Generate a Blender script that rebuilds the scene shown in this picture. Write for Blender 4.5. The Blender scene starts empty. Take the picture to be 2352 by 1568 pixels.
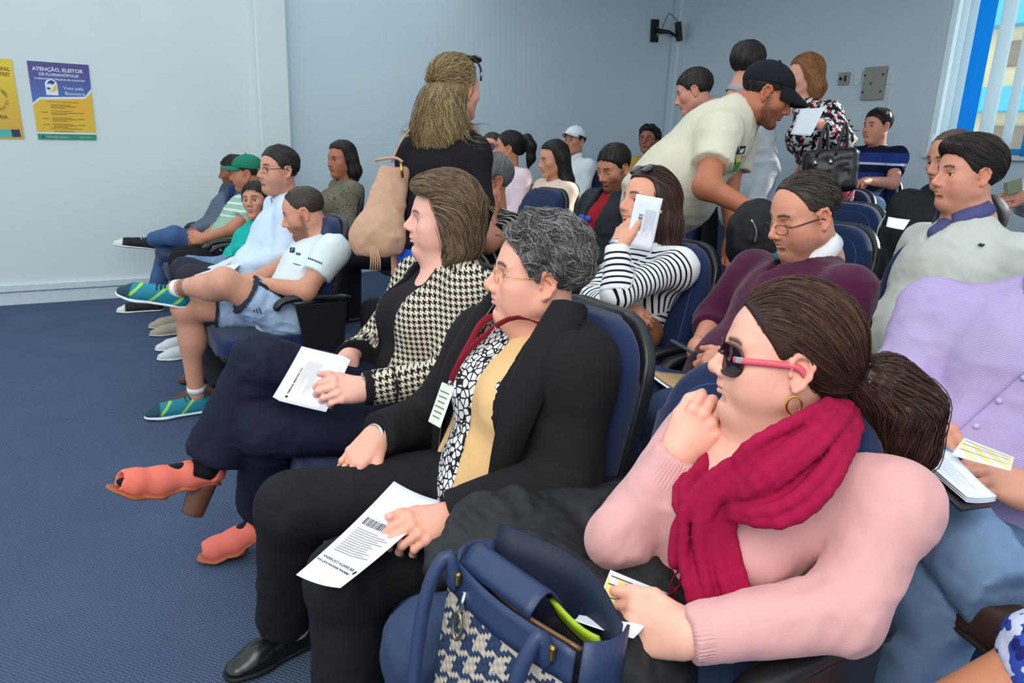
import bpy, bmesh, math, random, time
import numpy as np
from mathutils import Vector, Matrix
T0 = time.time()
random.seed(7); RNG = np.random.RandomState(7)
scene = bpy.context.scene
COL = scene.collection

# ------------------------------------------------------------------ camera
FPX, PITCH, ROLL, YAW, CAMH = 1655.0, math.radians(15.4), math.radians(2.06), math.radians(31.0), 1.36
def unit(v):
    v = np.asarray(v, float); return v/np.linalg.norm(v)
_view = np.array([math.sin(YAW)*math.cos(PITCH), math.cos(YAW)*math.cos(PITCH), -math.sin(PITCH)])
_r0 = np.array([math.cos(YAW), -math.sin(YAW), 0.0]); _u0 = np.cross(_r0, _view)
_right = math.cos(ROLL)*_r0+math.sin(ROLL)*_u0; _up = np.cross(_right, _view)
CAM = np.array([0, 0, CAMH])
cd = bpy.data.cameras.new('camera'); cam = bpy.data.objects.new('camera', cd); COL.objects.link(cam)
cd.sensor_width = 36.0; cd.sensor_fit = 'HORIZONTAL'; cd.lens = FPX/2352*36; cd.clip_start = 0.05
cam.matrix_world = Matrix(((_right[0], _up[0], -_view[0], CAM[0]), (_right[1], _up[1], -_view[1], CAM[1]),
                           (_right[2], _up[2], -_view[2], CAM[2]), (0, 0, 0, 1)))
scene.camera = cam
def ray(px, py): return _view+_right*(px-1176)/FPX-_up*(py-784)/FPX
def atY(px, py, Y):                       # point seen at a pixel, on the lengthwise plane y = Y of a sitter
    d = ray(px, py); return CAM+d*(Y/d[1])
def atX(px, py, X):
    d = ray(px, py); return CAM+d*(X/d[0])
def atZ(px, py, Z):
    d = ray(px, py); return CAM+d*((Z-CAMH)/d[2])
def atD(px, py, D): return CAM+ray(px, py)*D
def pix(P):
    d = np.asarray(P, float)-CAM; z = d@_view
    return 1176+FPX*(d@_right)/z, 784-FPX*(d@_up)/z, z

# ------------------------------------------------------------------ world, light, exposure
scene.view_settings.view_transform = 'Standard'; scene.view_settings.look = 'None'
scene.view_settings.exposure = 0.5; scene.view_settings.gamma = 1.0; scene.view_settings.use_curve_mapping = False
w = bpy.data.worlds.new('world'); scene.world = w; w.use_nodes = True
w.node_tree.nodes['Background'].inputs[0].default_value = (0.80, 0.92, 1.0, 1)
w.node_tree.nodes['Background'].inputs[1].default_value = 1.02
def add_light(name, kind, loc, target, energy, color, **kw):
    l = bpy.data.lights.new(name, kind); l.energy = energy; l.color = color
    for k, v in kw.items(): setattr(l, k, v)
    o = bpy.data.objects.new(name, l); COL.objects.link(o); o.location = loc
    o.rotation_euler = (Vector(target)-Vector(loc)).to_track_quat('-Z', 'Y').to_euler(); return o
add_light('sun', 'SUN', (12, -1.5, 6.0), (1.2, 1.6, 0.6), 6.5, (1.0, 0.95, 0.86), angle=math.radians(1.2))
add_light('bounce_fill_light', 'AREA', (-0.7, -0.3, 2.7), (0.8, 2.2, 0.7), 38, (1.0, 0.92, 0.83), shape='RECTANGLE', size=1.6, size_y=1.6)  # added soft fill above and behind the camera, standing in for bounced flash

# ------------------------------------------------------------------ shader expressions
class X_:
    def __init__(s, nt, so): s.nt = nt; s.so = so
    def _m(s, op, *a):
        n = s.nt.nodes.new('ShaderNodeMath'); n.operation = op
        for i, v in enumerate((s,)+a):
            if isinstance(v, X_): s.nt.links.new(v.so, n.inputs[i])
            else: n.inputs[i].default_value = v
        return X_(s.nt, n.outputs[0])
    def __add__(s, o): return s._m('ADD', o)
    def __radd__(s, o): return s._m('ADD', o)
    def __sub__(s, o): return s._m('SUBTRACT', o)
    def __rsub__(s, o): return (s*-1.0)+o
    def __mul__(s, o): return s._m('MULTIPLY', o)
    def __rmul__(s, o): return s._m('MULTIPLY', o)
    def __truediv__(s, o): return s._m('DIVIDE', o)
    def floor(s): return s._m('FLOOR')
    def fract(s): return s._m('FRACT')
    def abs(s): return s._m('ABSOLUTE')
    def sin(s): return s._m('SINE')
    def mod(s, o): return s._m('FLOORED_MODULO', o)
    def lt(s, o): return s._m('LESS_THAN', o)
    def gt(s, o): return s._m('GREATER_THAN', o)
    def pow(s, o): return s._m('POWER', o)
    def max(s, o): return s._m('MAXIMUM', o)
    def min(s, o): return s._m('MINIMUM', o)
class G_:
    def __init__(s, mat):
        s.mat = mat; s.nt = mat.node_tree; s.b = s.nt.nodes['Principled BSDF']
    def node(s, t, **kw):
        n = s.nt.nodes.new(t)
        for k, v in kw.items(): setattr(n, k, v)
        return n
    def link(s, a, b): s.nt.links.new(a.so if isinstance(a, X_) else a, b)
    def obj(s): return s.node('ShaderNodeTexCoord').outputs['Object']
    def attr(s, name): return s.node('ShaderNodeAttribute', attribute_name=name)
    def xyz(s, sock):
        n = s.node('ShaderNodeSeparateXYZ'); s.link(sock, n.inputs[0]); return [X_(s.nt, o) for o in n.outputs]
    def noise(s, vec, scale, detail=2.0, rough=0.5, out='Fac', stretch=None):
        if stretch:
            m = s.node('ShaderNodeMapping'); m.inputs['Scale'].default_value = stretch; s.link(vec, m.inputs[0]); vec = m.outputs[0]
        n = s.node('ShaderNodeTexNoise'); n.inputs['Scale'].default_value = scale; n.inputs['Detail'].default_value = detail
        n.inputs['Roughness'].default_value = rough; s.link(vec, n.inputs['Vector']); return X_(s.nt, n.outputs[out])
    def voronoi(s, vec, scale, feature='F1', out='Distance'):
        n = s.node('ShaderNodeTexVoronoi', feature=feature); n.inputs['Scale'].default_value = scale; s.link(vec, n.inputs['Vector'])
        return X_(s.nt, n.outputs[out])
    def mix(s, fac, a, b, blend='MIX'):
        n = s.node('ShaderNodeMix', data_type='RGBA', blend_type=blend)
        ins = (n.inputs[0], n.inputs[6], n.inputs[7])
        for i, v in zip(ins, (fac, a, b)):
            if isinstance(v, X_): s.link(v.so, i)
            elif isinstance(v, bpy.types.NodeSocket): s.link(v, i)
            elif isinstance(v, (int, float)): i.default_value = v
            else: i.default_value = (*v[:3], 1)
        return n.outputs[2]
    def color(s, c):
        if isinstance(c, (tuple, list)): s.b.inputs['Base Color'].default_value = (*c[:3], 1)
        else: s.link(c, s.b.inputs['Base Color'])
    def bump(s, h, strength=0.3, dist=0.01):
        n = s.node('ShaderNodeBump'); n.inputs['Strength'].default_value = strength; n.inputs['Distance'].default_value = dist
        s.link(h, n.inputs['Height']); s.link(n.outputs[0], s.b.inputs['Normal'])
    def set(s, **kw):
        for k, v in kw.items(): s.b.inputs[k.replace('_', ' ')].default_value = v
def newmat(name, rough=0.7, spec=0.3, metal=0.0):
    m = bpy.data.materials.new(name); m.use_nodes = True; g = G_(m)
    g.b.inputs['Roughness'].default_value = rough; g.b.inputs['Specular IOR Level'].default_value = spec; g.b.inputs['Metallic'].default_value = metal
    return m, g
_MC = {}
def S(r, g, b):                            # 8 bit display colour -> linear
    return tuple(((c/255+0.055)/1.055)**2.4 if c > 10.3 else c/255/12.92 for c in (r, g, b))
def plain(name, col, rough=0.6, spec=0.3, metal=0.0, var=0.06, scale=30.0, bump=0.0, bscale=300.0, coat=0.0):
    if name in _MC: return _MC[name]
    m, g = newmat(name, rough, spec, metal)
    v = g.noise(g.obj(), scale, 3)
    dk = tuple(c*(1-2*var) for c in col); lt = tuple(min(1, c*(1+2*var)) for c in col)
    g.color(g.mix(v, dk, lt))
    if bump: g.bump(g.noise(g.obj(), bscale, 2), bump, 0.002)
    if coat: g.set(Coat_Weight=coat)
    _MC[name] = m; return m
def fabric(name, col, rough=0.85, weave=900.0, var=0.08, bump=0.25, sheen=0.0, fold=0.0, col2=None):
    if name in _MC: return _MC[name]
    m, g = newmat(name, rough, 0.2); o = g.obj()
    n1 = g.noise(o, 14.0, 4); n2 = g.noise(o, weave, 1)
    dk = tuple(c*(1-2*var) for c in (col2 or col)); lt = tuple(min(1, c*(1+2*var)) for c in col)
    g.color(g.mix(n1*0.6+n2*0.4, dk, lt))
    h = n2*0.25+g.noise(o, 28.0, 3, 0.6)*fold
    g.bump(h, bump, 0.004)
    if sheen: g.set(Sheen_Weight=sheen)
    _MC[name] = m; return m

# ------------------------------------------------------------------ objects
def tag(o, label, cat, group=None):
    o['label'] = label; o['category'] = cat
    if group: o['group'] = group
    return o
def empty(name, loc=(0, 0, 0)):
    o = bpy.data.objects.new(name, None); COL.objects.link(o); o.location = [float(v) for v in loc]; o.empty_display_size = 0.05; return o
def mesh_from(name, V, polys, mat=None, cols=None, uvw=None, smooth=True):
    """polys: list of int arrays (n,k)"""
    me = bpy.data.meshes.new(name); V = np.asarray(V, np.float32)
    me.vertices.add(len(V)); me.vertices.foreach_set('co', V.ravel())
    loops = np.concatenate([p.ravel() for p in polys]).astype(np.int32)
    sizes = np.concatenate([np.full(len(p), p.shape[1], np.int32) for p in polys])
    starts = np.concatenate([[0], np.cumsum(sizes)[:-1]]).astype(np.int32)
    me.loops.add(len(loops)); me.loops.foreach_set('vertex_index', loops)
    me.polygons.add(len(sizes)); me.polygons.foreach_set('loop_start', starts)
    me.update(calc_edges=True); me.validate()
    me.polygons.foreach_set('use_smooth', np.full(len(me.polygons), smooth))
    if cols is not None:
        a = me.attributes.new('Col', 'FLOAT_COLOR', 'POINT')
        c4 = np.ones((len(V), 4), np.float32); c4[:, :3] = cols; a.data.foreach_set('color', c4.ravel())
    if uvw is not None:
        a = me.attributes.new('UVW', 'FLOAT_VECTOR', 'POINT'); a.data.foreach_set('vector', np.asarray(uvw, np.float32).ravel())
    if mat: me.materials.append(mat)
    me.update(); return me
def link(name, me, parent=None, loc=None):
    o = bpy.data.objects.new(name, me); COL.objects.link(o)
    if parent is not None:
        o.parent = parent
        if loc is None:                     # world-space meshes keep their place
            loc = Vector((0, 0, 0)); q = parent
            while q is not None: loc -= Vector(q.location); q = q.parent
        o.location = loc
    elif loc is not None: o.location = loc
    return o
class Part:                                # gathers pieces (V, polys, cols, uvw) into ONE mesh
    def __init__(s): s.V = []; s.P = []; s.C = []; s.U = []; s.n = 0
    def add(s, V, polys, col=None, uvw=None):
        V = np.asarray(V, float)
        if len(V) == 0: return s
        s.V.append(V); s.P += [np.asarray(p)+s.n for p in polys if len(p)]; s.n += len(V)
        c = np.zeros((len(V), 3)); c[:] = (0.5, 0.5, 0.5) if col is None else col; s.C.append(c)
        u = np.zeros((len(V), 3))
        if uvw is not None: u[:] = uvw
        s.U.append(u); return s
    def obj(s, name, mat, parent=None, smooth=True, loc=None):
        return link(name, mesh_from(name, np.concatenate(s.V), s.P, mat, np.concatenate(s.C), np.concatenate(s.U), smooth), parent, loc)

# ------------------------------------------------------------------ hard-surface helpers
def basis(fwd, up):
    x = unit(fwd); up = np.asarray(up, float); z = unit(up-x*(up@x)); y = np.cross(z, x); return np.array([x, y, z]).T
def rbox(size, bev=0.01, seg=2, M=None, loc=(0, 0, 0)):
    bm = bmesh.new(); bmesh.ops.create_cube(bm, size=1.0)
    for v in bm.verts: v.co = Vector((v.co.x*size[0], v.co.y*size[1], v.co.z*size[2]))
    if bev: bmesh.ops.bevel(bm, geom=list(bm.edges), offset=bev, segments=seg, affect='EDGES', profile=0.5)
    return from_bm(bm, M, loc)
def from_bm(bm, M=None, loc=(0, 0, 0)):
    bm.verts.index_update(); V = np.array([v.co[:] for v in bm.verts]).reshape(-1, 3)
    d = {}
    for f in bm.faces: d.setdefault(len(f.verts), []).append([v.index for v in f.verts])
    bm.free()
    if M is not None: V = V@np.asarray(M).T
    return V+np.asarray(loc, float), [np.array(p) for p in d.values()]
def tube(pts, rad, n=8, closed=False, cap=True, flat=None, up=None):
    """tube through pts; rad scalar or per point; flat=(ra, rb) ratio with up direction"""
    P = np.asarray(pts, float); m = len(P); r = np.broadcast_to(np.asarray(rad, float), (m,))
    if closed: tn = np.roll(P, -1, 0)-np.roll(P, 1, 0)
    else: tn = np.gradient(P, axis=0)
    tn /= np.linalg.norm(tn, axis=1)[:, None]+1e-12
    u = np.asarray(up if up is not None else ((0, 0, 1) if abs(tn[0][2]) < 0.9 else (1, 0, 0)), float)
    V = []
    for i in range(m):
        a = u-tn[i]*(u@tn[i]); a /= np.linalg.norm(a)+1e-12; b = np.cross(tn[i], a)
        if up is None: u = a
        fa, fb = flat if flat else (1, 1)
        for k in range(n):
            t = 2*math.pi*k/n; V.append(P[i]+r[i]*(a*math.cos(t)*fa+b*math.sin(t)*fb))
    F = []
    for i in range(m if closed else m-1):
        for k in range(n):
            j = (i+1) % m; F.append((i*n+k, i*n+(k+1) % n, j*n+(k+1) % n, j*n+k))
    polys = [np.array(F)]
    if cap and not closed: polys += [np.array([list(range(n))[::-1]]), np.array([[(m-1)*n+k for k in range(n)]])]
    return np.array(V), polys
def spline(pts, n=24, closed=False):
    P = np.asarray(pts, float); m = len(P); out = []
    segs = m if closed else m-1
    for i in range(segs):
        if closed: p0, p1, p2, p3 = P[(i-1) % m], P[i], P[(i+1) % m], P[(i+2) % m]
        else: p0, p1, p2, p3 = P[max(i-1, 0)], P[i], P[i+1], P[min(i+2, m-1)]
        k = max(2, n//segs)
        for j in range(k):
            t = j/k; out.append(0.5*((2*p1)+(-p0+p2)*t+(2*p0-5*p1+4*p2-p3)*t*t+(-p0+3*p1-3*p2+p3)*t**3))
    if not closed: out.append(P[-1])
    return np.array(out)
def sheet(G, thick=0.0, normal=None):
    """grid of points (n,m,3) -> surface, optionally given thickness"""
    G = np.asarray(G, float); n, m = G.shape[:2]; V = G.reshape(-1, 3); F = []
    for i in range(n-1):
        for j in range(m-1): F.append((i*m+j, (i+1)*m+j, (i+1)*m+j+1, i*m+j+1))
    F = np.array(F)
    if not thick: return V, [F]
    du = np.gradient(G, axis=0); dv = np.gradient(G, axis=1); N = np.cross(du, dv); N /= np.linalg.norm(N, axis=2)[..., None]+1e-12
    V2 = (G+N*thick).reshape(-1, 3); k = n*m; E = []
    per = [(i, 0) for i in range(n)]+[(n-1, j) for j in range(1, m)]+[(i, m-1) for i in range(n-2, -1, -1)]+[(0, j) for j in range(m-2, 0, -1)]
    ids = [i*m+j for i, j in per]
    for a, b in zip(ids, ids[1:]+ids[:1]): E.append((a, b, b+k, a+k))
    return np.concatenate([V, V2]), [F[:, ::-1], F+k, np.array(E)]
def text_mesh(s, size, M, loc, align='LEFT', bold=0.0):
    cu = bpy.data.curves.new('txt', 'FONT'); cu.body = s; cu.size = size; cu.align_x = align; cu.resolution_u = 2; cu.offset = bold
    o = bpy.data.objects.new('txt', cu); COL.objects.link(o)
    dg = bpy.context.evaluated_depsgraph_get(); me = bpy.data.meshes.new_from_object(o.evaluated_get(dg))
    V = np.array([v.co[:] for v in me.vertices]).reshape(-1, 3); d = {}
    for p in me.polygons: d.setdefault(len(p.vertices), []).append(list(p.vertices))
    bpy.data.objects.remove(o); bpy.data.curves.remove(cu); bpy.data.meshes.remove(me)
    return (V@np.asarray(M).T+np.asarray(loc), [np.array(p) for p in d.values()]) if len(V) else (np.zeros((0, 3)), [])
# ------------------------------------------------------------------ implicit surfaces
def vnoise(P, seed=0):                     # smooth value noise in [-1,1]
    P = np.asarray(P, float); i = np.floor(P).astype(np.int64); f = P-i; u = f*f*(3-2*f); out = 0
    def h(x, y, z):
        n = (x*374761393+y*668265263+z*1274126177+seed*974634777) & 0xffffffff
        n = ((n ^ (n >> 13))*1274126177) & 0xffffffff; n = n ^ (n >> 16); return (n & 0xffff)/32767.5-1
    for a in (0, 1):
        for b in (0, 1):
            for c in (0, 1):
                wgt = (u[:, 0] if a else 1-u[:, 0])*(u[:, 1] if b else 1-u[:, 1])*(u[:, 2] if c else 1-u[:, 2])
                out = out+wgt*h(i[:, 0]+a, i[:, 1]+b, i[:, 2]+c)
    return out
class Field:
    def __init__(s): s.ops = []; s.lo = np.full(3, 9e9); s.hi = np.full(3, -9e9)
    def _box(s, lo, hi, mode):
        if mode == 'u': s.lo = np.minimum(s.lo, lo); s.hi = np.maximum(s.hi, hi)
    def cone(s, a, b, ra, rb, k=0.02, mode='u', flat=None, capa=False, capb=False):
        a = np.asarray(a, float); b = np.asarray(b, float); R = max(ra, rb)*(1.0 if flat is None else max(1, flat[1]))
        lo = np.minimum(a, b)-R; hi = np.maximum(a, b)+R
        s.ops.append(('c', mode, k, lo, hi, (a, b, ra, rb, flat, capa, capb))); s._box(lo, hi, mode); return s
    def chain(s, pts, rad, k=0.02, mode='u', flat=None, capa=False, capb=False):
        n = len(pts)
        for i in range(n-1): s.cone(pts[i], pts[i+1], rad[i], rad[i+1], k if i == 0 else min(k, 0.03), mode, flat, capa and i == 0, capb and i == n-2)
        return s
    def ell(s, c, r, R=None, k=0.02, mode='u'):
        c = np.asarray(c, float); r = np.asarray(r, float)*np.ones(3); R = np.eye(3) if R is None else np.asarray(R, float)
        e = np.sqrt(((R*r)**2).sum(1)); s.ops.append(('e', mode, k, c-e, c+e, (c, r, R))); s._box(c-e, c+e, mode); return s
    def box(s, c, half, R=None, rad=0.01, k=0.01, mode='u'):
        c = np.asarray(c, float); half = np.asarray(half, float); R = np.eye(3) if R is None else np.asarray(R, float)
        e = np.abs(R)@half; s.ops.append(('b', mode, k, c-e, c+e, (c, half, R, rad))); s._box(c-e, c+e, mode); return s
    def fn(s, f, mode='s', k=0.004):       # f(x,y,z)->distance, over the whole grid
        s.ops.append(('f', mode, k, None, None, f)); return s
    def grid(s, h, pad=None, lo=None, hi=None):
        lo = s.lo if lo is None else np.asarray(lo, float); hi = s.hi if hi is None else np.asarray(hi, float)
        pad = 3*h if pad is None else pad; lo = lo-pad; hi = hi+pad
        n = np.maximum(4, np.ceil((hi-lo)/h).astype(int)+1); ax = [lo[i]+h*np.arange(n[i]) for i in range(3)]
        D = np.full(n, 1.0, np.float32)
        for t, mode, k, bl, bh, pr in s.ops:
            if t == 'f':
                x, y, z = np.meshgrid(*ax, indexing='ij', sparse=True); d = pr(x, y, z).astype(np.float32); sl = (slice(None),)*3
            else:
                m = k+2.5*h
                i0 = [int(np.clip(np.floor((bl[i]-m-lo[i])/h), 0, n[i])) for i in range(3)]; i1 = [int(np.clip(np.ceil((bh[i]+m-lo[i])/h)+1, 0, n[i])) for i in range(3)]
                if min(i1[i]-i0[i] for i in range(3)) <= 0: continue
                sl = tuple(slice(i0[i], i1[i]) for i in range(3))
                x = ax[0][sl[0]][:, None, None].astype(np.float32); y = ax[1][sl[1]][None, :, None].astype(np.float32); z = ax[2][sl[2]][None, None, :].astype(np.float32)
                if t == 'c':
                    a, b, ra, rb, flat, ca, cb = pr; ba = b-a; l2 = max(ba@ba, 1e-12)
                    px, py, pz = x-np.float32(a[0]), y-np.float32(a[1]), z-np.float32(a[2])
                    tt = (px*ba[0]+py*ba[1]+pz*ba[2])/l2; tc = np.clip(tt, 0, 1)
                    qx, qy, qz = px-ba[0]*tc, py-ba[1]*tc, pz-ba[2]*tc; q2 = qx*qx+qy*qy+qz*qz
                    if flat is not None:
                        fv, ff = flat; qn = qx*fv[0]+qy*fv[1]+qz*fv[2]; q2 = q2+(1/ff**2-1)*qn*qn
                        d = (np.sqrt(np.maximum(q2, 0))-(ra+(rb-ra)*tc))*min(1.0, ff)
                    else: d = np.sqrt(q2)-(ra+(rb-ra)*tc)
                    L = math.sqrt(l2)
                    if ca: d = np.maximum(d, -tt*L)
                    if cb: d = np.maximum(d, (tt-1)*L)
                elif t == 'e':
                    c, r, R = pr; px, py, pz = x-np.float32(c[0]), y-np.float32(c[1]), z-np.float32(c[2])
                    k0 = 0; k1 = 0
                    for i in range(3):
                        q = px*R[0, i]+py*R[1, i]+pz*R[2, i]; k0 = k0+(q/r[i])**2; k1 = k1+(q/r[i]**2)**2
                    k0 = np.sqrt(k0); k1 = np.sqrt(k1)+1e-9; d = k0*(k0-1)/k1
                else:
                    c, half, R, rad = pr; px, py, pz = x-np.float32(c[0]), y-np.float32(c[1]), z-np.float32(c[2]); o2 = 0; mx = -9
                    for i in range(3):
                        q = np.abs(px*R[0, i]+py*R[1, i]+pz*R[2, i])-(half[i]-rad); o2 = o2+np.maximum(q, 0)**2; mx = np.maximum(mx, q)
                    d = np.sqrt(o2)+np.minimum(mx, 0)-rad
            A = D[sl]
            if mode == 'u': hh = np.maximum(k-np.abs(A-d), 0)/k; D[sl] = np.minimum(A, d)-hh*hh*k*0.25
            elif mode == 's': d = -d; hh = np.maximum(k-np.abs(A-d), 0)/k; D[sl] = np.maximum(A, d)+hh*hh*k*0.25
            elif mode == 'i': hh = np.maximum(k-np.abs(A-d), 0)/k; D[sl] = np.maximum(A, d)+hh*hh*k*0.25
            elif mode == 'd': D[sl] = A+d
        for i in range(3):
            sl = [slice(None)]*3; sl[i] = 0; D[tuple(sl)] = np.maximum(D[tuple(sl)], 1e-4); sl[i] = -1; D[tuple(sl)] = np.maximum(D[tuple(sl)], 1e-4)
        return D, lo, h
    def mesh(s, h, **kw):
        D, lo, h = s.grid(h, **kw); return nets(D, lo, h)
_E = [(a, b) for a in range(8) for b in range(a+1, 8) if bin(a ^ b).count('1') == 1]
_O = np.array([[(c >> 0) & 1, (c >> 1) & 1, (c >> 2) & 1] for c in range(8)])
def nets(D, lo, h):
    Sg = D < 0; c = np.zeros(tuple(np.array(D.shape)-1), np.int8); n = D.shape
    for o in _O: c += Sg[o[0]:n[0]-1+o[0], o[1]:n[1]-1+o[1], o[2]:n[2]-1+o[2]]
    act = (c > 0) & (c < 8); ii = np.argwhere(act); idx = np.full(act.shape, -1, np.int32); idx[act] = np.arange(len(ii))
    if len(ii) == 0: return np.zeros((0, 3)), [np.zeros((0, 4), int)]
    vals = [D[ii[:, 0]+o[0], ii[:, 1]+o[1], ii[:, 2]+o[2]] for o in _O]
    acc = np.zeros((len(ii), 3)); cnt = np.zeros(len(ii))
    for a, b in _E:
        v0, v1 = vals[a], vals[b]; m = (v0 < 0) != (v1 < 0); t = np.where(m, v0/np.where(m, v0-v1, 1), 0)
        acc += m[:, None]*(_O[a]+t[:, None]*(_O[b]-_O[a])); cnt += m
    V = lo+h*(ii+acc/cnt[:, None]); F = []
    for ax in range(3):
        u, v = (ax+1) % 3, (ax+2) % 3
        s0 = [slice(1, -1)]*3; s0[ax] = slice(0, -1); s1 = list(s0); s1[ax] = slice(1, None)
        A = Sg[tuple(s0)]; B = Sg[tuple(s1)]; e = np.argwhere(A != B)
        if len(e) == 0: continue
        base = e.copy(); base[:, u] += 1; base[:, v] += 1
        sgn = A[e[:, 0], e[:, 1], e[:, 2]]
        def cell(du, dv):
            q = base.copy(); q[:, u] += du; q[:, v] += dv; return idx[q[:, 0], q[:, 1], q[:, 2]]
        q = np.stack([cell(-1, -1), cell(0, -1), cell(0, 0), cell(-1, 0)], 1)
        q[~sgn] = q[~sgn][:, ::-1]; F.append(q)
    F = np.concatenate(F); return V, [F[(F >= 0).all(1)]]
def vnormals(V, F):
    a, b, c, d = (V[F[:, i]] for i in range(4)); N = np.cross(c-a, d-b); out = np.zeros_like(V)
    for i in range(4):
        for j in range(3): out[:, j] += np.bincount(F[:, i], N[:, j], len(V))
    return out/(np.linalg.norm(out, axis=1)[:, None]+1e-12)
def relax(V, F, it=1, lam=0.5):
    for _ in range(it):
        acc = np.zeros_like(V); cnt = np.zeros(len(V))
        for i in range(4):
            j = (i+1) % 4
            for k in range(3): acc[:, k] += np.bincount(F[:, i], V[F[:, j], k], len(V))
            cnt += np.bincount(F[:, i], minlength=len(V))
        V = V*(1-lam)+lam*acc/np.maximum(cnt, 1)[:, None]
    return V
def wrinkle(V, F, amp, freq, creases=(), axis=None, seed=0, base=0.25):
    """cloth folds: ridged noise along the normals, stronger around the crease points [(point, radius, gain)]"""
    N = vnormals(V, F); P = V*freq
    if axis is not None:                   # folds run along 'axis'
        a = unit(axis); t = V@a; P = (V-np.outer(t, a)*0.72)*freq
    P = P+0.35*np.stack([vnoise(P*0.7, seed+i) for i in range(3)], 1)
    r = vnoise(P, seed+5); r2 = vnoise(P*2.1+7, seed+6); f = (1-2*np.abs(r))*0.7+(1-2*np.abs(r2))*0.3
    g = np.full(len(V), base)
    for c, rad, gain in creases: g = np.maximum(g, gain*np.exp(-((V-np.asarray(c))**2).sum(1)/rad**2))
    return V+N*(amp*f*g)[:, None]
def sample(D, lo, h, P):                   # trilinear
    q = (P-lo)/h; n = np.array(D.shape); i = np.clip(np.floor(q).astype(int), 0, n-2); f = np.clip(q-i, 0, 1); out = 0
    for o in _O:
        wt = np.prod(np.where(o, f, 1-f), axis=1); out = out+wt*D[i[:, 0]+o[0], i[:, 1]+o[1], i[:, 2]+o[2]]
    return out
def sgrad(D, lo, h, P):
    g = np.stack([sample(D, lo, h, P+e)-sample(D, lo, h, P-e) for e in np.eye(3)*h], 1)
    return g/(np.linalg.norm(g, axis=1)[:, None]+1e-9)
def strands(D, lo, h, roots, flow, n=10, step=0.012, lift=0.0015, rad=0.0011, jit=0.15, rng=RNG, wave=0.0, taper=True, sides=3):
    """hair strands traced over the iso surface along a flow field -> thin tubes"""
    P = roots.copy(); k = len(P); path = [P.copy()]; jd = rng.normal(0, jit, (k, 3)); L = np.abs(rng.normal(0, lift, k)); ph = rng.uniform(0, 6.28, k)
    ln = rng.uniform(0.65, 1.0, k)
    bad = np.zeros(k, bool)
    for s_ in range(n):
        d = flow(P)+jd; g = sgrad(D, lo, h, P); d = d-g*(d*g).sum(1)[:, None]*0.9
        d /= np.linalg.norm(d, axis=1)[:, None]+1e-9
        if wave: d = d+np.cross(g, d)*(wave*np.sin(ph+s_*1.1))[:, None]
        P = P+d*(step*ln)[:, None]; dist = sample(D, lo, h, P); bad |= np.abs(dist) > .016; P = P-g*(np.clip(dist-L, -0.02, 0.004))[:, None]; path.append(P.copy())
    A = np.array(path)                     # (n+1,k,3)
    A[:, bad] = A[:1, bad]+(A[:, bad]-A[:1, bad])*.12
    tn = np.gradient(A, axis=0); tn /= np.linalg.norm(tn, axis=2)[..., None]+1e-12
    ref = np.array([0.31, 0.52, 0.79]); a = np.cross(tn, ref); a /= np.linalg.norm(a, axis=2)[..., None]+1e-9; b = np.cross(tn, a)
    r = rad*np.ones(n+1)
    if taper: r = rad*np.clip(np.minimum((np.arange(n+1)+0.6)/1.5, (n+0.35-np.arange(n+1))/(n*0.45)), 0.05, 1)
    V = np.stack([A+(a*math.cos(2*math.pi*q/sides)+b*math.sin(2*math.pi*q/sides))*r[:, None, None] for q in range(sides)], 2)   # (n+1,k,sides,3)
    V = V.transpose(1, 0, 2, 3).reshape(-1, 3); F = []
    i = np.arange(n)
    loc = np.concatenate([np.stack([i*sides+q, i*sides+(q+1) % sides, (i+1)*sides+(q+1) % sides, (i+1)*sides+q], 1) for q in range(sides)])
    F = (loc[None]+(np.arange(k)*(n+1)*sides)[:, None, None]).reshape(-1, 4)
    return V, [F], np.repeat(np.arange(k), (n+1)*sides)
def spread(V, k, rng=RNG): return V[rng.choice(len(V), min(k, len(V)), replace=len(V) < k)]
# ------------------------------------------------------------------ the room
YW, XW, HC = 6.72, 6.13, 3.05              # poster wall, back wall, ceiling height
ROWB = [1.06, 1.92, 2.72, 3.50, 4.30, 5.10, 5.85]      # backrest plane of each row
RISE = [0.0, 0.06, 0.11, 0.14, 0.17, 0.24, 0.27]
def floor_z(x): return float(np.interp(x, [1.15]+ROWB[1:], RISE))
def struct(name, part, mat, smooth=False):
    o = part.obj(name, mat, None, smooth); o['kind'] = 'structure'; return o
def box(x0, x1, y0, y1, z0, z1, bev=0.0):
    return rbox((x1-x0, y1-y0, z1-z0), bev, 1, None, ((x0+x1)/2, (y0+y1)/2, (z0+z1)/2))
m_wall, g = newmat('wall_paint', 0.75, 0.25); o_ = g.obj()
g.color(g.mix(g.noise(o_, 1.3, 4), S(205, 216, 214), S(222, 230, 226))); g.bump(g.noise(o_, 220, 3), 0.08, 0.003)
m_wall2, g = newmat('back_wall_paint', 0.75, 0.25); o_ = g.obj()
g.color(g.mix(g.noise(o_, 1.1, 4), S(190, 207, 216), S(204, 219, 226))); g.bump(g.noise(o_, 220, 3), 0.08, 0.003)
m_carpet, g = newmat('blue_carpet', 0.95, 0.1); o_ = g.obj(); x, y, z = g.xyz(o_)
wv = ((x*520.0+(y*260.0).sin()*0.6).sin()*(y*430.0).sin()); nz = g.noise(o_, 260, 2); big = g.noise(o_, 3.0, 3)
g.color(g.mix(nz*0.55+wv*0.22+big*0.2, S(52, 66, 92), S(106, 122, 148))); g.bump(wv*0.6+nz, 0.6, 0.006)
m_trim = plain('white_trim_paint', S(206, 216, 220), 0.5)
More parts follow.
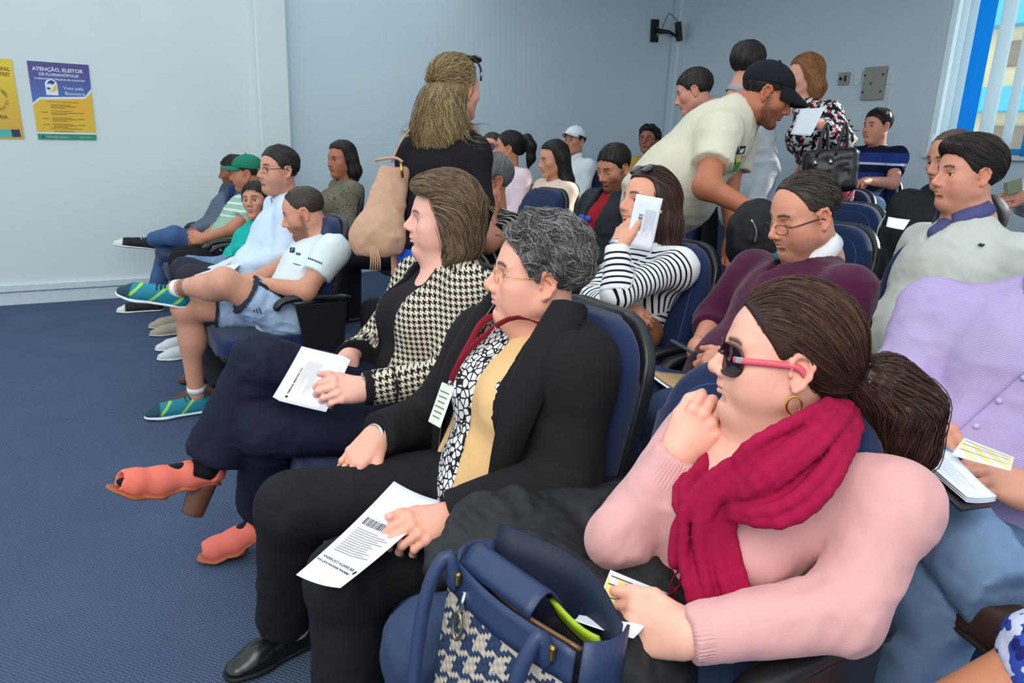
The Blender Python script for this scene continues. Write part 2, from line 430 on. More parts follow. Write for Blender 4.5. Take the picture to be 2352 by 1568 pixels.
# floor: flat in front, a gentle ramp under the rows
fp = Part(); xs = [-6.0, 0.0, 1.15]+ROWB[1:]+[XW+0.3]; V = []; F = []
for i, xx in enumerate(xs): V += [(xx, -4.0, floor_z(xx)), (xx, YW+0.3, floor_z(xx))]
for i in range(len(xs)-1): F.append((2*i, 2*i+2, 2*i+3, 2*i+1))
fp.add(V, [np.array(F)]); struct('floor', fp, m_carpet)
struct('wall_left', Part().add(*box(-6.0, 1.40, YW, YW+0.2, -0.1, HC)), m_wall)
struct('wall_far', Part().add(*box(1.6, XW+0.4, YW+0.03, YW+0.23, -0.1, HC)), m_wall2)
struct('trim_1', Part().add(*box(1.40, 1.66, YW-0.09, YW+0.2, -0.1, HC, 0.012)), m_wall)        # the pillar between the walls
struct('trim_2', Part().add(*box(XW-0.10, XW+0.02, YW-0.10, YW+0.03, -0.1, HC, 0.02)), m_wall2)   # boxed corner post
bb = Part(); bb.add(*box(-6.0, 1.40, YW-0.018, YW, 0.0, 0.10, 0.004)); bb.add(*box(-6.0, 1.40, YW-0.030, YW, 0.106, 0.165, 0.006)); struct('baseboard_left', bb, m_trim)
WY0, WY1, WZ0 = -2.2, 3.59, 1.40           # window opening in the back wall
bw = Part(); bw.add(*box(XW, XW+0.2, WY1, YW+0.2, -0.1, HC)); bw.add(*box(XW, XW+0.2, -4.0, WY1, -0.1, WZ0)); bw.add(*box(XW, XW+0.2, -4.0, WY0, WZ0, HC)); bw.add(*box(XW, XW+0.2, WY0, WY1, 2.9, HC)); bw.add(*box(XW, XW+0.2, -4.0, YW+0.2, HC, 9.0))  # last box, above ceiling height, is unseen and added to block the sun
struct('wall_back', bw, m_wall2)
struct('ceiling', Part().add(*box(3.4, XW+0.3, -0.5, YW+0.3, HC, HC+0.1)), plain('ceiling_paint', S(226, 228, 226), 0.8))  # unseen slab, stops short so more sky light reaches the far wall
# window with blue frame, panes and vertical blinds
win = empty('window_1', (XW+0.1, 1.0, WZ0)); win['kind'] = 'structure'
m_frame = plain('blue_window_frame', S(60, 150, 205), 0.4)
m_glass, g = newmat('window_glass', 0.05, 0.5); tr_ = g.node('ShaderNodeBsdfTransparent'); g.link(g.mix(g.noise(g.obj(), 2.0), (0.94, 0.98, 1), (1, 1, 1)), tr_.inputs[0]); mx_ = g.node('ShaderNodeMixShader'); mx_.inputs[0].default_value = 0.94; g.link(g.b.outputs[0], mx_.inputs[1]); g.link(tr_.outputs[0], mx_.inputs[2]); g.link(mx_.outputs[0], g.nt.nodes['Material Output'].inputs[0])
ys = [WY1, 2.45, 1.3, 0.15, -1.0, WY0]
fr = Part(); fr.add(*box(XW+0.08, XW+0.14, WY0, WY1, WZ0, WZ0+0.05, 0.004)); fr.add(*box(XW+0.08, XW+0.14, WY0, WY1, 2.85, 2.9, 0.004))
fr.obj('window_frame', m_frame, win, False)
for i, yy in enumerate(ys[1:]): Part().add(*box(XW+0.07, XW+0.15, yy-0.03, yy+0.03, WZ0, 2.9, 0.004)).obj('mullion', m_frame, win, False)
for i in range(5): Part().add(*box(XW+0.105, XW+0.111, ys[i+1]+0.03, ys[i]-0.03, WZ0+0.05, 2.85)).obj('pane', m_glass, win, False)
Part().add(*box(XW-0.05, XW+0.2, WY0-0.03, WY1+0.03, WZ0-0.04, WZ0, 0.005)).obj('window_sill', m_trim, win, False)
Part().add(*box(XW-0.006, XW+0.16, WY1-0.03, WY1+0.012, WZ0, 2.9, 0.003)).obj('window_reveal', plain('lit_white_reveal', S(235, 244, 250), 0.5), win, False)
bl = empty('vertical_blind', (XW-0.06, 1.0, WZ0)); tag(bl, 'vertical window blind with white and sky blue slats, drawn aside at the window', 'blind')
def blind_mat(n, c, t):
    m, g = newmat(n, 0.6, 0.2); g.color(g.mix(g.noise(g.obj(), 60), tuple(v*0.95 for v in c), c)); tr = g.node('ShaderNodeBsdfTranslucent'); tr.inputs[0].default_value = (*c, 1)
    mx = g.node('ShaderNodeMixShader'); mx.inputs[0].default_value = t; g.link(g.b.outputs[0], mx.inputs[1]); g.link(tr.outputs[0], mx.inputs[2]); g.link(mx.outputs[0], g.nt.nodes['Material Output'].inputs[0]); return m
m_bw = blind_mat('blind_white', S(236, 246, 250), 0.55); m_bb = blind_mat('blind_blue', S(40, 160, 220), 0.6); m_bd = blind_mat('blind_navy', S(26, 48, 84), 0.2)
def slat(y, ang, wd, m):
    c, s_ = math.cos(ang), math.sin(ang); M = np.array([[c, -s_, 0], [s_, c, 0], [0, 0, 1]])
    Part().add(*rbox((0.004, wd, 1.46), 0.0, 1, M, (XW-0.05, y, 2.125))).obj('slat', m, bl, False)
    Part().add(*tube([(XW-0.05, y, 2.85), (XW-0.05, y, 2.90)], 0.006, 6)).obj('hanger', m_trim, bl)
for y, a, wd, m in [(3.50, 0.95, 0.10, m_bw), (3.44, 1.1, 0.11, m_bw), (3.385, 1.2, 0.11, m_bw), (3.30, 0.25, 0.12, m_bb), (3.14, 1.15, 0.12, m_bw), (2.98, 1.35, 0.10, m_bw), (2.80, 0.15, 0.13, m_bb), (2.69, 0.5, 0.10, m_bd), (2.58, 1.3, 0.12, m_bw), (2.42, 1.1, 0.12, m_bw)]: slat(y, a, wd, m)
y = 2.2
while y > WY0: slat(y, 1.28+0.08*math.sin(y*7), 0.12, m_bw if int(y*9) % 3 else m_bb); y -= 0.17
Part().add(*box(XW-0.08, XW-0.02, WY0, WY1-0.02, 2.90, 2.95, 0.004)).obj('head_rail', m_trim, bl, False)
bc = Part(); pts = [(XW-0.07, 3.52, z) for z in np.linspace(2.9, 1.55, 30)]; bc.add(*tube(pts, 0.004, 5))
for z in np.linspace(2.85, 1.56, 18): bc.add(*tube([(XW-0.07, 3.52, z-0.008), (XW-0.07, 3.52, z), (XW-0.07, 3.52, z+0.008)], [0.002, 0.008, 0.002], 6))
bc.obj('bead_cord', m_trim, bl)
# building across the yard, seen through the panes
fb = empty('facade_building', (XW+5.0, 0, 0)); tag(fb, 'beige building with sky blue horizontal bands seen through the window', 'building')
m_fb = plain('facade_beige', S(240, 214, 170), 0.8); m_fbl = plain('facade_blue_band', S(90, 190, 225), 0.6); m_fd = plain('facade_window_grey', S(150, 130, 110), 0.7)  # beige wall, blue bands, grey brown windows
Part().add(*box(XW+5.0, XW+5.3, -12, 9, -3, 4.0)).obj('facade_wall', m_fb, fb, False)
for z in (0.9, 2.0, 3.1): Part().add(*box(XW+4.7, XW+5.0, -12, 9, z, z+0.32, 0.01)).obj('facade_band', m_fbl, fb, False)
for z in (1.5, 2.6):
    for i in range(10): Part().add(*box(XW+4.95, XW+5.02, -8+i*1.6, -8+i*1.6+0.9, z, z+0.32, 0.005)).obj('facade_window', m_fd, fb, False)
# wall fittings
def plate(name, label, cat, px, w_, h_, mat, dp=0.02, group=None):
    p = atX(*px, XW); e = empty(name, (XW, p[1], p[2])); tag(e, label, cat, group)
    Part().add(*rbox((dp, w_, h_), 0.004, 2, None, (XW-dp/2, p[1], p[2]))).obj('cover', mat, e, False); return e, p
m_pg = plain('grey_beige_enamel', S(150, 152, 142), 0.5); m_pw = plain('white_plastic', S(206, 214, 216), 0.4); m_blk = plain('black_plastic', S(20, 21, 24), 0.45, 0.4)
e, p = plate('breaker_panel', 'large grey beige electrical panel cover screwed to the back wall', 'electrical panel', (2010, 192), 0.21, 0.275, m_pg, 0.03)
for dy, dz in ((-0.085, 0.07), (0.085, 0.07), (-0.085, -0.07), (0.085, -0.07), (0.02, 0.0)): Part().add(*tube([(XW-0.028, p[1]+dy, p[2]+dz), (XW-0.036, p[1]+dy, p[2]+dz)], 0.009, 10)).obj('screw', plain('dark_screw', S(70, 70, 66), 0.4), e)
e, p = plate('wall_socket', 'grey socket plate with two black outlets on the back wall', 'socket', (1940, 181), 0.11, 0.11, m_pg)
Part().add(*tube([(XW-0.02, p[1]+0.025, p[2]), (XW-0.026, p[1]+0.025, p[2])], 0.014, 12)).obj('outlet', m_blk, e); Part().add(*rbox((0.008, 0.02, 0.05), 0.002, 1, None, (XW-0.023, p[1]-0.022, p[2]))).obj('outlet', m_blk, e, False)
e, p = plate('light_switch', 'white switch plate left of the electrical panel', 'switch', (1971, 179), 0.075, 0.12, m_pw, 0.012); Part().add(*rbox((0.01, 0.02, 0.035), 0.002, 1, None, (XW-0.014, p[1], p[2]))).obj('rocker', m_trim, e, False)
e, p = plate('light_switch', 'white switch plate right of the electrical panel', 'switch', (2048, 176), 0.075, 0.12, m_pw, 0.012); Part().add(*rbox((0.01, 0.02, 0.035), 0.002, 1, None, (XW-0.014, p[1], p[2]))).obj('rocker', m_trim, e, False)
e, p = plate('cable_duct', 'white surface cable duct running down below the electrical panel', 'duct', (2042, 245), 0.03, 0.30, m_pw, 0.012)
e, p = plate('wall_box', 'pale junction box low on the back wall behind the flowered blouse', 'junction box', (1962, 282), 0.15, 0.13, m_pw, 0.02)
for dz in (0.02, -0.01): Part().add(*tube([(XW-0.02, p[1]+0.04, p[2]+dz), (XW-0.025, p[1]+0.04, p[2]+dz)], 0.008, 8)).obj('outlet', m_blk, e)
Part().add(*tube(spline([(XW-0.02, p[1], p[2]-0.03), (XW-0.08, p[1]+0.01, p[2]-0.05), (XW-0.05, p[1]+0.05, p[2]-0.12)], 8), 0.008, 6)).obj('cable', m_blk, e)
# wall bracket high on the far wall
p = atY(1515, 72, YW+0.03); e = empty('speaker_bracket', p); tag(e, 'small black wall bracket with cable high on the far wall', 'wall bracket')
q = p+np.array([-0.13, -0.0, -0.005]); Part().add(*rbox((0.10, 0.03, 0.235), 0.006, 2, basis((1, 0, 0.05), (0, 0, 1)), q+np.array((0.04, -0.02, 0)))).obj('wall_plate', m_blk, e, False)
Part().add(*tube([q+(0.06, -0.03, 0.0), q+(0.16, -0.12, -0.01), q+(0.24, -0.16, -0.05)], [0.03, 0.018, 0.015], 8)).obj('swivel_arm', m_blk, e)
Part().add(*tube([q+(0.05, -0.035, 0.05), q+(0.08, -0.05, 0.0), q+(0.05, -0.035, -0.07)], 0.014, 6)).obj('hinge', plain('brass_fitting', S(120, 110, 60), 0.4, 0.5, 0.7), e)
Part().add(*rbox((0.045, 0.10, 0.20), 0.006, 2, basis((1, -0.4, 0.25), (-0.25, 0, 1)), q+np.array((0.26, -0.17, 0.0)))).obj('mount_plate', m_blk, e, False)
Part().add(*tube(spline([q+(0.12, -0.05, 0.03), q+(0.16, -0.09, 0.17), q+(0.2, -0.12, 0.16), q+(0.26, -0.16, 0.09)], 16), 0.004, 5)).obj('cable', m_blk, e)
# posters
def poster(name, label, tl, tr, bl_, br):
    P = [atY(*q, YW-0.004) for q in (tl, tr, br, bl_)]; e = empty(name, P[3]); tag(e, label, 'poster'); return e, P
def quadpt(P, u, v): return (P[0]*(1-u)+P[1]*u)*(1-v)+(P[3]*(1-u)+P[2]*u)*v
def pquad(P, poly, off): V = np.array([quadpt(P, u, v) for u, v in poly]); V[:, 1] -= off; return V, [np.array([list(range(len(poly)))])]
e, P = poster('poster', 'blue and orange voting registration poster taped to the white wall', (61, 139), (203, 149), (88, 320), (222, 322))
m_pb, g = newmat('poster_blue', 0.35, 0.4); _, _, zz = g.xyz(g.obj()); g.color(g.mix((zz-1.53)*4.0, S(52, 104, 176), S(62, 52, 128)))
m_po, g = newmat('poster_orange', 0.4, 0.4); g.color(g.mix(g.noise(g.obj(), 4.0), S(228, 160, 30), S(222, 190, 50)))
m_pwh = plain('poster_white', S(222, 228, 234), 0.4); m_pgr = plain('poster_green', S(48, 140, 104), 0.4); m_ptx = plain('poster_ink', S(120, 90, 30), 0.5); m_pye = plain('poster_yellow', S(240, 190, 40), 0.4); m_pbl = plain('poster_dark_blue', S(50, 60, 130), 0.4)
G = np.array([[quadpt(P, u, v) for u in (0, 0.5, 1)] for v in (0, 0.5, 1)]); Part().add(*sheet(G, 0.0015)).obj('paper', m_pwh, e, False)
Part().add(*pquad(P, [(0, 0), (1, 0), (1, 0.31), (0.88, 0.42), (0.12, 0.45), (0, 0.525)], 0.003)).obj('blue_field', m_pb, e, False)
Part().add(*pquad(P, [(0, 0.555), (0.12, 0.48), (0.88, 0.45), (1, 0.355), (1, 0.9), (0, 0.9)], 0.003)).obj('orange_field', m_po, e, False)
Part().add(*pquad(P, [(0, 0.925), (1, 0.925), (1, 1), (0, 1)], 0.003)).obj('green_band', m_pgr, e, False)
MT = np.array([[1, 0, 0], [0, 0, -1], [0, 1, 0]])
def ptext(part, s_, u, v, size, bold=0.0, al='CENTER'):
    q = quadpt(P, u, v); part.add(*text_mesh(s_, size, MT, q+np.array((0, -0.004, 0)), al, bold))
for s_, u, v, sz, bo in (('ATENÇÃO, ELEITOR', 0.48, 0.115, 0.036, 0.0008), ('DE FLORIANÓPOLIS!', 0.49, 0.175, 0.028, 0.0005), ('É OBRIGATÓRIO REALIZAR SEU CADASTRO', 0.5, 0.225, 0.0165, 0.0004), ('Vote pela', 0.70, 0.34, 0.034, 0), ('Biometria', 0.72, 0.41, 0.034, 0), ('Tribunal Regional Eleitoral', 0.33, 0.972, 0.013, 0), ('www.tre-sc.jus.br', 0.8, 0.968, 0.011, 0)):
    tx = Part(); ptext(tx, s_, u, v, sz, bo); tx.obj('lettering', m_pwh, e, False)
tk = Part(); ptext(tk, 'PERÍODO DO CADASTRAMENTO', 0.5, 0.515, 0.014); ptext(tk, 'PARA O CADASTRAMENTO', 0.5, 0.865, 0.017)
for i, v in enumerate((0.54, 0.56, 0.58, 0.62, 0.645, 0.665, 0.71, 0.73, 0.75, 0.79, 0.81, 0.83, 0.885)):
    tk.add(*pquad(P, [(0.28, v), (0.62+0.1*math.sin(i*2.1), v), (0.62+0.1*math.sin(i*2.1), v+0.007), (0.28, v+0.007)], 0.004))
for v in (0.64, 0.72, 0.80):
    for u in (0.12, 0.72): tk.add(*pquad(P, [(u, v), (u+0.11, v), (u+0.11, v+0.008), (u, v+0.008)], 0.004))
tk.obj('dark_lettering', m_ptx, e, False)
arch = [(0.24, 0.42), (0.24, 0.28)]+[(0.34-0.10*math.cos(t), 0.28-0.065*math.sin(t)) for t in np.linspace(0.2, 2.94, 9)]+[(0.44, 0.28), (0.44, 0.42)]
Part().add(*pquad(P, arch, 0.0035)).obj('ballot_emblem', m_pwh, e, False)
Part().add(*pquad(P, [(0.27, 0.285), (0.30, 0.245), (0.35, 0.225), (0.41, 0.25), (0.37, 0.285), (0.32, 0.27)], 0.0045)).obj('emblem_mark', m_pbl, e, False)
Part().add(*pquad(P, [(0.255, 0.33), (0.29, 0.32), (0.33, 0.335), (0.285, 0.355)], 0.0045)).obj('emblem_mark', m_pbl, e, False)
Part().add(*pquad(P, [(0.30, 0.375), (0.36, 0.345), (0.40, 0.285), (0.425, 0.29), (0.43, 0.34), (0.39, 0.37), (0.34, 0.38)], 0.0045)).obj('emblem_mark', m_pye, e, False)
Part().add(*pquad(P, [(0.07+0.022*math.cos(t)+0.02, 0.962+0.018*math.sin(t)) for t in np.linspace(0, 6.0, 12)], 0.0045)).obj('seal', m_pbl, e, False)
e, P = poster('poster', 'golden yellow poster cut off by the left picture edge', (-95, 128), (26, 136), (-80, 318), (56, 319))
G = np.array([[quadpt(P, u, v) for u in (0, 0.5, 1)] for v in (0, 0.5, 1)]); m_py, g = newmat('poster_gold', 0.4, 0.4); _, _, zz = g.xyz(g.obj()); g.color(g.mix((zz-1.3)*2.0, S(214, 160, 50), S(226, 196, 40)))
Part().add(*sheet(G, 0.0015)).obj('paper', m_py, e, False)
Part().add(*pquad(P, [(0.4, 0.88), (0.78, 0.88), (0.80, 0.975), (0.4, 0.975)], 0.003)).obj('teal_band', plain('poster_teal', S(70, 180, 176), 0.4), e, False)
Part().add(*pquad(P, [(0.79, 0.88), (0.94, 0.88), (0.95, 0.975), (0.80, 0.975)], 0.003)).obj('navy_band', plain('poster_navy', S(36, 52, 82), 0.4), e, False)
tk = Part(); ptext(tk, 'MUNICIPAL', 0.94, 0.145, 0.034, 0.0004, 'RIGHT'); ptext(tk, 'CADASTRE!', 0.92, 0.21, 0.034, 0.0004, 'RIGHT'); ptext(tk, 'BIOMETRIA', 0.77, 0.745, 0.036, 0.0006, 'RIGHT')
for i, ch in enumerate('PLEITO | MODELO |'):
    t = math.radians(-62+i*8); M2 = MT@np.array([[math.cos(t+math.pi/2), -math.sin(t+math.pi/2), 0], [math.sin(t+math.pi/2), math.cos(t+math.pi/2), 0], [0, 0, 1]])
    q = quadpt(P, 0.50+0.33*math.cos(t), 0.50-0.17*math.sin(t)); tk.add(*text_mesh(ch, 0.026, M2, q+np.array((0, -0.004, 0))))
tk.obj('dark_lettering', m_ptx, e, False)

# ------------------------------------------------------------------ auditorium chairs
m_seat, g = newmat('blue_chair_fabric', 0.9, 0.2); o_ = g.obj(); n1 = g.noise(o_, 700, 2)
g.color(g.mix(n1*0.7+g.noise(o_, 9, 3)*0.3, S(15, 27, 56), S(30, 49, 92))); g.bump(n1, 0.4, 0.003); g.set(Sheen_Weight=0.15)
m_shell = plain('chair_black_shell', S(22, 23, 27), 0.38, 0.5, bump=0.1, bscale=500)
m_steel = plain('chair_steel', S(40, 42, 46), 0.4, 0.5, 0.6)
def outline(wd, z0, z1, rt, rb, n=9):
    pts = []
    for cx, cz, r, a0 in ((wd-rt, z1-rt, rt, 0), (-wd+rt, z1-rt, rt, 90), (-wd+rb, z0+rb, rb, 180), (wd-rb, z0+rb, rb, 270)):
        for i in range(n): t = math.radians(a0+90*i/(n-1)); pts.append((cx+r*math.cos(t), cz+r*math.sin(t)))
    return pts
def cushion(pts, x0, x1, bev, lean, bulge=0.0):
    bm = bmesh.new(); f = [bm.verts.new((x0, p[0], p[1])) for p in pts]; b = [bm.verts.new((x1, p[0], p[1])) for p in pts]; n = len(pts)
    fa = bm.faces.new(f); fb_ = bm.faces.new(b[::-1]); rim = []
    for i in range(n): bm.faces.new((f[i], b[i], b[(i+1) % n], f[(i+1) % n]))
    rim = [e for e in bm.edges if len({v.co.x for v in e.verts}) == 1]
    bmesh.ops.bevel(bm, geom=rim, offset=bev, segments=3, affect='EDGES', profile=0.5); bmesh.ops.recalc_face_normals(bm, faces=bm.faces)
    V, P = from_bm(bm); V[:, 0] += lean(V[:, 2]); V[:, 0] -= bulge*(V[:, 1]/0.24)**2; return V, P
LEAN = lambda z: (z-0.95)*0.22
def make_chair():
    e = empty('auditorium_chair'); zero = (0, 0, 0)
    b = Part().add(*cushion(outline(0.225, 0.47, 0.985, 0.13, 0.06), -0.075, -0.012, 0.022, LEAN, 0.012)).obj('backrest', m_seat, e, True, zero)
    po = [(-0.078+LEAN(z), y, z) for y, z in outline(0.187, 0.51, 0.945, 0.10, 0.05)]; Part().add(*tube(np.array(po)-np.array([[0.012*(q[1]/0.24)**2-0.002, 0, 0] for q in po]), 0.0022, 4, True)).obj('seam', plain('chair_thread', S(60, 84, 130), 0.8), b, True, zero)
    Part().add(*cushion(outline(0.233, 0.46, 0.993, 0.135, 0.065), -0.014, 0.018, 0.010, LEAN, 0.012)).obj('back_shell', m_shell, e, True, zero)
    V, P = cushion(outline(0.215, -0.24, 0.24, 0.06, 0.10), -0.045, 0.04, 0.028, lambda z: 0*z)
    Part().add(V[:, [2, 1, 0]]*np.array([1, 1, 1])+np.array((-0.36, 0, 0.425)), [p[:, ::-1] for p in P]).obj('seat', m_seat, e, True, zero)
    V, P = cushion(outline(0.20, -0.225, 0.225, 0.06, 0.10), -0.02, 0.02, 0.008, lambda z: 0*z)
    Part().add(V[:, [2, 1, 0]]+np.array((-0.35, 0, 0.368)), [p[:, ::-1] for p in P]).obj('seat_shell', m_shell, e, True, zero)
    for s_ in (-1, 1):
        arm = spline([(-0.01, s_*0.245, 0.632), (-0.14, s_*0.245, 0.648), (-0.27, s_*0.245, 0.648), (-0.335, s_*0.245, 0.632), (-0.355, s_*0.245, 0.598)], 14)
        Part().add(*tube(arm, [0.016]+[0.027]*(len(arm)-2)+[0.012], 10, flat=(0.62, 1.0), up=(0, 0.0001, 1))).obj('armrest', m_shell, e, True, zero)
        Part().add(*cushion([(-0.03, 0.62), (-0.27, 0.62), (-0.23, 0.40), (-0.21, 0.03), (-0.06, 0.03), (-0.05, 0.40)][::-1], s_*0.245-0.011, s_*0.245+0.011, 0.004, lambda z: 0*z)).obj('side_panel', m_shell, e, False, zero)
        o = e.children[-1].data; co = np.zeros(len(o.vertices)*3); o.vertices.foreach_get('co', co); co = co.reshape(-1, 3)[:, [1, 0, 2]]; o.vertices.foreach_set('co', co.ravel()); o.flip_normals()
        Part().add(*rbox((0.24, 0.05, 0.025), 0.006, 2, None, (-0.13, s_*0.245, 0.0125))).obj('foot', m_shell, e, False, zero)
    Part().add(*rbox((0.04, 0.49, 0.05), 0.006, 2, None, (-0.12, 0, 0.35))).obj('cross_beam', m_steel, e, False, zero)
    return e
_chair = [make_chair(), False]
def chair(row, Y, label, turn=0.0, dx=0.0):
    src = _chair[0]
    if not _chair[1]: e = src; _chair[1] = True
    else:
        e = src.copy(); COL.objects.link(e)
        for ch in src.children:
            c = ch.copy(); COL.objects.link(c); c.parent = e
            for gch in ch.children: d = gch.copy(); COL.objects.link(d); d.parent = c
    x = ROWB[row-1]+dx; e.location = (x, Y, floor_z(x-0.2)); e.rotation_euler = (0, 0, turn); tag(e, label, 'chair', 'blue auditorium chairs'); return e
# ------------------------------------------------------------------ people
m_skin, g = newmat('skin', 0.48, 0.35); at_ = g.attr('Col'); o_ = g.obj(); n1 = g.noise(o_, 90, 4)
g.color(g.mix(n1*0.35, at_.outputs['Color'], (0.55, 0.25, 0.18), 'SOFT_LIGHT')); g.set(Subsurface_Weight=0.06, Subsurface_Scale=0.006); g.bump(g.noise(o_, 420, 3), 0.06, 0.002)
m_hair, g = newmat('hair', 0.5, 0.35); at_ = g.attr('Col'); o_ = g.obj(); n1 = g.noise(o_, 160, 3)
g.color(g.mix(n1*0.6, at_.outputs['Color'], (0.02, 0.015, 0.01), 'MULTIPLY')); g.bump(n1, 0.2, 0.002)
m_paint, g = newmat('painted_detail', 0.6, 0.3); at_ = g.attr('Col'); o_ = g.obj()
g.color(g.mix(g.noise(o_, 300, 2)*0.25, at_.outputs['Color'], (0.2, 0.2, 0.2), 'SOFT_LIGHT')); g.bump(g.noise(o_, 700, 2), 0.15, 0.002)
LIGHT = S(226, 170, 146); FAIR = S(226, 174, 154); TAN = S(196, 134, 104); BROWN = S(150, 96, 70); OLIVE = S(206, 150, 122)
def smooth01(t): t = np.clip(t, 0, 1); return t*t*(3-2*t)
class Head:
    """head-local frame: x forward, y left, z up, origin between the ears; 0.23 m from crown to chin at scale 1"""
    def __init__(s, o, fwd, up=(0, 0, 1), scale=1.0, skin=LIGHT, q=1):
        s.o = np.asarray(o, float); s.R = basis(fwd, up); s.s = scale; s.skin = np.array(skin); s.q = q; s.h = (0.0062, 0.0042, 0.0028)[q]
    def w(s, p): return s.o+s.R@(np.asarray(p, float)*s.s)
    def W(s, P): return s.o+(np.asarray(P)*s.s)@s.R.T
    def l(s, p): return (s.R.T@(np.asarray(p, float)-s.o))/s.s
    def build(s, nb, nr=0.051, chest=None, jaw=1.0, nose=1.0, wide=1.0, eye=1.0, lips=None, brow=S(60, 42, 32), stubble=0.0, beard=None, fat=0.0, lipw=1.0, noseup=0.0, blush=0.25, chin=0.0, iris=S(70, 48, 34), gaze=0.0, chestr=0.10, age=0.0):
        F = Field(); mm = 0.001; W = wide
        F.ell((-.008, 0, .045), (.097, .075*W, .080), k=.03)
        F.ell((.024, 0, -.012), (.060, .060*W, .085), k=.04)
        for y in (1, -1):
            F.cone((.0, y*.046*W*jaw, -.052), (.064, y*.014*jaw, -.090), .022+.006*fat, .015+.004*fat, k=.035)
            F.ell((.050, y*.043*W, -.014), (.028, .020+.004*fat, .020), k=.03)
            if fat: F.ell((.045, y*.040*W, -.048), (.032, .022, .028+.006*fat), k=.03)
            F.cone((.083, y*.010, .030), (.068, y*.044*W, .033), .0085, .006, k=.016)
            F.ell((.090, y*.031*W, .008), (.016, .019, .0125), k=.012, mode='s')
        F.ell((.076+chin, 0, -.092), (.018, .020*jaw, .016), k=.022)
        if fat: F.ell((.028, 0, -.098-.012*fat), (.042, .040, .024+.010*fat), k=.035)
        F.ell((.070, 0, -.050), (.026, .029, .026), k=.025)
        # nose
        n = nose; F.cone((.0875, 0, .020), (.101+.011*n, 0, -.019+noseup), .0072, .0092, k=.012)
        F.cone((.076, 0, .012), (.092, 0, -.024+noseup), .010, .0125, k=.012); F.ell((.098+.011*n, 0, -.024+noseup), (.0115, .011, .0105), k=.006)
        for y in (1, -1):
            F.ell((.094+.004*n, y*.0125, -.029+noseup), (.0115, .0072, .0085), k=.006); F.ell((.101+.005*n, y*.0065, -.0365+noseup), (.0055, .0036, .004), k=.003, mode='s')
        F.cone((.090, 0, -.036), (.095, 0, -.046), .0085, .007, k=.012)
        # lips
        lw = .022*lipw
        for y in (1, -1):
            F.cone((.0965, y*.004, -.0490), (.083, y*lw, -.0545), .0050, .0025, k=.005); F.cone((.0945, 0, -.0605), (.083, y*lw*.85, -.0565), .0062, .003, k=.005)
        F.ell((.088, 0, -.073), (.008, .016, .006), k=.010, mode='s')
        for y in (1, -1): F.cone((.1015, 0, -.0548), (.0855, y*(lw+.002), -.0555), .0013, .0012, k=.003, mode='s')
        # eye lids
        eyes = [np.array((.0685, y*.031*W, .0075)) for y in (1, -1)]
        for c in eyes:
            F.ell(c, (.0148, .0160, .0142), k=.006)
            if eye > 0: F.ell(c+(.0125, 0, -.0005), (.0105, .0125, .0046*eye), k=.002, mode='s')
            else: F.cone(c+(.0146, -.011, -.006), c+(.0146, .011, -.006), .0012, .0012, k=.003, mode='s')
        # ears
        for y in (1, -1):
            yy = y*.073*W
            F.ell((-.012, yy, -.002), (.014, .005, .027), basis((1, y*-.25, .12), (-.12, 0, 1)), k=.008)
            hx = [(.002, .006), (.004, .020), (-.006, .031), (-.021, .030), (-.029, .014), (-.026, -.004), (-.017, -.020), (-.008, -.028)]
            pts = [(a, yy+y*(.006+.09*max(0, -a)), b) for a, b in hx]
            F.chain(pts, [.0034, .0042, .0048, .0048, .0046, .0042, .0048, .0060], k=.006)
            F.ell((-.008, yy+y*.008, -.002), (.0075, .006, .012), k=.005, mode='s'); F.ell((.002, yy+y*.003, -.004), (.004, .004, .006), k=.004)
        lnb = s.l(nb); F.cone((-.026, 0, -.045), lnb, nr, nr*1.12, k=.03); F.cone((.010, 0, -.080), lnb+np.array((.030, 0, .01)), .026, nr*.62, k=.02)
        if chest is not None:
            lc = s.l(chest); d = lc-lnb; F.cone(lnb+d*.15, lc, chestr, chestr*1.15, k=.05)
            for sh in getattr(s, 'shoulders', ()): F.cone(lnb+d*.1, s.l(sh), .055, .045, k=.05)
        V, P = F.mesh(s.h/s.s)
        V = relax(V, P[0], 1, .35)
        # paint
        x, y, z = V.T; ay = np.abs(y); C = np.tile(s.skin, (len(V), 1))
        def blend(m, c): C[:] = C*(1-m[:, None])+np.asarray(c)*m[:, None]
        red = s.skin*np.array((1.08, .70, .62)); front = smooth01((x-.02)/.03)
        blend(blush*np.exp(-((x-.062)**2/.0006+(ay-.045)**2/.0004+(z+.022)**2/.0006)), red)
        blend(min(.5, blush*1.4)*np.exp(-((x-.11)**2/.0003+ay**2/.0002+(z+.026)**2/.0003)), red)
        blend(.35*smooth01((ay-.068*W)/.012)*(np.abs(z) < .045), red)
        if stubble > 0 or beard is not None:
            low = smooth01((-.030-z)/.022)*smooth01((x-.002)/.02)*smooth01((.0+.02+z+.115)/.02)+np.exp(-((x-.096)**2/.0003+ay**2/.0006+(z+.042)**2/.00006))*.8
            side = np.exp(-((x-.012)**2/.0002))*smooth01((ay-.05)/.01)*smooth01((.01-z)/.02)*smooth01((z+.085)/.02)
            mk = np.clip(np.maximum(low, side), 0, 1)*(1-np.exp(-((x-.093)**2/.0004+ay**2/.0007+(z+.056)**2/.00009)))
            nzv = .75+.25*vnoise(V*420, 3); blend(np.clip(mk*nzv*max(stubble, .0 if beard is None else .9), 0, 1), beard if beard is not None else S(80, 66, 60))
        lp = np.asarray(lips if lips is not None else s.skin*np.array((.86, .55, .52)))
        def sd(a, b):
            a = np.array(a); b = np.array(b); q = np.stack([x, ay, z], 1)-a; ba = b-a; t = np.clip(q@ba/(ba@ba), 0, 1); return np.linalg.norm(q-np.outer(t, ba), axis=1)
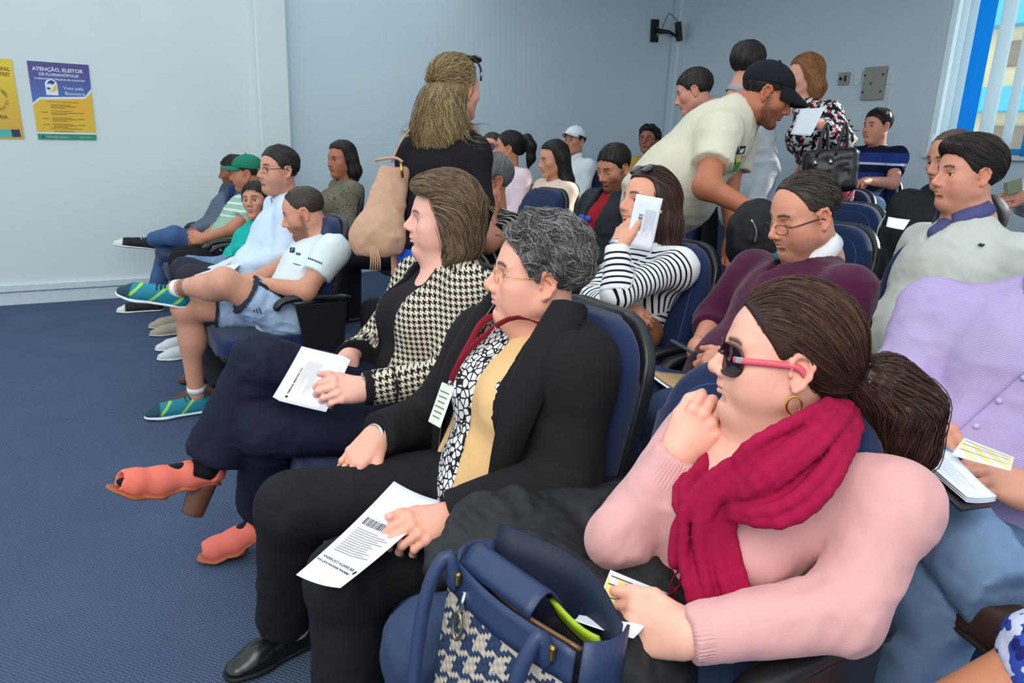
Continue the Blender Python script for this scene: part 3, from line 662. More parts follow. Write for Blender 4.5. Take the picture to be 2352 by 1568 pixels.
        lm = np.maximum(smooth01((.0072-sd((.0965, .0, -.0490), (.083, lw, -.0545)))/.0022), smooth01((.0078-sd((.0945, 0, -.0605), (.083, lw*.85, -.0565)))/.0022)); blend(lm*.85, lp)
        blend(.7*smooth01((.0030-sd((.1005, 0, -.0548), (.0855, lw+.001, -.0555)))/.002), lp*.45)
        bz = .036-.35*np.maximum(0, ay-.034)+.10*np.maximum(0, .034-ay)*-1
        bm_ = np.exp(-((z-bz)/.0042)**2)*smooth01((ay-.010)/.006)*smooth01((.050*W-ay)/.006)*smooth01((x-.05)/.01); blend(np.clip(bm_*(1.25+.35*vnoise(V*400, 8)), 0, .95), brow)
        for c in eyes:
            dd = V-c; r2 = (dd[:, 1]/.0155)**2; lid = np.exp(-((dd[:, 2]-(.0052 if eye > 0 else -.006))/.0018)**2)*(r2 < 1)*(dd[:, 0] > .004)*(np.abs(dd[:, 1]) < .015); blend(lid*.75, np.asarray(brow)*.5)
            blend(.22*np.exp(-((dd[:, 1]/.017)**2+((dd[:, 2]+.004)/.012)**2))*(dd[:, 0] > 0), s.skin*np.array((.72, .55, .52)))
        s.part = Part().add(s.W(V), P, C)
        if eye > 0:
            for c in eyes:
                g_ = basis((1, gaze, 0), (0, 0, 1)); nu, nv = 20, 14; VV = []; CC = []
                for j in range(nv+1):
                    t = math.pi*j/nv
                    for i in range(nu):
                        a = 2*math.pi*i/nu; VV.append(c+g_@np.array((math.cos(t), math.sin(t)*math.cos(a), math.sin(t)*math.sin(a)))*.0134)
                        CC.append((.01, .01, .01) if t < .26 else iris if t < .52 else S(225, 220, 216))
                FF = np.array([(j*nu+i, j*nu+(i+1) % nu, (j+1)*nu+(i+1) % nu, (j+1)*nu+i) for j in range(nv) for i in range(nu)]); s.part.add(s.W(np.array(VV)), [FF], np.array(CC))
        return s
    # -------- hair
    def hair_cap(s, th=.010, line=None, extra=None, top=0.0):
        F = Field(); F.ell((-.010-th*.55, 0, .046+th*.45+top*.5), (.097+th*.55, .075+th*.85, .080+th*.55+top), k=.02)
        if extra: extra(F)
        if line is not None:
            lx, lz = zip(*line); F.fn(lambda x, y, z: z-np.interp(x, lx, lz)+0*y, 's', .006)
        return F
    def hair(s, F, parent, col, col2=None, n=600, flow=None, step=.012, seg=9, rad=.0010, wave=0.0, lift=.0015, jit=.15, bumpamp=.0, freq=60, streak=.5, name='hair', only=None, hv=None):
        h = (hv or (.0062, .0045, .0032)[s.q])/s.s; D, lo, h = F.grid(h); V, P = nets(D, lo, h); N = vnormals(V, P[0]) if len(V) else V
        rng = np.random.RandomState(int(abs(s.o[0]*1e4)) % 9999); col = np.asarray(col); col2 = np.asarray(col2 if col2 is not None else col*1.9)
        if bumpamp: V = V+N*(bumpamp*(1-2*np.abs(vnoise(V*freq, 2)))*1.0)[:, None]
        t = np.clip(.5+.5*vnoise(V*np.array((40, 40, 14)), 4), 0, 1)[:, None]; part = Part().add(s.W(V), P, col*.8*(1-t*streak)+col2*.8*t*streak)
        if n and flow is not None and len(V):
            roots = spread(V, n, rng) if only is None else spread(V[only(V)], n, rng)
            SV, SP, sid = strands(D, lo, h, roots, flow, seg, step, lift, rad, jit, rng, wave)
            tt = rng.uniform(0, 1, n)**1.3; part.add(s.W(SV), SP, (col*(1-tt[:, None])+col2*tt[:, None])[sid])
        return part.obj(name, m_hair, parent)
def short_line(fx=.082, fz=.080, temple=.045, side=.025, nape=-.055):
    return [(-.2, nape), (-.055, nape+.004), (-.040, -.030), (-.032, .012), (-.018, .034), (.004, .034), (.009, -.014), (side, -.012), (side+.004, .020), (temple, .050), (fx-.012, fz-.006), (fx, fz), (.2, fz+.02)]
def flow_back(P): return np.stack([-.8+0*P[:, 0], 1.2*P[:, 1]/.08*.3, -.55+0*P[:, 0]-2*np.maximum(0, -P[:, 0])], 1)
def flow_down(P): return np.stack([-.25+0*P[:, 0], .3*P[:, 1]/.08, -1+0*P[:, 0]], 1)
def flow_crown(P):
    d = P-np.array((-.045, 0, .11)); d[:, 2] -= .02; return d/(np.linalg.norm(d, axis=1)[:, None]+1e-9)+np.array((0, 0, -.25))
class Hand:
    """local frame: x wrist->knuckles, z back of the hand, y = z cross x (thumb side is +y for a right hand)"""
    def __init__(s, wrist, fwd, back, right=True, scale=1.0, skin=LIGHT, q=1):
        s.o = np.asarray(wrist, float); s.R = basis(fwd, back); s.t = 1 if right else -1; s.s = scale; s.skin = np.asarray(skin); s.q = q
    def w(s, p): return s.o+s.R@(np.asarray(p, float)*s.s)
    def l(s, p): return (s.R.T@(np.asarray(p, float)-s.o))/s.s
    def build(s, part, curl=((.25, .45, .3),)*4, spread_=.06, thumb=(.5, .35, .25), thumb_up=.0, elbow=None, fr=.034, wr=.025, nail=None, ring=None):
        """curl: (mcp, pip, dip) per finger index..little; thumb=(abduction, bend1, bend2)"""
        t = s.t; F = Field(); kn = [(.086, .027), (.090, .008), (.084, -.012), (.074, -.029)]; ln = [.078, .087, .080, .063]; r0 = [.0092, .0095, .0090, .0080]
        F.cone((.0, 0, 0), (.03, 0, 0), wr, .030, k=.02, flat=(np.array((0, 0, 1.)), .72))
        for i, (a, b) in enumerate(kn): F.cone((.016, t*b*.62, -.001), (a-.004, t*b, -.001), .0145, .0112, k=.014)
        F.ell((.040, t*.030, -.012), (.030, .013, .013), basis((1, t*.45, 0), (0, 0, 1)), k=.014); F.ell((.038, -t*.026, -.010), (.032, .010, .012), k=.014)
        s.tips = []; s.fj = []
        for i, (a, b) in enumerate(kn):
            c = curl[i]; p = np.array((a, t*b, .0)); ang = 0; sp = spread_*(1.5-i)*t*1.0; pts = [p]; L = ln[i]
            for seg, cc in zip((.45, .31, .24), c):
                ang += cc; d = np.array((math.cos(ang)*math.cos(sp), math.sin(sp)*max(0, math.cos(ang)), -math.sin(ang))); p = p+d*L*seg; pts.append(p)
            F.chain(pts, [r0[i]*1.03, r0[i]*.95, r0[i]*.86, r0[i]*.74], k=.004); F.ell(pts[1], (r0[i]*1.03,)*3, k=.003); F.ell(pts[0]+np.array((-.002, 0, .002)), (r0[i]*1.1,)*3, k=.006); s.tips.append((pts[3], d)); s.fj.append(pts)
        p = np.array((.022, t*.026, -.010)); ab, b1, b2 = thumb; pts = [p]; ang = ab
        for L, dd in ((.040, 0), (.033, b1), (.027, b2)):
            ang -= dd; d = np.array((math.cos(ang), t*math.sin(ang), -.25+thumb_up)); d /= np.linalg.norm(d); p = p+d*L; pts.append(p)
        F.chain(pts, [.0145, .0115, .0105, .0082], k=.008); s.tips.append((pts[3], d)); s.thumb = pts
        if elbow is not None:
            le = s.l(elbow); F.cone(le, (.0, 0, 0), fr, wr*.92, k=.03)
        h = (.0062, .004, .0028)[s.q]/s.s; V, P = F.mesh(h); V = relax(V, P[0], 1, .3); C = np.tile(s.skin, (len(V), 1))
        red = s.skin*np.array((1.05, .74, .68))
        for tp, d in s.tips:
            m = .5*np.exp(-((V-tp)**2).sum(1)/.00012); C = C*(1-m[:, None])+red*m[:, None]
        for pts in s.fj:
            for q_ in pts[:2]: m = .35*np.exp(-((V-q_)**2).sum(1)/.00008); C = C*(1-m[:, None])+red*m[:, None]
        if nail is not None:
            for tp, d in s.tips:
                up = np.cross(d, np.array((0, 1., 0))); up = up*np.sign(up[2] if abs(up[2]) > .1 else 1); c = tp+up*.006; m = .8*(((V-c)**2).sum(1) < .0055**2); C = C*(1-m[:, None])+np.asarray(nail)*m[:, None]
        part.add(s.o+(V*s.s)@s.R.T, P, C)
        return s
    def ring_obj(s, parent, finger=2, mat=None, t=.35):
        a, b = s.fj[finger][0], s.fj[finger][1]; c = a+(b-a)*t*1.3; d = unit(b-a); u = unit(np.cross(d, (0, 0, 1.))); v = np.cross(d, u)
        pts = [s.w(c+(u*math.cos(q)+v*math.sin(q))*.0104) for q in np.linspace(0, 2*math.pi, 17)[:-1]]; return Part().add(*tube(pts, .0013*s.s, 6, True)).obj('ring', mat or m_gold, parent)
CURLS = dict(relax=((.35, .45, .3), (.4, .5, .3), (.45, .55, .35), (.5, .6, .35)), flat=((.12, .15, .1),)*4, hold=((.55, .75, .4), (.6, .85, .45), (.65, .9, .5), (.7, .95, .5)), fist=((1.1, 1.5, 1.0), (1.15, 1.55, 1.0), (1.2, 1.55, 1.0), (1.2, 1.5, 1.0)), point=((.35, .35, .2), (.9, 1.3, .8), (1.0, 1.4, .9), (1.0, 1.4, .9)))
m_gold = plain('gold_metal', S(212, 168, 80), 0.25, 0.5, 1.0); m_silver = plain('silver_metal', S(190, 192, 196), 0.25, 0.5, 1.0)
m_dark = plain('dark_interior', S(14, 14, 17), 0.8)
def arm_skin(part, pts, rad, skin, h=.006, k=.03, tattoo=None):
    F = Field(); F.chain(pts, rad, k=k); V, P = F.mesh(h); V = relax(V, P[0], 1, .4); C = np.tile(np.asarray(skin), (len(V), 1)); C *= (1+.05*vnoise(V*60, 2))[:, None]
    part.add(V, P, C)
def cloth(F, h, amp=.004, freq=22., creases=(), axis=None, seed=0, base=.3, uv=None, rel=1):
    V, P = F.mesh(h)
    if rel: V = relax(V, P[0], rel, .4)
    if amp: V = wrinkle(V, P[0], amp, freq, creases, axis, seed, base)
    return V, P, (uv(V) if uv is not None else None)
def limb_uv(segs):
    """segs: [(a,b,offset)] -> uvw=(around metres, along metres, id)"""
    def f(V):
        best = np.full(len(V), 9e9); U = np.zeros((len(V), 3))
        for i, (a, b, off) in enumerate(segs):
            a = np.asarray(a, float); b = np.asarray(b, float); ba = b-a; L = np.linalg.norm(ba); d = ba/L; q = V-a; t = np.clip(q@d, 0, L); r = q-np.outer(t, d); rr = np.linalg.norm(r, axis=1)
            e1 = unit(np.cross(d, (0.1, 0.2, 1)) if abs(d[2]) < .9 else np.cross(d, (1, 0, 0))); e2 = np.cross(d, e1); an = np.arctan2(r@e2, r@e1)
            m = rr < best; best[m] = rr[m]; U[m, 0] = an[m]*.05; U[m, 1] = (q@d)[m]+off; U[m, 2] = i
        return U
    return f
def torso_field(F, J, wd=(.165, .145, .165), dp=(.72, .70, .66), off=0.0, bust=0.0, belly=0.0, k=.05, shr=.058, bustx=.085):
    pc, nb = np.asarray(J['pelvis'], float), np.asarray(J['nb'], float); sL, sR = np.asarray(J['shL'], float), np.asarray(J['shR'], float)
    lat = unit(sL-sR); upv = unit(nb-pc); fw = unit(np.cross(lat, upv)); J['fw'] = fw; J['lat'] = lat; J['up'] = upv
    cc = np.asarray(J.get('chest', pc*.36+nb*.64-fw*.0), float); wc = np.asarray(J.get('waist', pc*.70+cc*.30), float); J['chest'] = cc; J['waist'] = wc
    top = nb-upv*.055
    F.cone(pc, wc, wd[0]+off, wd[1]+off, k, flat=(fw, dp[0])); F.cone(wc, cc, wd[1]+off, wd[2]+off, k, flat=(fw, dp[1])); F.cone(cc, top, wd[2]+off, .105+off, k, flat=(fw, dp[2]))
    for sh in (sL, sR):
        F.cone(nb-upv*.03, sh, .050+off, shr+off, k); F.cone(cc, sh-upv*.03, .10+off, shr+off, k)
    if belly: F.ell(wc+fw*(.055+belly*.5)-upv*.02, (.10+belly, .13+belly, .12+belly*.6), np.array([fw, lat, upv]).T, k=.07)
    if bust:
        for sg in (1, -1): F.ell(cc+lat*sg*.072+fw*(bustx)-upv*.01, (.062+bust, .068+bust, .066+bust), np.array([fw, lat, upv]).T, k=.05)
    return F
def shoe(parent, ankle, toe, up=(0, 0, 1), L=.26, style='sneaker', upper=S(40, 40, 44), sole=S(225, 225, 222), q=1, lace=None, w=.046, accent=None):
    """ankle: point above the heel; toe: direction of the toes"""
    R = basis(toe, up); o = np.asarray(ankle, float); h = (.007, .0055, .004)[q]; F = Field()
    W = lambda p: o+np.asarray(p)@R.T
    z0 = -.075
    F.cone((-.045, 0, z0+.030), (-.035, 0, -.015), .033, .033, k=.02); F.cone((-.05, 0, z0+.028), (L-.125, 0, z0+.026), .034, w*.86, k=.02, flat=(np.array((0, 0, 1.)), .85)); F.cone((L-.14, 0, z0+.030), (L-.085, 0, z0+.022), w*.86, .034, k=.02, flat=(np.array((0, 0, 1.)), .72))
    F.cone((-.01, 0, -.008), (L-.14, 0, z0+.045), .032, .026, k=.03)
    F.fn(lambda x, y, z: z-(z0+.012)+0*x+0*y, 's', .004)
    if style in ('loafer', 'dress'): F.cone((-.04, 0, .02), (.02, 0, .005), .030, .026, k=.008, mode='s')
    else: F.fn(lambda x, y, z: (.012-z)+.25*x+0*y, 's', .004)
    V, P = F.mesh(h); C = np.tile(np.asarray(upper), (len(V), 1))
    if accent is not None:
        m = smooth01((np.sin((V[:, 0]*1.0+V[:, 2]*.9)*62)-.86)/.12)*(V[:, 2] > z0+.018); C = C*(1-m[:, None])+np.asarray(accent)*m[:, None]
    if accent is not None: m = smooth01((V[:, 0]-(L-.125))/.01)*.85; C = C*(1-m[:, None])+np.asarray(S(24, 40, 52))*m[:, None]
    if style == 'canvas': m = smooth01((V[:, 0]-(L-.115))/.006); C = C*(1-m[:, None])+np.asarray(sole)*m[:, None]
    e = Part().add(W(V), P, C).obj('shoe', m_paint, parent)
    F = Field(); F.cone((-.052, 0, z0+.010), (L-.13, 0, z0+.010), .038, w*.94, k=.01, flat=(np.array((0, 0, 1.)), .30)); F.cone((L-.14, 0, z0+.010), (L-.085, 0, z0+.013), w*.94, .039, k=.01, flat=(np.array((0, 0, 1.)), .30))
    F.fn(lambda x, y, z: np.abs(z-(z0+.011))-.0125+0*x+0*y, 'i', .003); V, P = F.mesh(h); Part().add(W(V), P, sole).obj('sole', m_paint, e)
    if lace is not None:
        p = Part()
        for i in range(5): x = .015+.018*i; zz = .026-.009*i; p.add(*tube([W((x, -.026, zz-.008)), W((x+.006, 0, zz+.008)), W((x, .026, zz-.008))], .0035, 5), col=lace)
        p.obj('lace', m_paint, e)
    return e
def specs(parent, H, name='eyeglasses', frame=None, lens=None, thick=.0011, wd=.024, ht=.016, arm_mat=None, arm_r=.0016, x0=.096, z0=.006, label=None, wrap=2.0):
    e = empty(name, H.w((x0, 0, z0))); e.parent = parent; e.location = Vector(H.w((x0, 0, z0)))-Vector(parent.location)
    off = -(Vector(H.w((x0, 0, z0))))
    fm = frame or m_silver; fr = Part(); gl = []
    for y in (1, -1):
        c = np.array((x0, y*.032, z0)); pts = [c+np.array((-wrap*((c[1]+dy)**2-.008**2), dy, dz)) for dy, dz in [(wd*math.copysign(abs(math.cos(t))**.7, math.cos(t)), ht*math.copysign(abs(math.sin(t))**.8, math.sin(t))) for t in np.linspace(0, 2*math.pi, 25)[:-1]]]
        fr.add(*tube([H.w(p) for p in pts], thick*H.s, 5, True))
        G = [H.w(p) for p in pts]; gl.append(Part().add(np.array(G+[np.mean(G, 0)]), [np.array([(i, (i+1) % 24, 24) for i in range(24)])]))
    fr.add(*tube([H.w(p) for p in spline([(x0-.001, .009, z0+.004), (x0+.005, 0, z0+.007), (x0-.001, -.009, z0+.004)], 8)], thick*H.s, 5))
    fr.obj('frame', fm, e, loc=off)
    for g__ in gl: g__.obj('lens', lens or m_lens, e, loc=off)
    for y in (1, -1):
        pts = spline([(x0-.012, y*.056, z0+.006), (x0-.03, y*.070, z0+.008), (.02, y*.0785, z0+.010), (-.008, y*.080, z0+.008), (-.025, y*.078, z0-.010)], 14); Part().add(*tube([H.w(p) for p in pts], arm_r*H.s, 6, flat=(1.6, .8) if arm_r > .002 else None, up=H.R[:, 2] if arm_r > .002 else None)).obj('temple', arm_mat or fm, e, loc=off)
    return e
m_lens, g = newmat('clear_lens', 0.03, 0.5); g.set(Transmission_Weight=1.0, IOR=1.01, Alpha=0.25); g.color(g.mix(g.noise(g.obj(), 5), (.9, .95, 1), (1, 1, 1)))
m_shade, g = newmat('dark_lens', 0.06, 0.6); g.color(g.mix(g.noise(g.obj(), 5), S(26, 14, 20), S(44, 20, 30)))
def earring(parent, H, y=-1, r=.012, mat=None, stud=False):
    c = H.w((-.009, y*.083, -.036 if not stud else -.026))
    if stud: return Part().add(*rbox((.006, .006, .006), .0025, 2, None, c)).obj('earring', mat or m_silver, parent)
    a, b = H.R[:, 0], H.R[:, 2]; pts = [c-b*r+(a*math.cos(t)*.75+b*math.sin(t))*r for t in np.linspace(0, 6.283, 19)[:-1]]; return Part().add(*tube(pts, .0018, 6, True)).obj('earring', mat or m_gold, parent)
def strap_band(parent, name, c, axis, r, wd, mat, th=.002):
    a = unit(axis); u = unit(np.cross(a, (.2, .3, 1))); v = np.cross(a, u); G = np.array([[np.asarray(c)+a*w_+(u*math.cos(t)+v*math.sin(t))*r for t in np.linspace(0, 6.2832, 25)] for w_ in (-wd/2, wd/2)])
    return Part().add(*sheet(G, th)).obj(name, mat, parent)
def person(label, base, cat='person'):
    e = empty('person', base); return tag(e, label, cat, 'people in the waiting room')
def skin_obj(parent, part): return part.obj('body', m_skin, parent)
def seated(Y, row, head, lean=0.0, fz=None, width=1.0, knee=.13):
    """joints of a plain sitter facing -x; head = world position of the head centre"""
    fx = floor_z(ROWB[row-1]-.3) if fz is None else fz; h = np.asarray(head, float); J = {}
    J['pelvis'] = np.array((ROWB[row-1]-.235, Y, fx+.53)); J['nb'] = h+np.array((.035, 0, -.150)); dy = .175*width
    J['shL'] = J['nb']+np.array((.0, -dy, -.045)); J['shR'] = J['nb']+np.array((.0, dy, -.045))     # facing -x, the left side is towards -y
    for s_, sg in (('L', -1), ('R', 1)):
        J['hip'+s_] = J['pelvis']+np.array((0, sg*.09, -.02)); J['kn'+s_] = J['pelvis']+np.array((-.44, sg*knee, .0)); J['an'+s_] = np.array((J['kn'+s_][0]-.02, J['kn'+s_][1], fx+.085))
        J['el'+s_] = J['sh'+s_]+np.array((-.06, sg*.045, -.27)); J['wr'+s_] = J['pelvis']+np.array((-.26, sg*.05, .09))
    J['fz'] = fx; return J
def trousers(parent, J, mat, r=(.088, .066, .050), h=.009, amp=.004, name='trousers', hem=(.046, .046), seed=1, pel=.155, uv=False, legs='LR'):
    F = Field(); pc = J['pelvis']; F.ell(pc, (.13, pel, .115), k=.05); cr = []
    for s_ in legs:
        F.cone(J['hip'+s_], J['kn'+s_], r[0], r[1], k=.05); F.cone(J['kn'+s_], J['an'+s_], r[1], r[2], k=.03, capb=True); cr += [(J['kn'+s_], .10, 1.0), (J['hip'+s_], .13, .9), (J['an'+s_], .08, .9)]
    V, P, U = cloth(F, h, amp, 17., cr, None, seed, .35); return Part().add(V, P, None, U).obj(name, mat, parent)
def top_garment(parent, J, mat, h=.009, wd=(.165, .150, .165), dp=(.74, .72, .68), off=.0, bust=0., belly=0., sleeves='LR', sr=(.062, .052, .040), short=False, neck=.062, neckdrop=.02, vneck=0., amp=.004, name='shirt', seed=3, k=.04, uv=True, ka=.045, hem=True, ret=False, extra=None, sleeve_end=None, cuff=None, shr=.058, bustx=.085):
    F = Field(); torso_field(F, J, wd, dp, off, bust, belly, k, shr, bustx); cr = [(J['waist'], .16, .8)]; segs = [(J['pelvis'], J['nb'], 0.)]
    for s_ in sleeves:
        sh, el, wr = (np.asarray(J[n+s_], float) for n in ('sh', 'el', 'wr'))
        if short: end = sh+(el-sh)*(sleeve_end or .62); F.cone(sh, end, sr[0], sr[0]*1.02, k=.045, capb=True); segs.append((sh, end, .6))
        else:
            en = wr if sleeve_end is None else el+(wr-el)*sleeve_end
            F.cone(sh, el, sr[0], sr[1], k=ka); F.cone(el, en, sr[1], sr[2], k=.02, capb=True); segs += [(sh, el, .6), (el, en, .6+np.linalg.norm(el-sh))]; cr += [(el, .09, 1.2), (en, .06, .8)]
        cr.append((sh+(el-sh)*.15, .10, .8))
    if extra: extra(F)
    nb, up, fw = J['nb'], J['up'], J['fw']; hd = np.asarray(J.get('headp', nb+up*.2)); nd = unit(hd-nb)
    F.cone(nb-nd*neckdrop, nb+nd*.2, neck, neck*1.25, k=.006, mode='s')
    if vneck: F.cone(nb+fw*.05-up*.02, nb+fw*.13-up*vneck, neck*.75, .012, k=.005, mode='s'); F.cone(nb+fw*.11-up*.0, nb+fw*.19-up*vneck, neck*.72, .022, k=.005, mode='s')
    V, P, U = cloth(F, h, amp*1.5, 15., cr, None, seed, .45, limb_uv(segs) if uv else None)
    return Part().add(V, P, None, U).obj(name, mat, parent)
from mathutils.bvhtree import BVHTree
_bvh = {}
def surf(o, px, py, lift=.002):
    """point and normal where the line of sight through a pixel meets a garment"""
    if o.name not in _bvh:
        n = len(o.data.vertices); co = np.zeros(n*3); o.data.vertices.foreach_get('co', co); _bvh[o.name] = BVHTree.FromPolygons([Vector(c) for c in co.reshape(-1, 3)], [tuple(p.vertices) for p in o.data.polygons])
    d = Vector(unit(ray(px, py))); h, nn, i, ds = _bvh[o.name].ray_cast(Vector(CAM), d)
    if h is None: return None, None
    nn = np.array(nn); nn = nn*np.sign(nn@(CAM-np.array(h))); return np.array(h)+nn*lift, nn
def patch(o, parent, name, mat, quad, n=5, lift=.003, th=.0):
    """flat print following the garment inside a pixel quad (tl, tr, br, bl)"""
    G = []
    for v in np.linspace(0, 1, n):
        row = []
        for u in np.linspace(0, 1, n):
            q = (np.array(quad[0])*(1-u)+np.array(quad[1])*u)*(1-v)+(np.array(quad[3])*(1-u)+np.array(quad[2])*u)*v; p, _ = surf(o, q[0], q[1], lift)
            if p is None: return None
            row.append(p)
        G.append(row)
    return Part().add(*sheet(np.array(G), th)).obj(name, mat, parent)
def collar(parent, J, mat, r=.068, ht=.032, open_=.5, name='collar', tilt=.35, q=1, lift=.034):
    """folded shirt collar: a band round the neck turned outwards with two points in front"""
    nb, up, fw, lat = J['nb'], J['up'], J['fw'], J['lat']; hd = np.asarray(J.get('headp', nb+up*.2)); n = unit(hd-nb); f = unit(fw-n*(fw@n)); l = np.cross(n, f); G = []
    for t in np.linspace(-math.pi+open_*.55, math.pi-open_*.55, 33):
        d = -f*math.cos(t)+l*math.sin(t); c = nb+n*lift+f*.012; pt = max(0, (abs(t)-2.0)/1.0); rr = r*(1+.10*pt)
        G.append([c+d*rr*.93-n*.008, c+d*rr*.97+n*(ht*.75-.012*pt), c+d*(rr*1.03)+n*(ht-.018*pt), c+d*(rr*1.14)+n*(ht*.45-.030*pt), c+d*(rr*1.28+.012*pt)+n*(-.004-.050*pt)])
    return Part().add(*sheet(np.array(G), .002)).obj(name, mat, parent)
# ------------------------------------------------------------------ front row, nearest three sitters
HP = dict(   # head position, forward, up, scale
    A=((0.938, 0.723, 1.039), (-0.772, 0.635, 0.026), (0.048, 0.018, 0.999), 0.934),
    B=((0.881, 1.364, 1.065), (-0.908, 0.417, 0.035), (0.013, -0.056, 0.998), 0.995),
    C=((0.939, 1.994, 1.124), (-0.950, 0.313, -0.003), (-0.022, -0.057, 0.998), 0.969),
    D=((0.919, 3.493, 0.999), (-0.883, 0.339, -0.325), (-0.302, 0.118, 0.946), 0.976),
    E=((0.935, 4.050, 1.164), (-0.957, -0.285, 0.048), (0.025, 0.085, 0.996), 1.000),
    F=((0.954, 4.753, 0.949), (-0.615, -0.785, 0.075), (-0.028, 0.116, 0.993), 0.958),
    G=((1.036, 5.427, 1.081), (-0.957, 0.276, -0.091), (-0.093, 0.007, 0.996), 0.976),
    H=((1.061, 6.071, 1.064), (-0.912, 0.379, -0.160), (-0.153, 0.047, 0.987), 0.980),
    I=((1.678, 5.311, 1.190), (-0.925, -0.373, -0.067), (-0.060, -0.033, 0.998), 0.991),
    L=((1.755, 2.016, 1.161), (-0.988, 0.078, 0.137), (0.144, 0.100, 0.984), 0.943),
    M=((1.825, 1.403, 1.177), (-0.922, 0.254, -0.293), (-0.281, 0.083, 0.956), 0.969),
    O=((2.621, 1.389, 1.302), (-0.891, 0.453, -0.023), (0.000, 0.050, 0.999), 0.963),
    AA=((5.061, 3.375, 1.559), (-0.987, 0.158, -0.032), (-0.022, 0.061, 0.998), 0.981),
    BB=((3.290, 1.818, 1.347), (-0.953, 0.230, -0.199), (-0.193, 0.049, 0.980), 1.04),
    cap=((2.453, 2.149, 1.578), (0.702, -0.608, -0.369), (0.298, -0.220, 0.929), 0.982),
    blonde=((1.406, 2.849, 1.555), (0.950, 0.312, 0.011), (-0.000, -0.033, 0.999), 0.978),
    grey=((3.312, 3.042, 1.811), (0.999, -0.012, 0.050), (-0.051, -0.064, 0.997), 1.017),
    W=((3.212, 3.348, 1.680), (-0.609, 0.721, -0.329), (-0.177, 0.281, 0.943), 1.007),
    K=((1.722, 3.128, 1.173), (-0.995, 0.082, 0.054), (0.055, 0.007, 0.998), 0.986),
    Sp=((2.765, 4.748, 1.315), (-0.819, 0.572, -0.049), (-0.047, 0.018, 0.999), 0.962),
    R=((2.890, 4.342, 1.249), (-0.974, 0.137, -0.183), (-0.179, 0.035, 0.983), 0.970),
    U=((3.821, 5.414, 1.383), (-0.953, -0.293, 0.075), (0.063, 0.050, 0.997), 0.988),
    Q=((2.574, 3.254, 1.238), (-0.930, -0.139, -0.340), (-0.334, -0.065, 0.940), 0.971),
    T=((2.879, 5.209, 1.299), (-0.771, -0.604, 0.202), (0.133, 0.157, 0.979), 0.993),
    V=((4.406, 5.110, 1.410), (-0.843, -0.501, 0.196), (0.158, 0.117, 0.980), 0.992))
def mkhead(k, skin, q): o, f, u, s_ = HP[k]; return Head(o, f, u, s_, skin, q)
DBG = {}
def chk(n, J):
    out = []
    for s_ in 'LR':
        for a, b in (('sh', 'el'), ('el', 'wr'), ('hip', 'kn'), ('kn', 'an')):
            if a+s_ in J and b+s_ in J: out.append('%s%s %.2f' % (a, s_, np.linalg.norm(np.asarray(J[a+s_])-np.asarray(J[b+s_]))))
    print('LIMBS', n, ' '.join(out))
m_jean = fabric('dark_blue_jeans', S(48, 62, 90), .85, 1100, .16, .35, fold=.5); m_jeanb = fabric('navy_jeans', S(24, 28, 48), .8, 1100, .14, .35, fold=.5)
m_jeanl = fabric('light_washed_jeans', S(120, 146, 178), .85, 1100, .2, .35, fold=.5, col2=S(70, 92, 124)); m_jeanm = fabric('mid_blue_jeans', S(70, 98, 140), .85, 1100, .2, .35, fold=.5)
m_blackcloth = fabric('black_cloth', S(26, 25, 28), .85, 1200, .12, .3, fold=.6); m_blackpants = fabric('black_trousers', S(24, 24, 28), .8, 1300, .1, .3, fold=.5)
def knit(name, col, ribs=None, sc=700.0, col2=None):
    m, g = newmat(name, .9, .15); at_ = g.attr('UVW'); u, v, i = g.xyz(at_.outputs['Vector']); o = g.obj(); n1 = g.noise(o, sc, 2); n2 = g.noise(o, 18, 3)
    g.color(g.mix(n1*.5+n2*.5, tuple(c*.88 for c in col), tuple(min(1, c*1.08) for c in col)))
    h = n1*.3+g.noise(o, 26, 3, .6)*.5
    if ribs is not None: h = h+((u*ribs).sin()*.5+.5)*v.gt(.975)*.9
    g.bump(h, .3, .004); g.set(Sheen_Weight=.15); return m
# ===== A: woman in pink sweater with crimson scarf
H = mkhead('A', FAIR, 2); Y0 = .80
J = dict(pelvis=np.array((.86, .80, .53)), nb=H.o+np.array((.040, .01, -.150)), shL=np.array((.985, .532, .872)), elL=atY(1940, 1400, .515), wrL=atY(1585, 1455, .615), shR=np.array((.955, .90, .840)), elR=atY(1425, 1235, .86), wrR=atY(1555, 1045, .825),
         hipL=np.array((.84, .72, .52)), hipR=np.array((.84, .92, .52)), headp=H.o)
J['knL'] = np.array((.44, .70, .55)); J['knR'] = atY(985, 1480, .96); J['anL'] = J['knL']+np.array((-.02, 0, -.42)); J['anR'] = J['knR']+np.array((-.02, 0, -.42)); chk('A', J)
e = PA = person('woman in a pink sweater and crimson scarf resting her chin on her fist', (.86, .82, 0))
H.shoulders = (J['shL']*.7+J['nb']*.3, J['shR']*.7+J['nb']*.3)
H.build(J['nb'], nr=.045, chest=J['nb']*.6+J['pelvis']*.4+np.array((-.03, 0, 0)), jaw=.90, nose=1.05, fat=.05, lips=S(196, 110, 110), brow=S(70, 48, 40), noseup=.002, blush=.3, chestr=.105)
hp = H.part
hL = Hand(J['wrL'], atY(1470, 1440, .67)-J['wrL'], (-.25, -.75, .6), False, .98, FAIR, 2).build(hp, ((.5, .9, .5), (.6, 1.0, .5), (.65, 1.05, .5), (.7, 1.05, .5)), .04, (.55, .5, .1), .35, elbow=J['elL'], fr=.036)
hR = Hand(J['wrR'], atY(1635, 945, .800)-J['wrR'], (-.62, -.70, .30), True, .96, FAIR, 2).build(hp, ((.9, 1.45, .9), (.95, 1.5, .9), (1.0, 1.5, .9), (1.0, 1.5, .9)), .03, (.35, .3, .5), -.1, elbow=J['elR'], fr=.036)
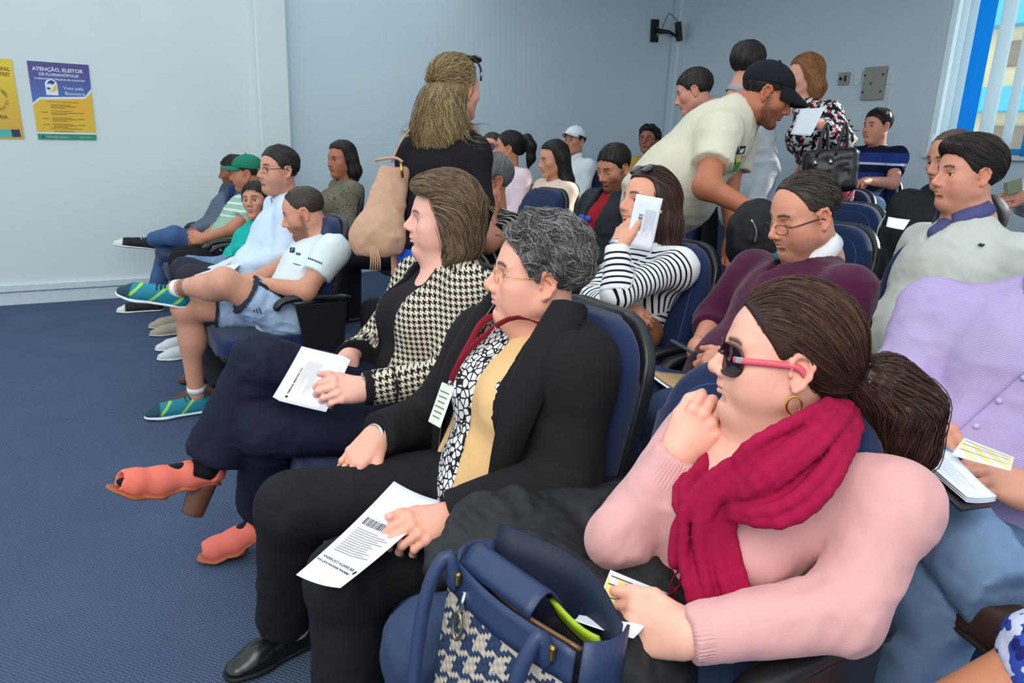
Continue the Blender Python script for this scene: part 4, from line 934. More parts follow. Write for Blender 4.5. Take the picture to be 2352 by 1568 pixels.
skin_obj(e, hp); hL.ring_obj(e, 2)
m_pink = knit('pink_fine_knit', S(214, 160, 158), 900.)
def armpit(F):
    a = [atY(1560, 1150, .85), atY(1530, 1210, .84), atY(1520, 1270, .83)]; F.chain(a, [.002, .004, .002], k=.018, mode='s', flat=(unit(ray(1540, 1200)), 6.))
swe = top_garment(e, J, m_pink, .0065, (.145, .128, .135), (.80, .80, .74), 0., bust=.012, sr=(.061, .053, .040), neck=.066, neckdrop=.01, vneck=.12, amp=.0065, extra=armpit, name='sweater', seed=11, bustx=.082, ka=.018)
# hair: pulled back into a low tail
TA = np.array((-.118, .012, -.010))        # tie
def exA(F):
    F.ell((-.035, 0, .038), (.085, .078, .078), k=.03); F.ell((-.085, .0, .0), (.045, .05, .045), k=.03)
lineA = [(-.2, -.075), (-.06, -.07), (-.040, -.040), (-.030, .000), (-.020, .028), (.0, .036), (.012, .018), (.022, .018), (.036, .040), (.056, .066), (.075, .092), (.082, .103), (.2, .12)]
F = H.hair_cap(.012, lineA, exA, .006)
def flA(P): d = TA-P; d /= np.linalg.norm(d, axis=1)[:, None]; d[:, 2] += .45*np.clip((P[:, 0]-.0)/.08, -.3, 1); return d
H.hair(F, e, S(44, 26, 20), S(104, 66, 46), 2600, flA, .016, 11, .0009, .03, .0016, .06, streak=.4)
F = Field(); F.chain([TA, TA+(-.045, .004, -.006), TA+(-.085, .010, -.045), TA+(-.095, .016, -.11), TA+(-.075, .02, -.15)], [.022, .040, .046, .036, .014], k=.03)
def flT(P): d = np.zeros_like(P); d[:, 0] = np.clip(-(P[:, 2]+.06)*-9-.2, -1.2, .3); d[:, 0] = np.where(P[:, 2] > -.05, -1, .15); d[:, 2] = np.where(P[:, 2] > -.03, -.45, -1); return d
H.hair(F, e, S(40, 24, 19), S(92, 58, 42), 1500, flT, .016, 11, .0010, .06, .004, .12, name='ponytail', bumpamp=.004)
tie = Part().add(*tube([H.w(TA+(-.006, .027*math.cos(t), .027*math.sin(t))) for t in np.linspace(0, 6.283, 19)[:-1]], .008, 8, True)).obj('hair_tie', plain('black_velvet', S(18, 16, 26), .9), e)
for a, b in ((.6, .035), (1.25, .037), (.1, .034), (1.8, .035), (.95, .03)):
    c = H.w(TA+(-.004-.01*math.sin(9*a), b*math.cos(a), b*math.sin(a))); bm = bmesh.new(); bmesh.ops.create_uvsphere(bm, u_segments=10, v_segments=8, radius=.0048); Part().add(*from_bm(bm, None, c)).obj('bead', plain('glass_bead', S(215, 218, 226), .1, .8), tie)
sg = specs(e, H, 'sunglasses', plain('plum_frame', S(50, 20, 32), .25, .5), m_shade, .0026, .030, .026, plain('coral_pink_temple', S(214, 88, 104), .4), .0036, .1015, .002, wrap=7.0)
for c in sg.children:
    if c.name.startswith('temple'):
        pass
Part().add(*rbox((.012, .004, .009), .001, 1, H.R, H.w((.083, .0665, .0125)))).obj('hinge', m_silver, sg, False, -(Vector(H.w((.1015, 0, .004)))))
earring(e, H, 1, .0145)
# scarf: bundles of long pleats
F = Field(); rs = np.random.RandomState(4)
def pleats(pts, wide, n, r, out, k=.0045):
    P_ = spline(pts, 18); tn = np.gradient(P_, axis=0); tn /= np.linalg.norm(tn, axis=1)[:, None]
    for i in range(n):
        u = (i+.5)/n-.5; ph = rs.uniform(0, 6); wv = np.interp(np.linspace(0, 1, len(P_)), np.linspace(0, 1, len(wide)), wide)
        off = np.cross(tn, out)*(u*wv)[:, None]+np.asarray(out)*(.013*np.sin(ph+np.linspace(0, 2.5, len(P_)))+.012*(.25-u*u)*2)[:, None]
        rr_ = r*(1+.15*np.sin(ph+np.linspace(0, 5, len(P_)))); F.chain(list(P_+off), list(rr_), k=k)
outv = unit((-.55, -.62, .55))
B0 = H.o+np.array((.100, .02, -.10))
pleats([B0, atY(1935, 940, .645), atY(1885, 1010, .60), atY(1800, 1085, .60), atY(1710, 1140, .635), atY(1640, 1150, .71), atY(1600, 1110, .775)], [.06, .08, .10, .12, .14, .13, .08], 12, .0090, outv)
pleats([B0, H.o+np.array((.06, .10, -.10)), atY(1750, 985, .80), atY(1690, 1040, .785), atY(1640, 1090, .77), atY(1600, 1135, .745), atY(1615, 1190, .70)], [.05, .05, .07, .085, .09, .09, .07], 9, .0090, outv)
pleats([atY(1700, 1090, .655), atY(1640, 1150, .68), atY(1620, 1200, .685), atY(1625, 1275, .675), atY(1652, 1378, .640)], [.05, .07, .09, .09, .09], 7, .0095, outv, .004)
pleats([atY(1620, 1170, .73), atY(1590, 1230, .73), atY(1580, 1300, .715)], [.05, .06, .055], 4, .011, outv, .004)
V, P = F.mesh(.004); V = relax(V, P[0], 1, .2); V = wrinkle(V, P[0], .0015, 60., (), (-.5, .3, -.6), 22, 1.0)
sc = Part().add(V, P).obj('scarf', fabric('crimson_scarf', S(150, 14, 58), .9, 1400, .12, .35, fold=.8), e)
fr = Part(); rr = np.random.RandomState(5)
for i in range(60):
    u = rr.uniform(0, 1); a = atY(1625+62*u, 1372+rr.uniform(-8, 12), .638+rr.uniform(-.02, .02)) if i < 42 else atY(1562+45*u, 1305, .715)
    L = rr.uniform(.045, .08); fr.add(*tube(spline([a, a+np.array((rr.normal(0, .006), rr.normal(0, .006), -L*.5)), a+np.array((rr.normal(0, .012), rr.normal(0, .012), -L))], 5), .0016, 4))
o = fr.obj('fringe', fabric('crimson_fringe', S(140, 14, 52), .9), sc, loc=(0, 0, 0)); o['kind'] = 'stuff'
trousers(e, J, m_jean, (.092, .073, .058), .008, .008, 'jeans', seed=5)
for s_ in 'LR': shoe(e, J['an'+s_]+np.array((0, 0, .0)), (-1, 0, 0), q=0)
# ===== B: woman with grey curls, black coat over tan vest
H = mkhead('B', S(228, 172, 150), 2)
J = dict(pelvis=np.array((.80, 1.38, .53)), nb=H.o+np.array((.05, .0, -.160)), shL=atY(1322, 835, 1.185), elL=atY(1305, 1105, 1.13), wrL=atY(1035, 1188, 1.19), shR=atY(1120, 780, 1.565), elR=atY(985, 965, 1.66), wrR=atY(868, 998, 1.585),
         hipL=np.array((.80, 1.28, .52)), hipR=np.array((.80, 1.48, .52)), knL=atY(800, 1330, 1.27), knR=atY(672, 1165, 1.585), headp=H.o)
J['anL'] = atZ(800, 1720, .10); J['anR'] = atZ(652, 1425, .105); chk('B', J)
e = PB = person('woman with short grey curls in a black coat and tan vest holding a printed sheet', (.80, 1.38, 0))
H.build(J['nb'], nr=.056, chest=J['nb']*.75+J['pelvis']*.25+np.array((-.01, 0, 0)), jaw=1.08, nose=1.05, fat=.75, lips=S(176, 60, 70), brow=S(70, 60, 56), blush=.3, chestr=.09, eye=.9)
hp = H.part
hL = Hand(J['wrL'], atY(925, 1225, 1.17)-J['wrL'], (-.05, -.55, .83), False, 1.02, S(224, 166, 144), 2).build(hp, ((.55, .75, .45), (.65, .9, .5), (.7, .95, .5), (.75, 1.0, .5)), .03, (.30, .15, .1), .30, elbow=J['elL'], fr=.036, nail=S(225, 180, 170))
hR = Hand(J['wrR'], atY(818, 1052, 1.565)-J['wrR'], (-.55, -.45, .7), True, 1.0, S(226, 168, 146), 2).build(hp, ((.35, .35, .2), (.35, .4, .25), (.4, .45, .25), (.4, .45, .25)), .10, (.55, .3, .2), .1, elbow=J['elR'], fr=.036, nail=S(225, 180, 170))
skin_obj(e, hp); hR.ring_obj(e, 2)
def exB(F):
    for i in range(90):
        t = RNG.uniform(0, 2*math.pi); u = RNG.uniform(-.35, 1); r = math.sqrt(max(0, 1-u*u)); c = np.array((-.010+.103*r*math.cos(t), .081*r*math.sin(t), .050+.090*u)); F.ell(c, (RNG.uniform(.014, .022),)*3, k=.012)
lineB = [(-.2, -.075), (-.065, -.07), (-.045, -.05), (-.034, .006), (-.018, .036), (.004, .036), (.010, -.012), (.026, -.010), (.034, .030), (.050, .058), (.070, .084), (.082, .096), (.2, .12)]
def flB(P):
    d = np.stack([-.6+0*P[:, 0], .4*P[:, 1]/.08, -.5+0*P[:, 0]], 1)+1.1*np.stack([vnoise(P*38, i+3) for i in range(3)], 1); return d
F = H.hair_cap(.012, lineB, exB, .004); H.hair(F, e, S(52, 50, 50), S(168, 166, 164), 3200, flB, .0095, 9, .0010, .5, .003, .25, streak=.6, only=lambda V: ~((V[:, 2] < .040)*(V[:, 0] > -.04)))
specs(e, H, frame=m_gold, thick=.0008, arm_r=.0011, wd=.022, ht=.014, x0=.100); earring(e, H, 1, stud=True)
# blouse, vest, coat
m, g = newmat('white_blouse_black_rings', .7, .2); o_ = g.obj(); vd = g.voronoi(o_, 58., 'DISTANCE_TO_EDGE'); g.color(g.mix(vd.lt(.10), S(236, 234, 232), S(24, 24, 30))); m_blouse = m
def body_layer(name, mat, off, J, h, cut=None, amp=.003, seed=0, sl=None, wd=(.178, .168, .168), dp=(.82, .80, .74), bust=.018, bx=.09, extra=None, k=.05, neck=.06):
    F = Field(); torso_field(F, J, wd, dp, off, bust, 0, k, .058, bx); cr = [(J['waist'], .16, .8)]
    if sl:
        for s_ in 'LR':
            sh, el, wr = J['sh'+s_], J['el'+s_], J['wr'+s_]; F.cone(sh, el, sl[0], sl[1], k=.045); F.cone(el, wr, sl[1], sl[2], k=.02, capb=True); cr += [(el, .10, 1.3), (wr, .06, .8), (sh, .12, .7)]
    if extra: extra(F)
    n = unit(J['headp']-J['nb']); F.cone(J['nb']-n*.015, J['nb']+n*.2, neck, neck*1.3, k=.006, mode='s')
    if cut: cut(F)
    V, P, U = cloth(F, h, amp*1.6, 15., cr, None, seed, .35, rel=2); return Part().add(V, P).obj(name, mat, e)
body_layer('blouse', m_blouse, 0., J, .0075, None, .003, 31)
fw, lat, up = J['fw'], J['lat'], J['up']; PC = J['pelvis']; 
def vband(w0, w1, lo, skew=0.):            # opening along the front, w0 wide at the neck, w1 at the hem
    def f(x, y, z):
        rx, ry, rz = x-PC[0], y-PC[1], z-PC[2]; a = rx*lat[0]+ry*lat[1]+rz*lat[2]; b = rx*fw[0]+ry*fw[1]+rz*fw[2]; c = rx*up[0]+ry*up[1]+rz*up[2]
        t = np.clip(c/.46, 0, 1); hw = w1+(w0-w1)*t; return np.maximum(np.abs(a-skew)-hw, .03-b)
    return f
body_layer('vest', fabric('tan_felt_vest', S(222, 182, 128), .9, 1000, .06, .3, fold=.5), .012, J, .0065, lambda F: F.fn(vband(.075, .072, 0, -.030), 's', .006), .005, 32, neck=.070)
co = body_layer('coat', m_blackcloth, .026, J, .0068, lambda F: F.fn(vband(.115, .14, 0, .012), 's', .008), .0055, 33, (.078, .070, .056), neck=.088)
# turned-back lapels with a zip edge
for sg_, nm in ((1, 'L'), (-1, 'R')):
    G = []; Z = []
    for u_ in (1., .66, .33):
        c0_ = PC+up*(.48+.006*u_)+lat*(sg_*(.108-.030*u_)+.012)+fw*(.118-.085*u_); G.append([c0_+up*.008, c0_+lat*sg_*.02+up*.008, c0_+lat*sg_*.036-up*.004, c0_+lat*sg_*.044-up*.03]); Z.append(c0_+up*.01)
    for t in np.linspace(0, 1, 16):
        c = PC+up*(.48-.45*t)+lat*(sg_*(.108+.030*t)+.012); dep = .118+.042*math.sin(math.pi*min(1, t*1.05))
        wd_ = .085*math.sin(math.pi*min(1, .30+t*.72))+.012
        G.append([c+fw*(dep+.002), c+lat*sg_*wd_*.35+fw*(dep+.018), c+lat*sg_*wd_*.75+fw*(dep+.004), c+lat*sg_*wd_+fw*(dep-.03)]); Z.append(c+fw*(dep+.003))
    Part().add(*sheet(np.array(G), .004)).obj('lapel', m_blackcloth, co, loc=(0, 0, 0)); Part().add(*tube(Z, .0016, 5)).obj('zip', plain('dull_zip_metal', S(130, 124, 112), .4, .5, .8), co, loc=(0, 0, 0))
# lanyard and badge, bracelets
ly = Part(); nbp = J['nb']; ch = lambda u, a, d: PC+up*u+lat*a+fw*d
pts = spline([nbp+fw*.0+lat*.075+up*.02, ch(.43, .055, .150), ch(.36, .025, .205), ch(.30, .01, .225), ch(.255, .0, .225)], 20); ly.add(*tube(pts, .008, 6, flat=(1, .25), up=fw))
pts = spline([nbp-lat*.06+up*.02, ch(.42, -.045, .155), ch(.34, -.015, .205), ch(.255, .0, .225)], 20); ly.add(*tube(pts, .008, 6, flat=(1, .25), up=fw)); lo_ = ly.obj('lanyard', fabric('maroon_lanyard', S(128, 24, 44), .6), e)
tb = Part(); MB = np.array([-up, np.cross(fw, -up), fw]).T; tb.add(*text_mesh('Tribunal de Contas', .013, np.array([-up*.9-lat*.35, unit(np.cross(fw, -up*.9-lat*.35)), fw]).T, ch(.40, .048, .193))); tb.obj('lanyard_print', plain('lanyard_white_print', S(230, 220, 220), .6), lo_, loc=(0, 0, 0))
bd = Part().add(*rbox((.062, .003, .098), .0015, 1, np.array([lat, fw, up]).T, ch(.195, -.004, .226))).obj('badge', plain('badge_card', S(226, 228, 214), .25, .5), e, False)
bp = Part()
for i in range(6): bp.add(*rbox((.045-.006*(i % 3), .001, .002), 0, 1, np.array([lat, fw, up]).T, ch(.225-.012*i, -.004, .2285)))
bp.obj('badge_print', plain('badge_ink', S(90, 90, 86), .5), bd, False, (0, 0, 0)); Part().add(*tube([ch(.255, 0, .226), ch(.244, 0, .228)], .004, 6)).obj('clip', m_silver, bd, True, (0, 0, 0))
strap_band(e, 'bracelet', J['wrL']+unit(J['wrL']-J['elL'])*.008, J['wrL']-J['elL'], .0315, .012, m_silver, .003); strap_band(e, 'wristwatch', J['wrR']+unit(J['wrR']-J['elR'])*.006, J['wrR']-J['elR'], .030, .016, m_silver, .003)
trousers(e, J, m_blackpants, (.102, .080, .070), .008, .011, 'trousers', seed=6, pel=.175)
arm = Part(); sa_ = atZ(680, 1432, .078); td_ = unit(atZ(500, 1545, 0)-atZ(690, 1455, 0)); arm_skin(arm, [J['anR']+np.array((.0, 0, .10)), sa_+np.array((0, 0, -.005)), sa_+td_*.085+np.array((0, 0, -.036))], [.042, .034, .028], S(228, 172, 150), .005); arm.obj('foot', m_skin, e)
sh_ = shoe(e, atZ(680, 1432, .078), atZ(500, 1545, 0)-atZ(690, 1455, 0), L=.25, style='loafer', upper=S(16, 20, 20), sole=S(26, 24, 24), q=2, w=.042); m_leather = plain('black_leather', S(16, 18, 19), .28, .5); sh_.data.materials[0] = m_leather
td = unit(atZ(500, 1545, 0)-atZ(690, 1455, 0)); c = atZ(680, 1432, .078)+td*.085+np.array((0, 0, -.012)); sd_ = np.cross((0, 0, 1), td)
Part().add(*tube([c-sd_*.028-(0, 0, .012), c+(0, 0, .004), c+sd_*.028-(0, 0, .012)], .0035, 6)).obj('horse_bit', m_gold, sh_, True, (0, 0, 0)); Part().add(*tube([c-sd_*.040-(0, 0, .02), c+td*.004-sd_*.02-(0, 0, .0), c+td*.004+sd_*.02, c+sd_*.04-(0, 0, .02)], .011, 8, flat=(.5, 1))).obj('strap', m_leather, sh_, True, (0, 0, 0))
shoe(e, J['anL']+np.array((0, 0, -.02)), (-1, .1, 0), L=.25, style='loafer', upper=S(16, 20, 20), sole=S(26, 24, 24), q=1).data.materials[0] = m_leather
# ===== C: woman in houndstooth jacket, dark jeans, coral heels
H = mkhead('C', S(232, 178, 162), 2)
J = dict(pelvis=np.array((.80, 1.97, .53)), nb=H.o+np.array((.045, .0, -.155)), shL=atY(1085, 672, 1.82), elL=atY(1030, 870, 1.74), wrL=atY(835, 892, 1.77), shR=atY(965, 640, 2.15), elR=atY(860, 790, 2.24), wrR=atY(800, 822, 2.02),
         hipL=np.array((.80, 1.88, .53)), hipR=np.array((.80, 2.07, .55)), knL=atY(615, 985, 1.97), knR=atY(598, 835, 2.00), headp=H.o)
tdL = unit(atZ(478, 1288, 0)-atZ(600, 1272, 0)); akL = atZ(478, 1288, 0)-tdL*.175+np.array((0, 0, .150)); J['anL'] = akL+np.array((.01, 0, .03)); J['anR'] = atY(492, 1046, 2.06); chk('C', J)
e = PC_ = person('woman with a brown bob in a houndstooth jacket, navy jeans and coral open-toe heels', (.80, 1.97, 0))
H.build(J['nb'], nr=.050, chest=J['nb']*.6+J['pelvis']*.4+np.array((-.02, 0, 0)), jaw=.95, nose=1.0, fat=.45, lips=S(190, 104, 104), brow=S(110, 84, 66), noseup=.006, blush=.35, iris=S(80, 110, 110), chestr=.10, eye=1.1)
hp = H.part
hL = Hand(J['wrL'], atY(765, 895, 1.755)-J['wrL'], (-.2, -.75, .6), False, .98, S(232, 178, 162), 2).build(hp, ((.6, .9, .5), (.7, 1.0, .5), (.75, 1.0, .5), (.8, 1.0, .5)), .03, (.35, .15, .1), .30, elbow=J['elL'], nail=S(236, 180, 178))
hR = Hand(J['wrR'], atY(775, 880, 1.98)-J['wrR'], (.3, .7, .4), True, .96, S(226, 172, 156), 2).build(hp, CURLS['hold'], .03, (.3, .2, .1), .2, elbow=J['elR'])
skin_obj(e, hp)
def exC(F):
    F.ell((-.030, 0, .030), (.100, .092, .090), k=.03)
    for y in (1, -1): F.ell((-.030, y*.075, -.045), (.050, .030, .065), k=.04); F.ell((-.02, y*.085, -.085), (.042, .024, .035), k=.03)
    F.ell((-.085, 0, -.045), (.042, .075, .075), k=.04); F.ell((.045, .03, .105), (.05, .05, .038), k=.03); F.ell((.060, -.02, .095), (.04, .05, .035), k=.03)
F = H.hair_cap(.016, None, exC, .010); F.fn(lambda x, y, z: np.maximum(.020+.30*np.maximum(z, -.05)-x, z-(.090-.55*np.maximum(.06-x, 0)))+0*y, 's', .012); F.cone((-.01, 0, -.08), (-.01, 0, -.2), .056, .07, k=.01, mode='s')
def flC(P):
    back = np.clip((.09-P[:, 2])/.1, 0, 1); d = np.stack([-1.0+.75*back, 1.6*P[:, 1]/.1*(1-back)+.15*P[:, 1]/.1, .25*(1-back)-1.1*back], 1); low = P[:, 2] < -.07; d[low] = np.stack([.55+0*P[low, 0], -.5*P[low, 1]/.1, -.5+0*P[low, 0]], 1); return d
H.hair(F, e, S(88, 66, 50), S(176, 150, 118), 3600, flC, .013, 10, .0010, .10, .004, .12, bumpamp=.003, freq=50, streak=.6)
earring(e, H, 1, .009, m_silver)
m, g = newmat('houndstooth_tweed', .9, .15); x, y, z = g.xyz(g.obj()); at_ = g.attr('UVW'); u_, v_, i_ = g.xyz(at_.outputs['Vector'])
N_ = 500.; a_ = (x*.86*N_+y*-.5*N_+z*.12*N_).floor(); b_ = (z*N_-x*.12*N_).floor(); tw = (a_+b_).mod(4.).lt(2.); wa = a_.mod(8.).lt(4.); wb = b_.mod(8.).lt(4.); pat = wa*tw+wb*(1.-tw)
edge = g.attr('Col'); er = g.node('ShaderNodeSeparateColor'); g.link(edge.outputs['Color'], er.inputs[0])
g.color(g.mix(X_(g.nt, er.outputs[0]), g.mix(pat, S(30, 27, 30), S(214, 202, 180)), S(26, 24, 28))); g.bump(g.noise(g.obj(), 800, 2), .4, .003); m_hound = m
fwC = None
F = Field(); torso_field(F, J, (.165, .155, .160), (.78, .76, .72), .0, .016, 0, .05, .056, .088); V, P, U = cloth(F, .008, .002, 20., (), None, 41, .3); Part().add(V, P).obj('blouse', m_blackcloth, e)
fw, lat, up = J['fw'], J['lat'], J['up']; PC = J['pelvis']
F = Field(); torso_field(F, J, (.165, .155, .160), (.78, .76, .72), .014, .016, 0, .05, .056, .088); cr = [(J['waist'], .15, .8)]
for s_ in 'LR': F.cone(J['sh'+s_], J['el'+s_], .066, .058, k=.045); F.cone(J['el'+s_], J['wr'+s_], .058, .046, k=.02, capb=True); cr += [(J['el'+s_], .1, 1.3), (J['sh'+s_], .1, .8)]
n = unit(H.o-J['nb']); F.cone(J['nb']-n*.015, J['nb']+n*.2, .078, .11, k=.006, mode='s'); vb = vband(.065, .055, 0, -.02); F.fn(vb, 's', .006)
V, P, U = cloth(F, .0062, .004, 20., cr, None, 42, .3)
ed = smooth01((.022-np.array([0]*1+[0]*0).sum()+0*V[:, 0])*0); ef = vb(V[:, 0], V[:, 1], V[:, 2]); ed = smooth01((.016-ef)/.003)*((V-PC)@fw > .03)
for s_ in 'LR':
    d = J['wr'+s_]-J['el'+s_]; L = np.linalg.norm(d); t = (V-J['el'+s_])@(d/L); rr_ = np.linalg.norm(V-J['el'+s_]-np.outer(t, d/L), axis=1); ed = np.maximum(ed, ((t > L-.022)*(t < L-.0)+(t > L-.085)*(t < L-.075))*(rr_ < .07))
nd = np.linalg.norm(np.cross(V-J['nb'], n), axis=1); ed = np.maximum(ed, (nd < .088)*((V-J['nb'])@n > -.05)*1.0)
Part().add(V, P, np.stack([ed, ed, ed], 1)).obj('jacket', m_hound, e)
F = Field(); F.ell(J['pelvis'], (.13, .17, .12), k=.05)
F.cone(J['hipL'], J['knL'], .098, .074, k=.05); F.cone(J['knL'], J['anL'], .072, .088, k=.03, capb=True, flat=(unit((.2, .8, 0)), .8)); F.cone(J['hipR'], J['knR'], .100, .076, k=.03); F.cone(J['knR'], J['anR'], .074, .086, k=.02, capb=True, flat=(unit((.2, .8, 0)), .8))
V, P, U = cloth(F, .0075, .011, 17., [(J['knL'], .12, 1.2), (J['knR'], .12, 1.2), (J['hipL'], .14, 1.), (J['anR'], .12, .8), (J['anL'], .12, .8)], None, 43, .3); Part().add(V, P).obj('jeans', m_jeanb, e)
def heel_shoe(ankle, toe, sole_dir_up, nm='heeled_shoe'):
    R = basis(toe, sole_dir_up); o = np.asarray(ankle, float); Wf = lambda p: o+np.asarray(p)@R.T; m_c = fabric('coral_suede', S(226, 116, 100), .85, 900, .06, .2); m_w = plain('brown_stacked_wood', S(98, 62, 46), .35, .4, scale=8.)
    F = Field(); F.chain([(-.055, 0, -.02), (.01, 0, -.045), (.085, 0, -.085), (.150, 0, -.105), (.172, 0, -.106)], [.032, .037, .039, .036, .028], k=.02); F.cone((-.03, 0, .05), (-.02, 0, -.02), .038, .036, k=.02); F.fn(lambda x, y, z: (z-.030)*-1+.12*x+0*y, 's', .004)
    F.cone((.176, 0, -.108), (.20, 0, -.11), .022, .022, k=.004, mode='s'); F.box((-.012, 0, -.014), (.036, .08, .026), rad=.012, k=.004, mode='s'); V, P = F.mesh(.0045); sh = Part().add(Wf(V), P).obj(nm, m_c, e)
    F = Field(); F.chain([(-.055, 0, -.045), (.01, 0, -.075), (.085, 0, -.118), (.150, 0, -.135), (.180, 0, -.133)], [.034, .036, .040, .038, .026], k=.01, flat=(np.array((0, 0, 1.)), .22)); V, P = F.mesh(.004); Part().add(Wf(V), P).obj('sole', plain('tan_leather_sole', S(160, 88, 60), .5), sh, True, (0, 0, 0))
    F = Field(); F.cone((-.040, 0, -.060), (-.052, 0, -.150), .036, .031, k=.01, capb=True); F.fn(lambda x, y, z: (z+.048+.45*(x+.05))*-1+0*y, 's', .002); V, P = F.mesh(.004); Part().add(Wf(V), P).obj('heel', m_w, sh, True, (0, 0, 0))
    F = Field(); F.cone((-.03, 0, .09), (-.025, 0, -.01), .034, .034, k=.02); F.cone((-.02, 0, -.02), (.15, 0, -.10), .032, .024, k=.02); F.cone((.16, 0, -.108), (.182, 0, -.112), .012, .010, k=.01); V, P = F.mesh(.005); Part().add(Wf(V), P).obj('sock', fabric('black_sock', S(22, 22, 28), .8), e)
    return sh
aR = atY(462, 1058, 2.06); dR = unit(atY(262, 1100, 2.0)-aR); uR = unit(np.array((0, 0, 1.))-dR*dR[2]); heel_shoe(aR, dR*math.cos(.50)+uR*math.sin(.50), uR)
heel_shoe(akL, tdL, (0, 0, 1), 'heeled_shoe')
# ------------------------------------------------------------------ rest of the front row
# ===== D: man in white T-shirt and shorts, leg crossed
SK = S(206, 150, 124); H = mkhead('D', S(212, 156, 130), 1)
J = dict(pelvis=np.array((.80, 3.48, .53)), nb=H.o+np.array((.10, .0, -.135)), shL=atY(768, 572, 3.29), elL=atY(703, 668, 3.24), wrL=atY(608, 652, 3.36), shR=np.array((1.03, 3.68, .84)), elR=atY(655, 610, 3.72), wrR=atY(582, 640, 3.56),
         hipL=np.array((.80, 3.38, .52)), hipR=np.array((.80, 3.58, .52)), knL=atY(515, 648, 3.37), anL=atY(402, 664, 3.58), knR=atY(428, 706, 3.62), anR=atZ(452, 905, .10), headp=H.o); chk('D', J)
e = person('bearded man with shaved hair in a white T-shirt and pale blue shorts, ankle on knee', (.80, 3.48, 0))
H.build(J['nb'], nr=.058, chest=J['nb']*.7+J['pelvis']*.3, jaw=1.05, nose=1.2, stubble=.9, beard=S(62, 44, 36), brow=S(70, 50, 40), eye=0, blush=.2)
hp = H.part; arm_skin(hp, [J['shL'], J['elL'], J['wrL']], [.052, .044, .030], SK, .006); arm_skin(hp, [J['shR'], J['elR'], J['wrR']], [.052, .044, .030], SK, .007)
Hand(J['wrL'], atY(560, 640, 3.42)-J['wrL'], (0, -.6, .8), False, 1.02, SK, 1).build(hp, CURLS['hold'], .03, (.4, .3, .2), .1); Hand(J['wrR'], atY(545, 640, 3.52)-J['wrR'], (0, -.2, 1), True, 1.02, SK, 1).build(hp, CURLS['hold'], .03, (.4, .3, .2), .1)
LS = S(212, 158, 132)
for s_ in 'LR':
    F = Field(); k_, a_ = J['kn'+s_], J['an'+s_]; F.cone(J['hip'+s_], k_, .080, .062, k=.03); F.ell(k_, (.060, .060, .060), k=.03); cf = k_*.65+a_*.35+np.array((.022, 0, .0 if s_ == 'R' else -.022)); F.cone(k_, a_, .056, .038, k=.03); F.ell(cf, (.056, .054, .075), basis((1, 0, 0), k_-a_) if s_ == 'R' else basis((0, 0, 1), k_-a_), k=.05)
    V, P = F.mesh(.007); C = np.tile(np.array(LS), (len(V), 1)); C *= (1+.06*vnoise(V*70, 3))[:, None]
    if s_ == 'L': t = ((V-k_)@unit(a_-k_))/np.linalg.norm(a_-k_); m = (t > .70)*(t < .83); C[m] *= .45
    hp.add(V, P, C)
skin_obj(e, hp)
F = H.hair_cap(.0045, [(-.2, -.055), (-.055, -.05), (-.040, -.030), (-.032, .012), (-.018, .034), (.004, .034), (.009, -.014), (.022, -.012), (.026, .030), (.036, .060), (.050, .085), (.060, .105), (.2, .16)])
H.hair(F, e, S(74, 58, 50), S(104, 84, 72), 700, flow_crown, .006, 3, .0009, 0, .001, .3)
m, g = newmat('white_sport_shirt', .8, .2); o_ = g.obj(); at_ = g.attr('Col'); g.color(g.mix(g.noise(o_, 20, 3)*.3, at_.outputs['Color'], S(200, 214, 216), 'MULTIPLY')); g.bump(g.noise(o_, 900, 2)*.3+g.noise(o_, 24, 3), .25, .004); m_tee = m
F = Field(); torso_field(F, J, (.165, .155, .175), (.78, .74, .70), .0, 0, 0, .05, .060); sh, el = J['shL'], J['elL']; F.cone(sh, sh+(el-sh)*.62, .066, .068, k=.045, capb=True); sh2, el2 = J['shR'], J['elR']; F.cone(sh2, sh2+(el2-sh2)*.6, .066, .068, k=.045, capb=True); nd = unit(H.o-J['nb']); F.cone(J['nb']-nd*.015, J['nb']+nd*.2, .066, .085, k=.006, mode='s')
V, P, U = cloth(F, .008, .006, 18., [(J['waist'], .2, 1), (sh, .12, .7)], None, 51, .4); fw, lat, up = J['fw'], J['lat'], J['up']; q_ = V-J['pelvis']; a_, b_, c_ = q_@lat, q_@fw, q_@up
pan = smooth01((.035-np.abs(b_+.0))/.008)*(a_ > .10)*(c_ < .30); C = np.tile(np.array(S(226, 236, 236)), (len(V), 1)); ar = np.linalg.norm(np.cross(V-sh, unit(el-sh)), axis=1); pan = (np.clip(pan, 0, 1)*((V-sh)@unit(el-sh) < .01))[:, None]; C = C*(1-pan)+np.array(S(96, 112, 134))*pan; tee = Part().add(V, P, C).obj('t_shirt', m_tee, e)
ink = plain('shirt_print', S(36, 50, 62), .7)
def cloth_print(parent, txt, px, Y, size, ang=0., mat=None, name='print', nrm=None, d=.012):
    c = atY(px[0], px[1], Y); n = unit(nrm if nrm is not None else CAM-c); x_ = unit(atY(px[0]+20, px[1]+20*math.tan(ang), Y)-c); x_ = unit(x_-n*(x_@n)); M = np.array([x_, np.cross(n, x_), n]).T
    return Part().add(*text_mesh(txt, size, M, c+n*d, 'LEFT', .0006)).obj(name, mat or ink, parent, False)
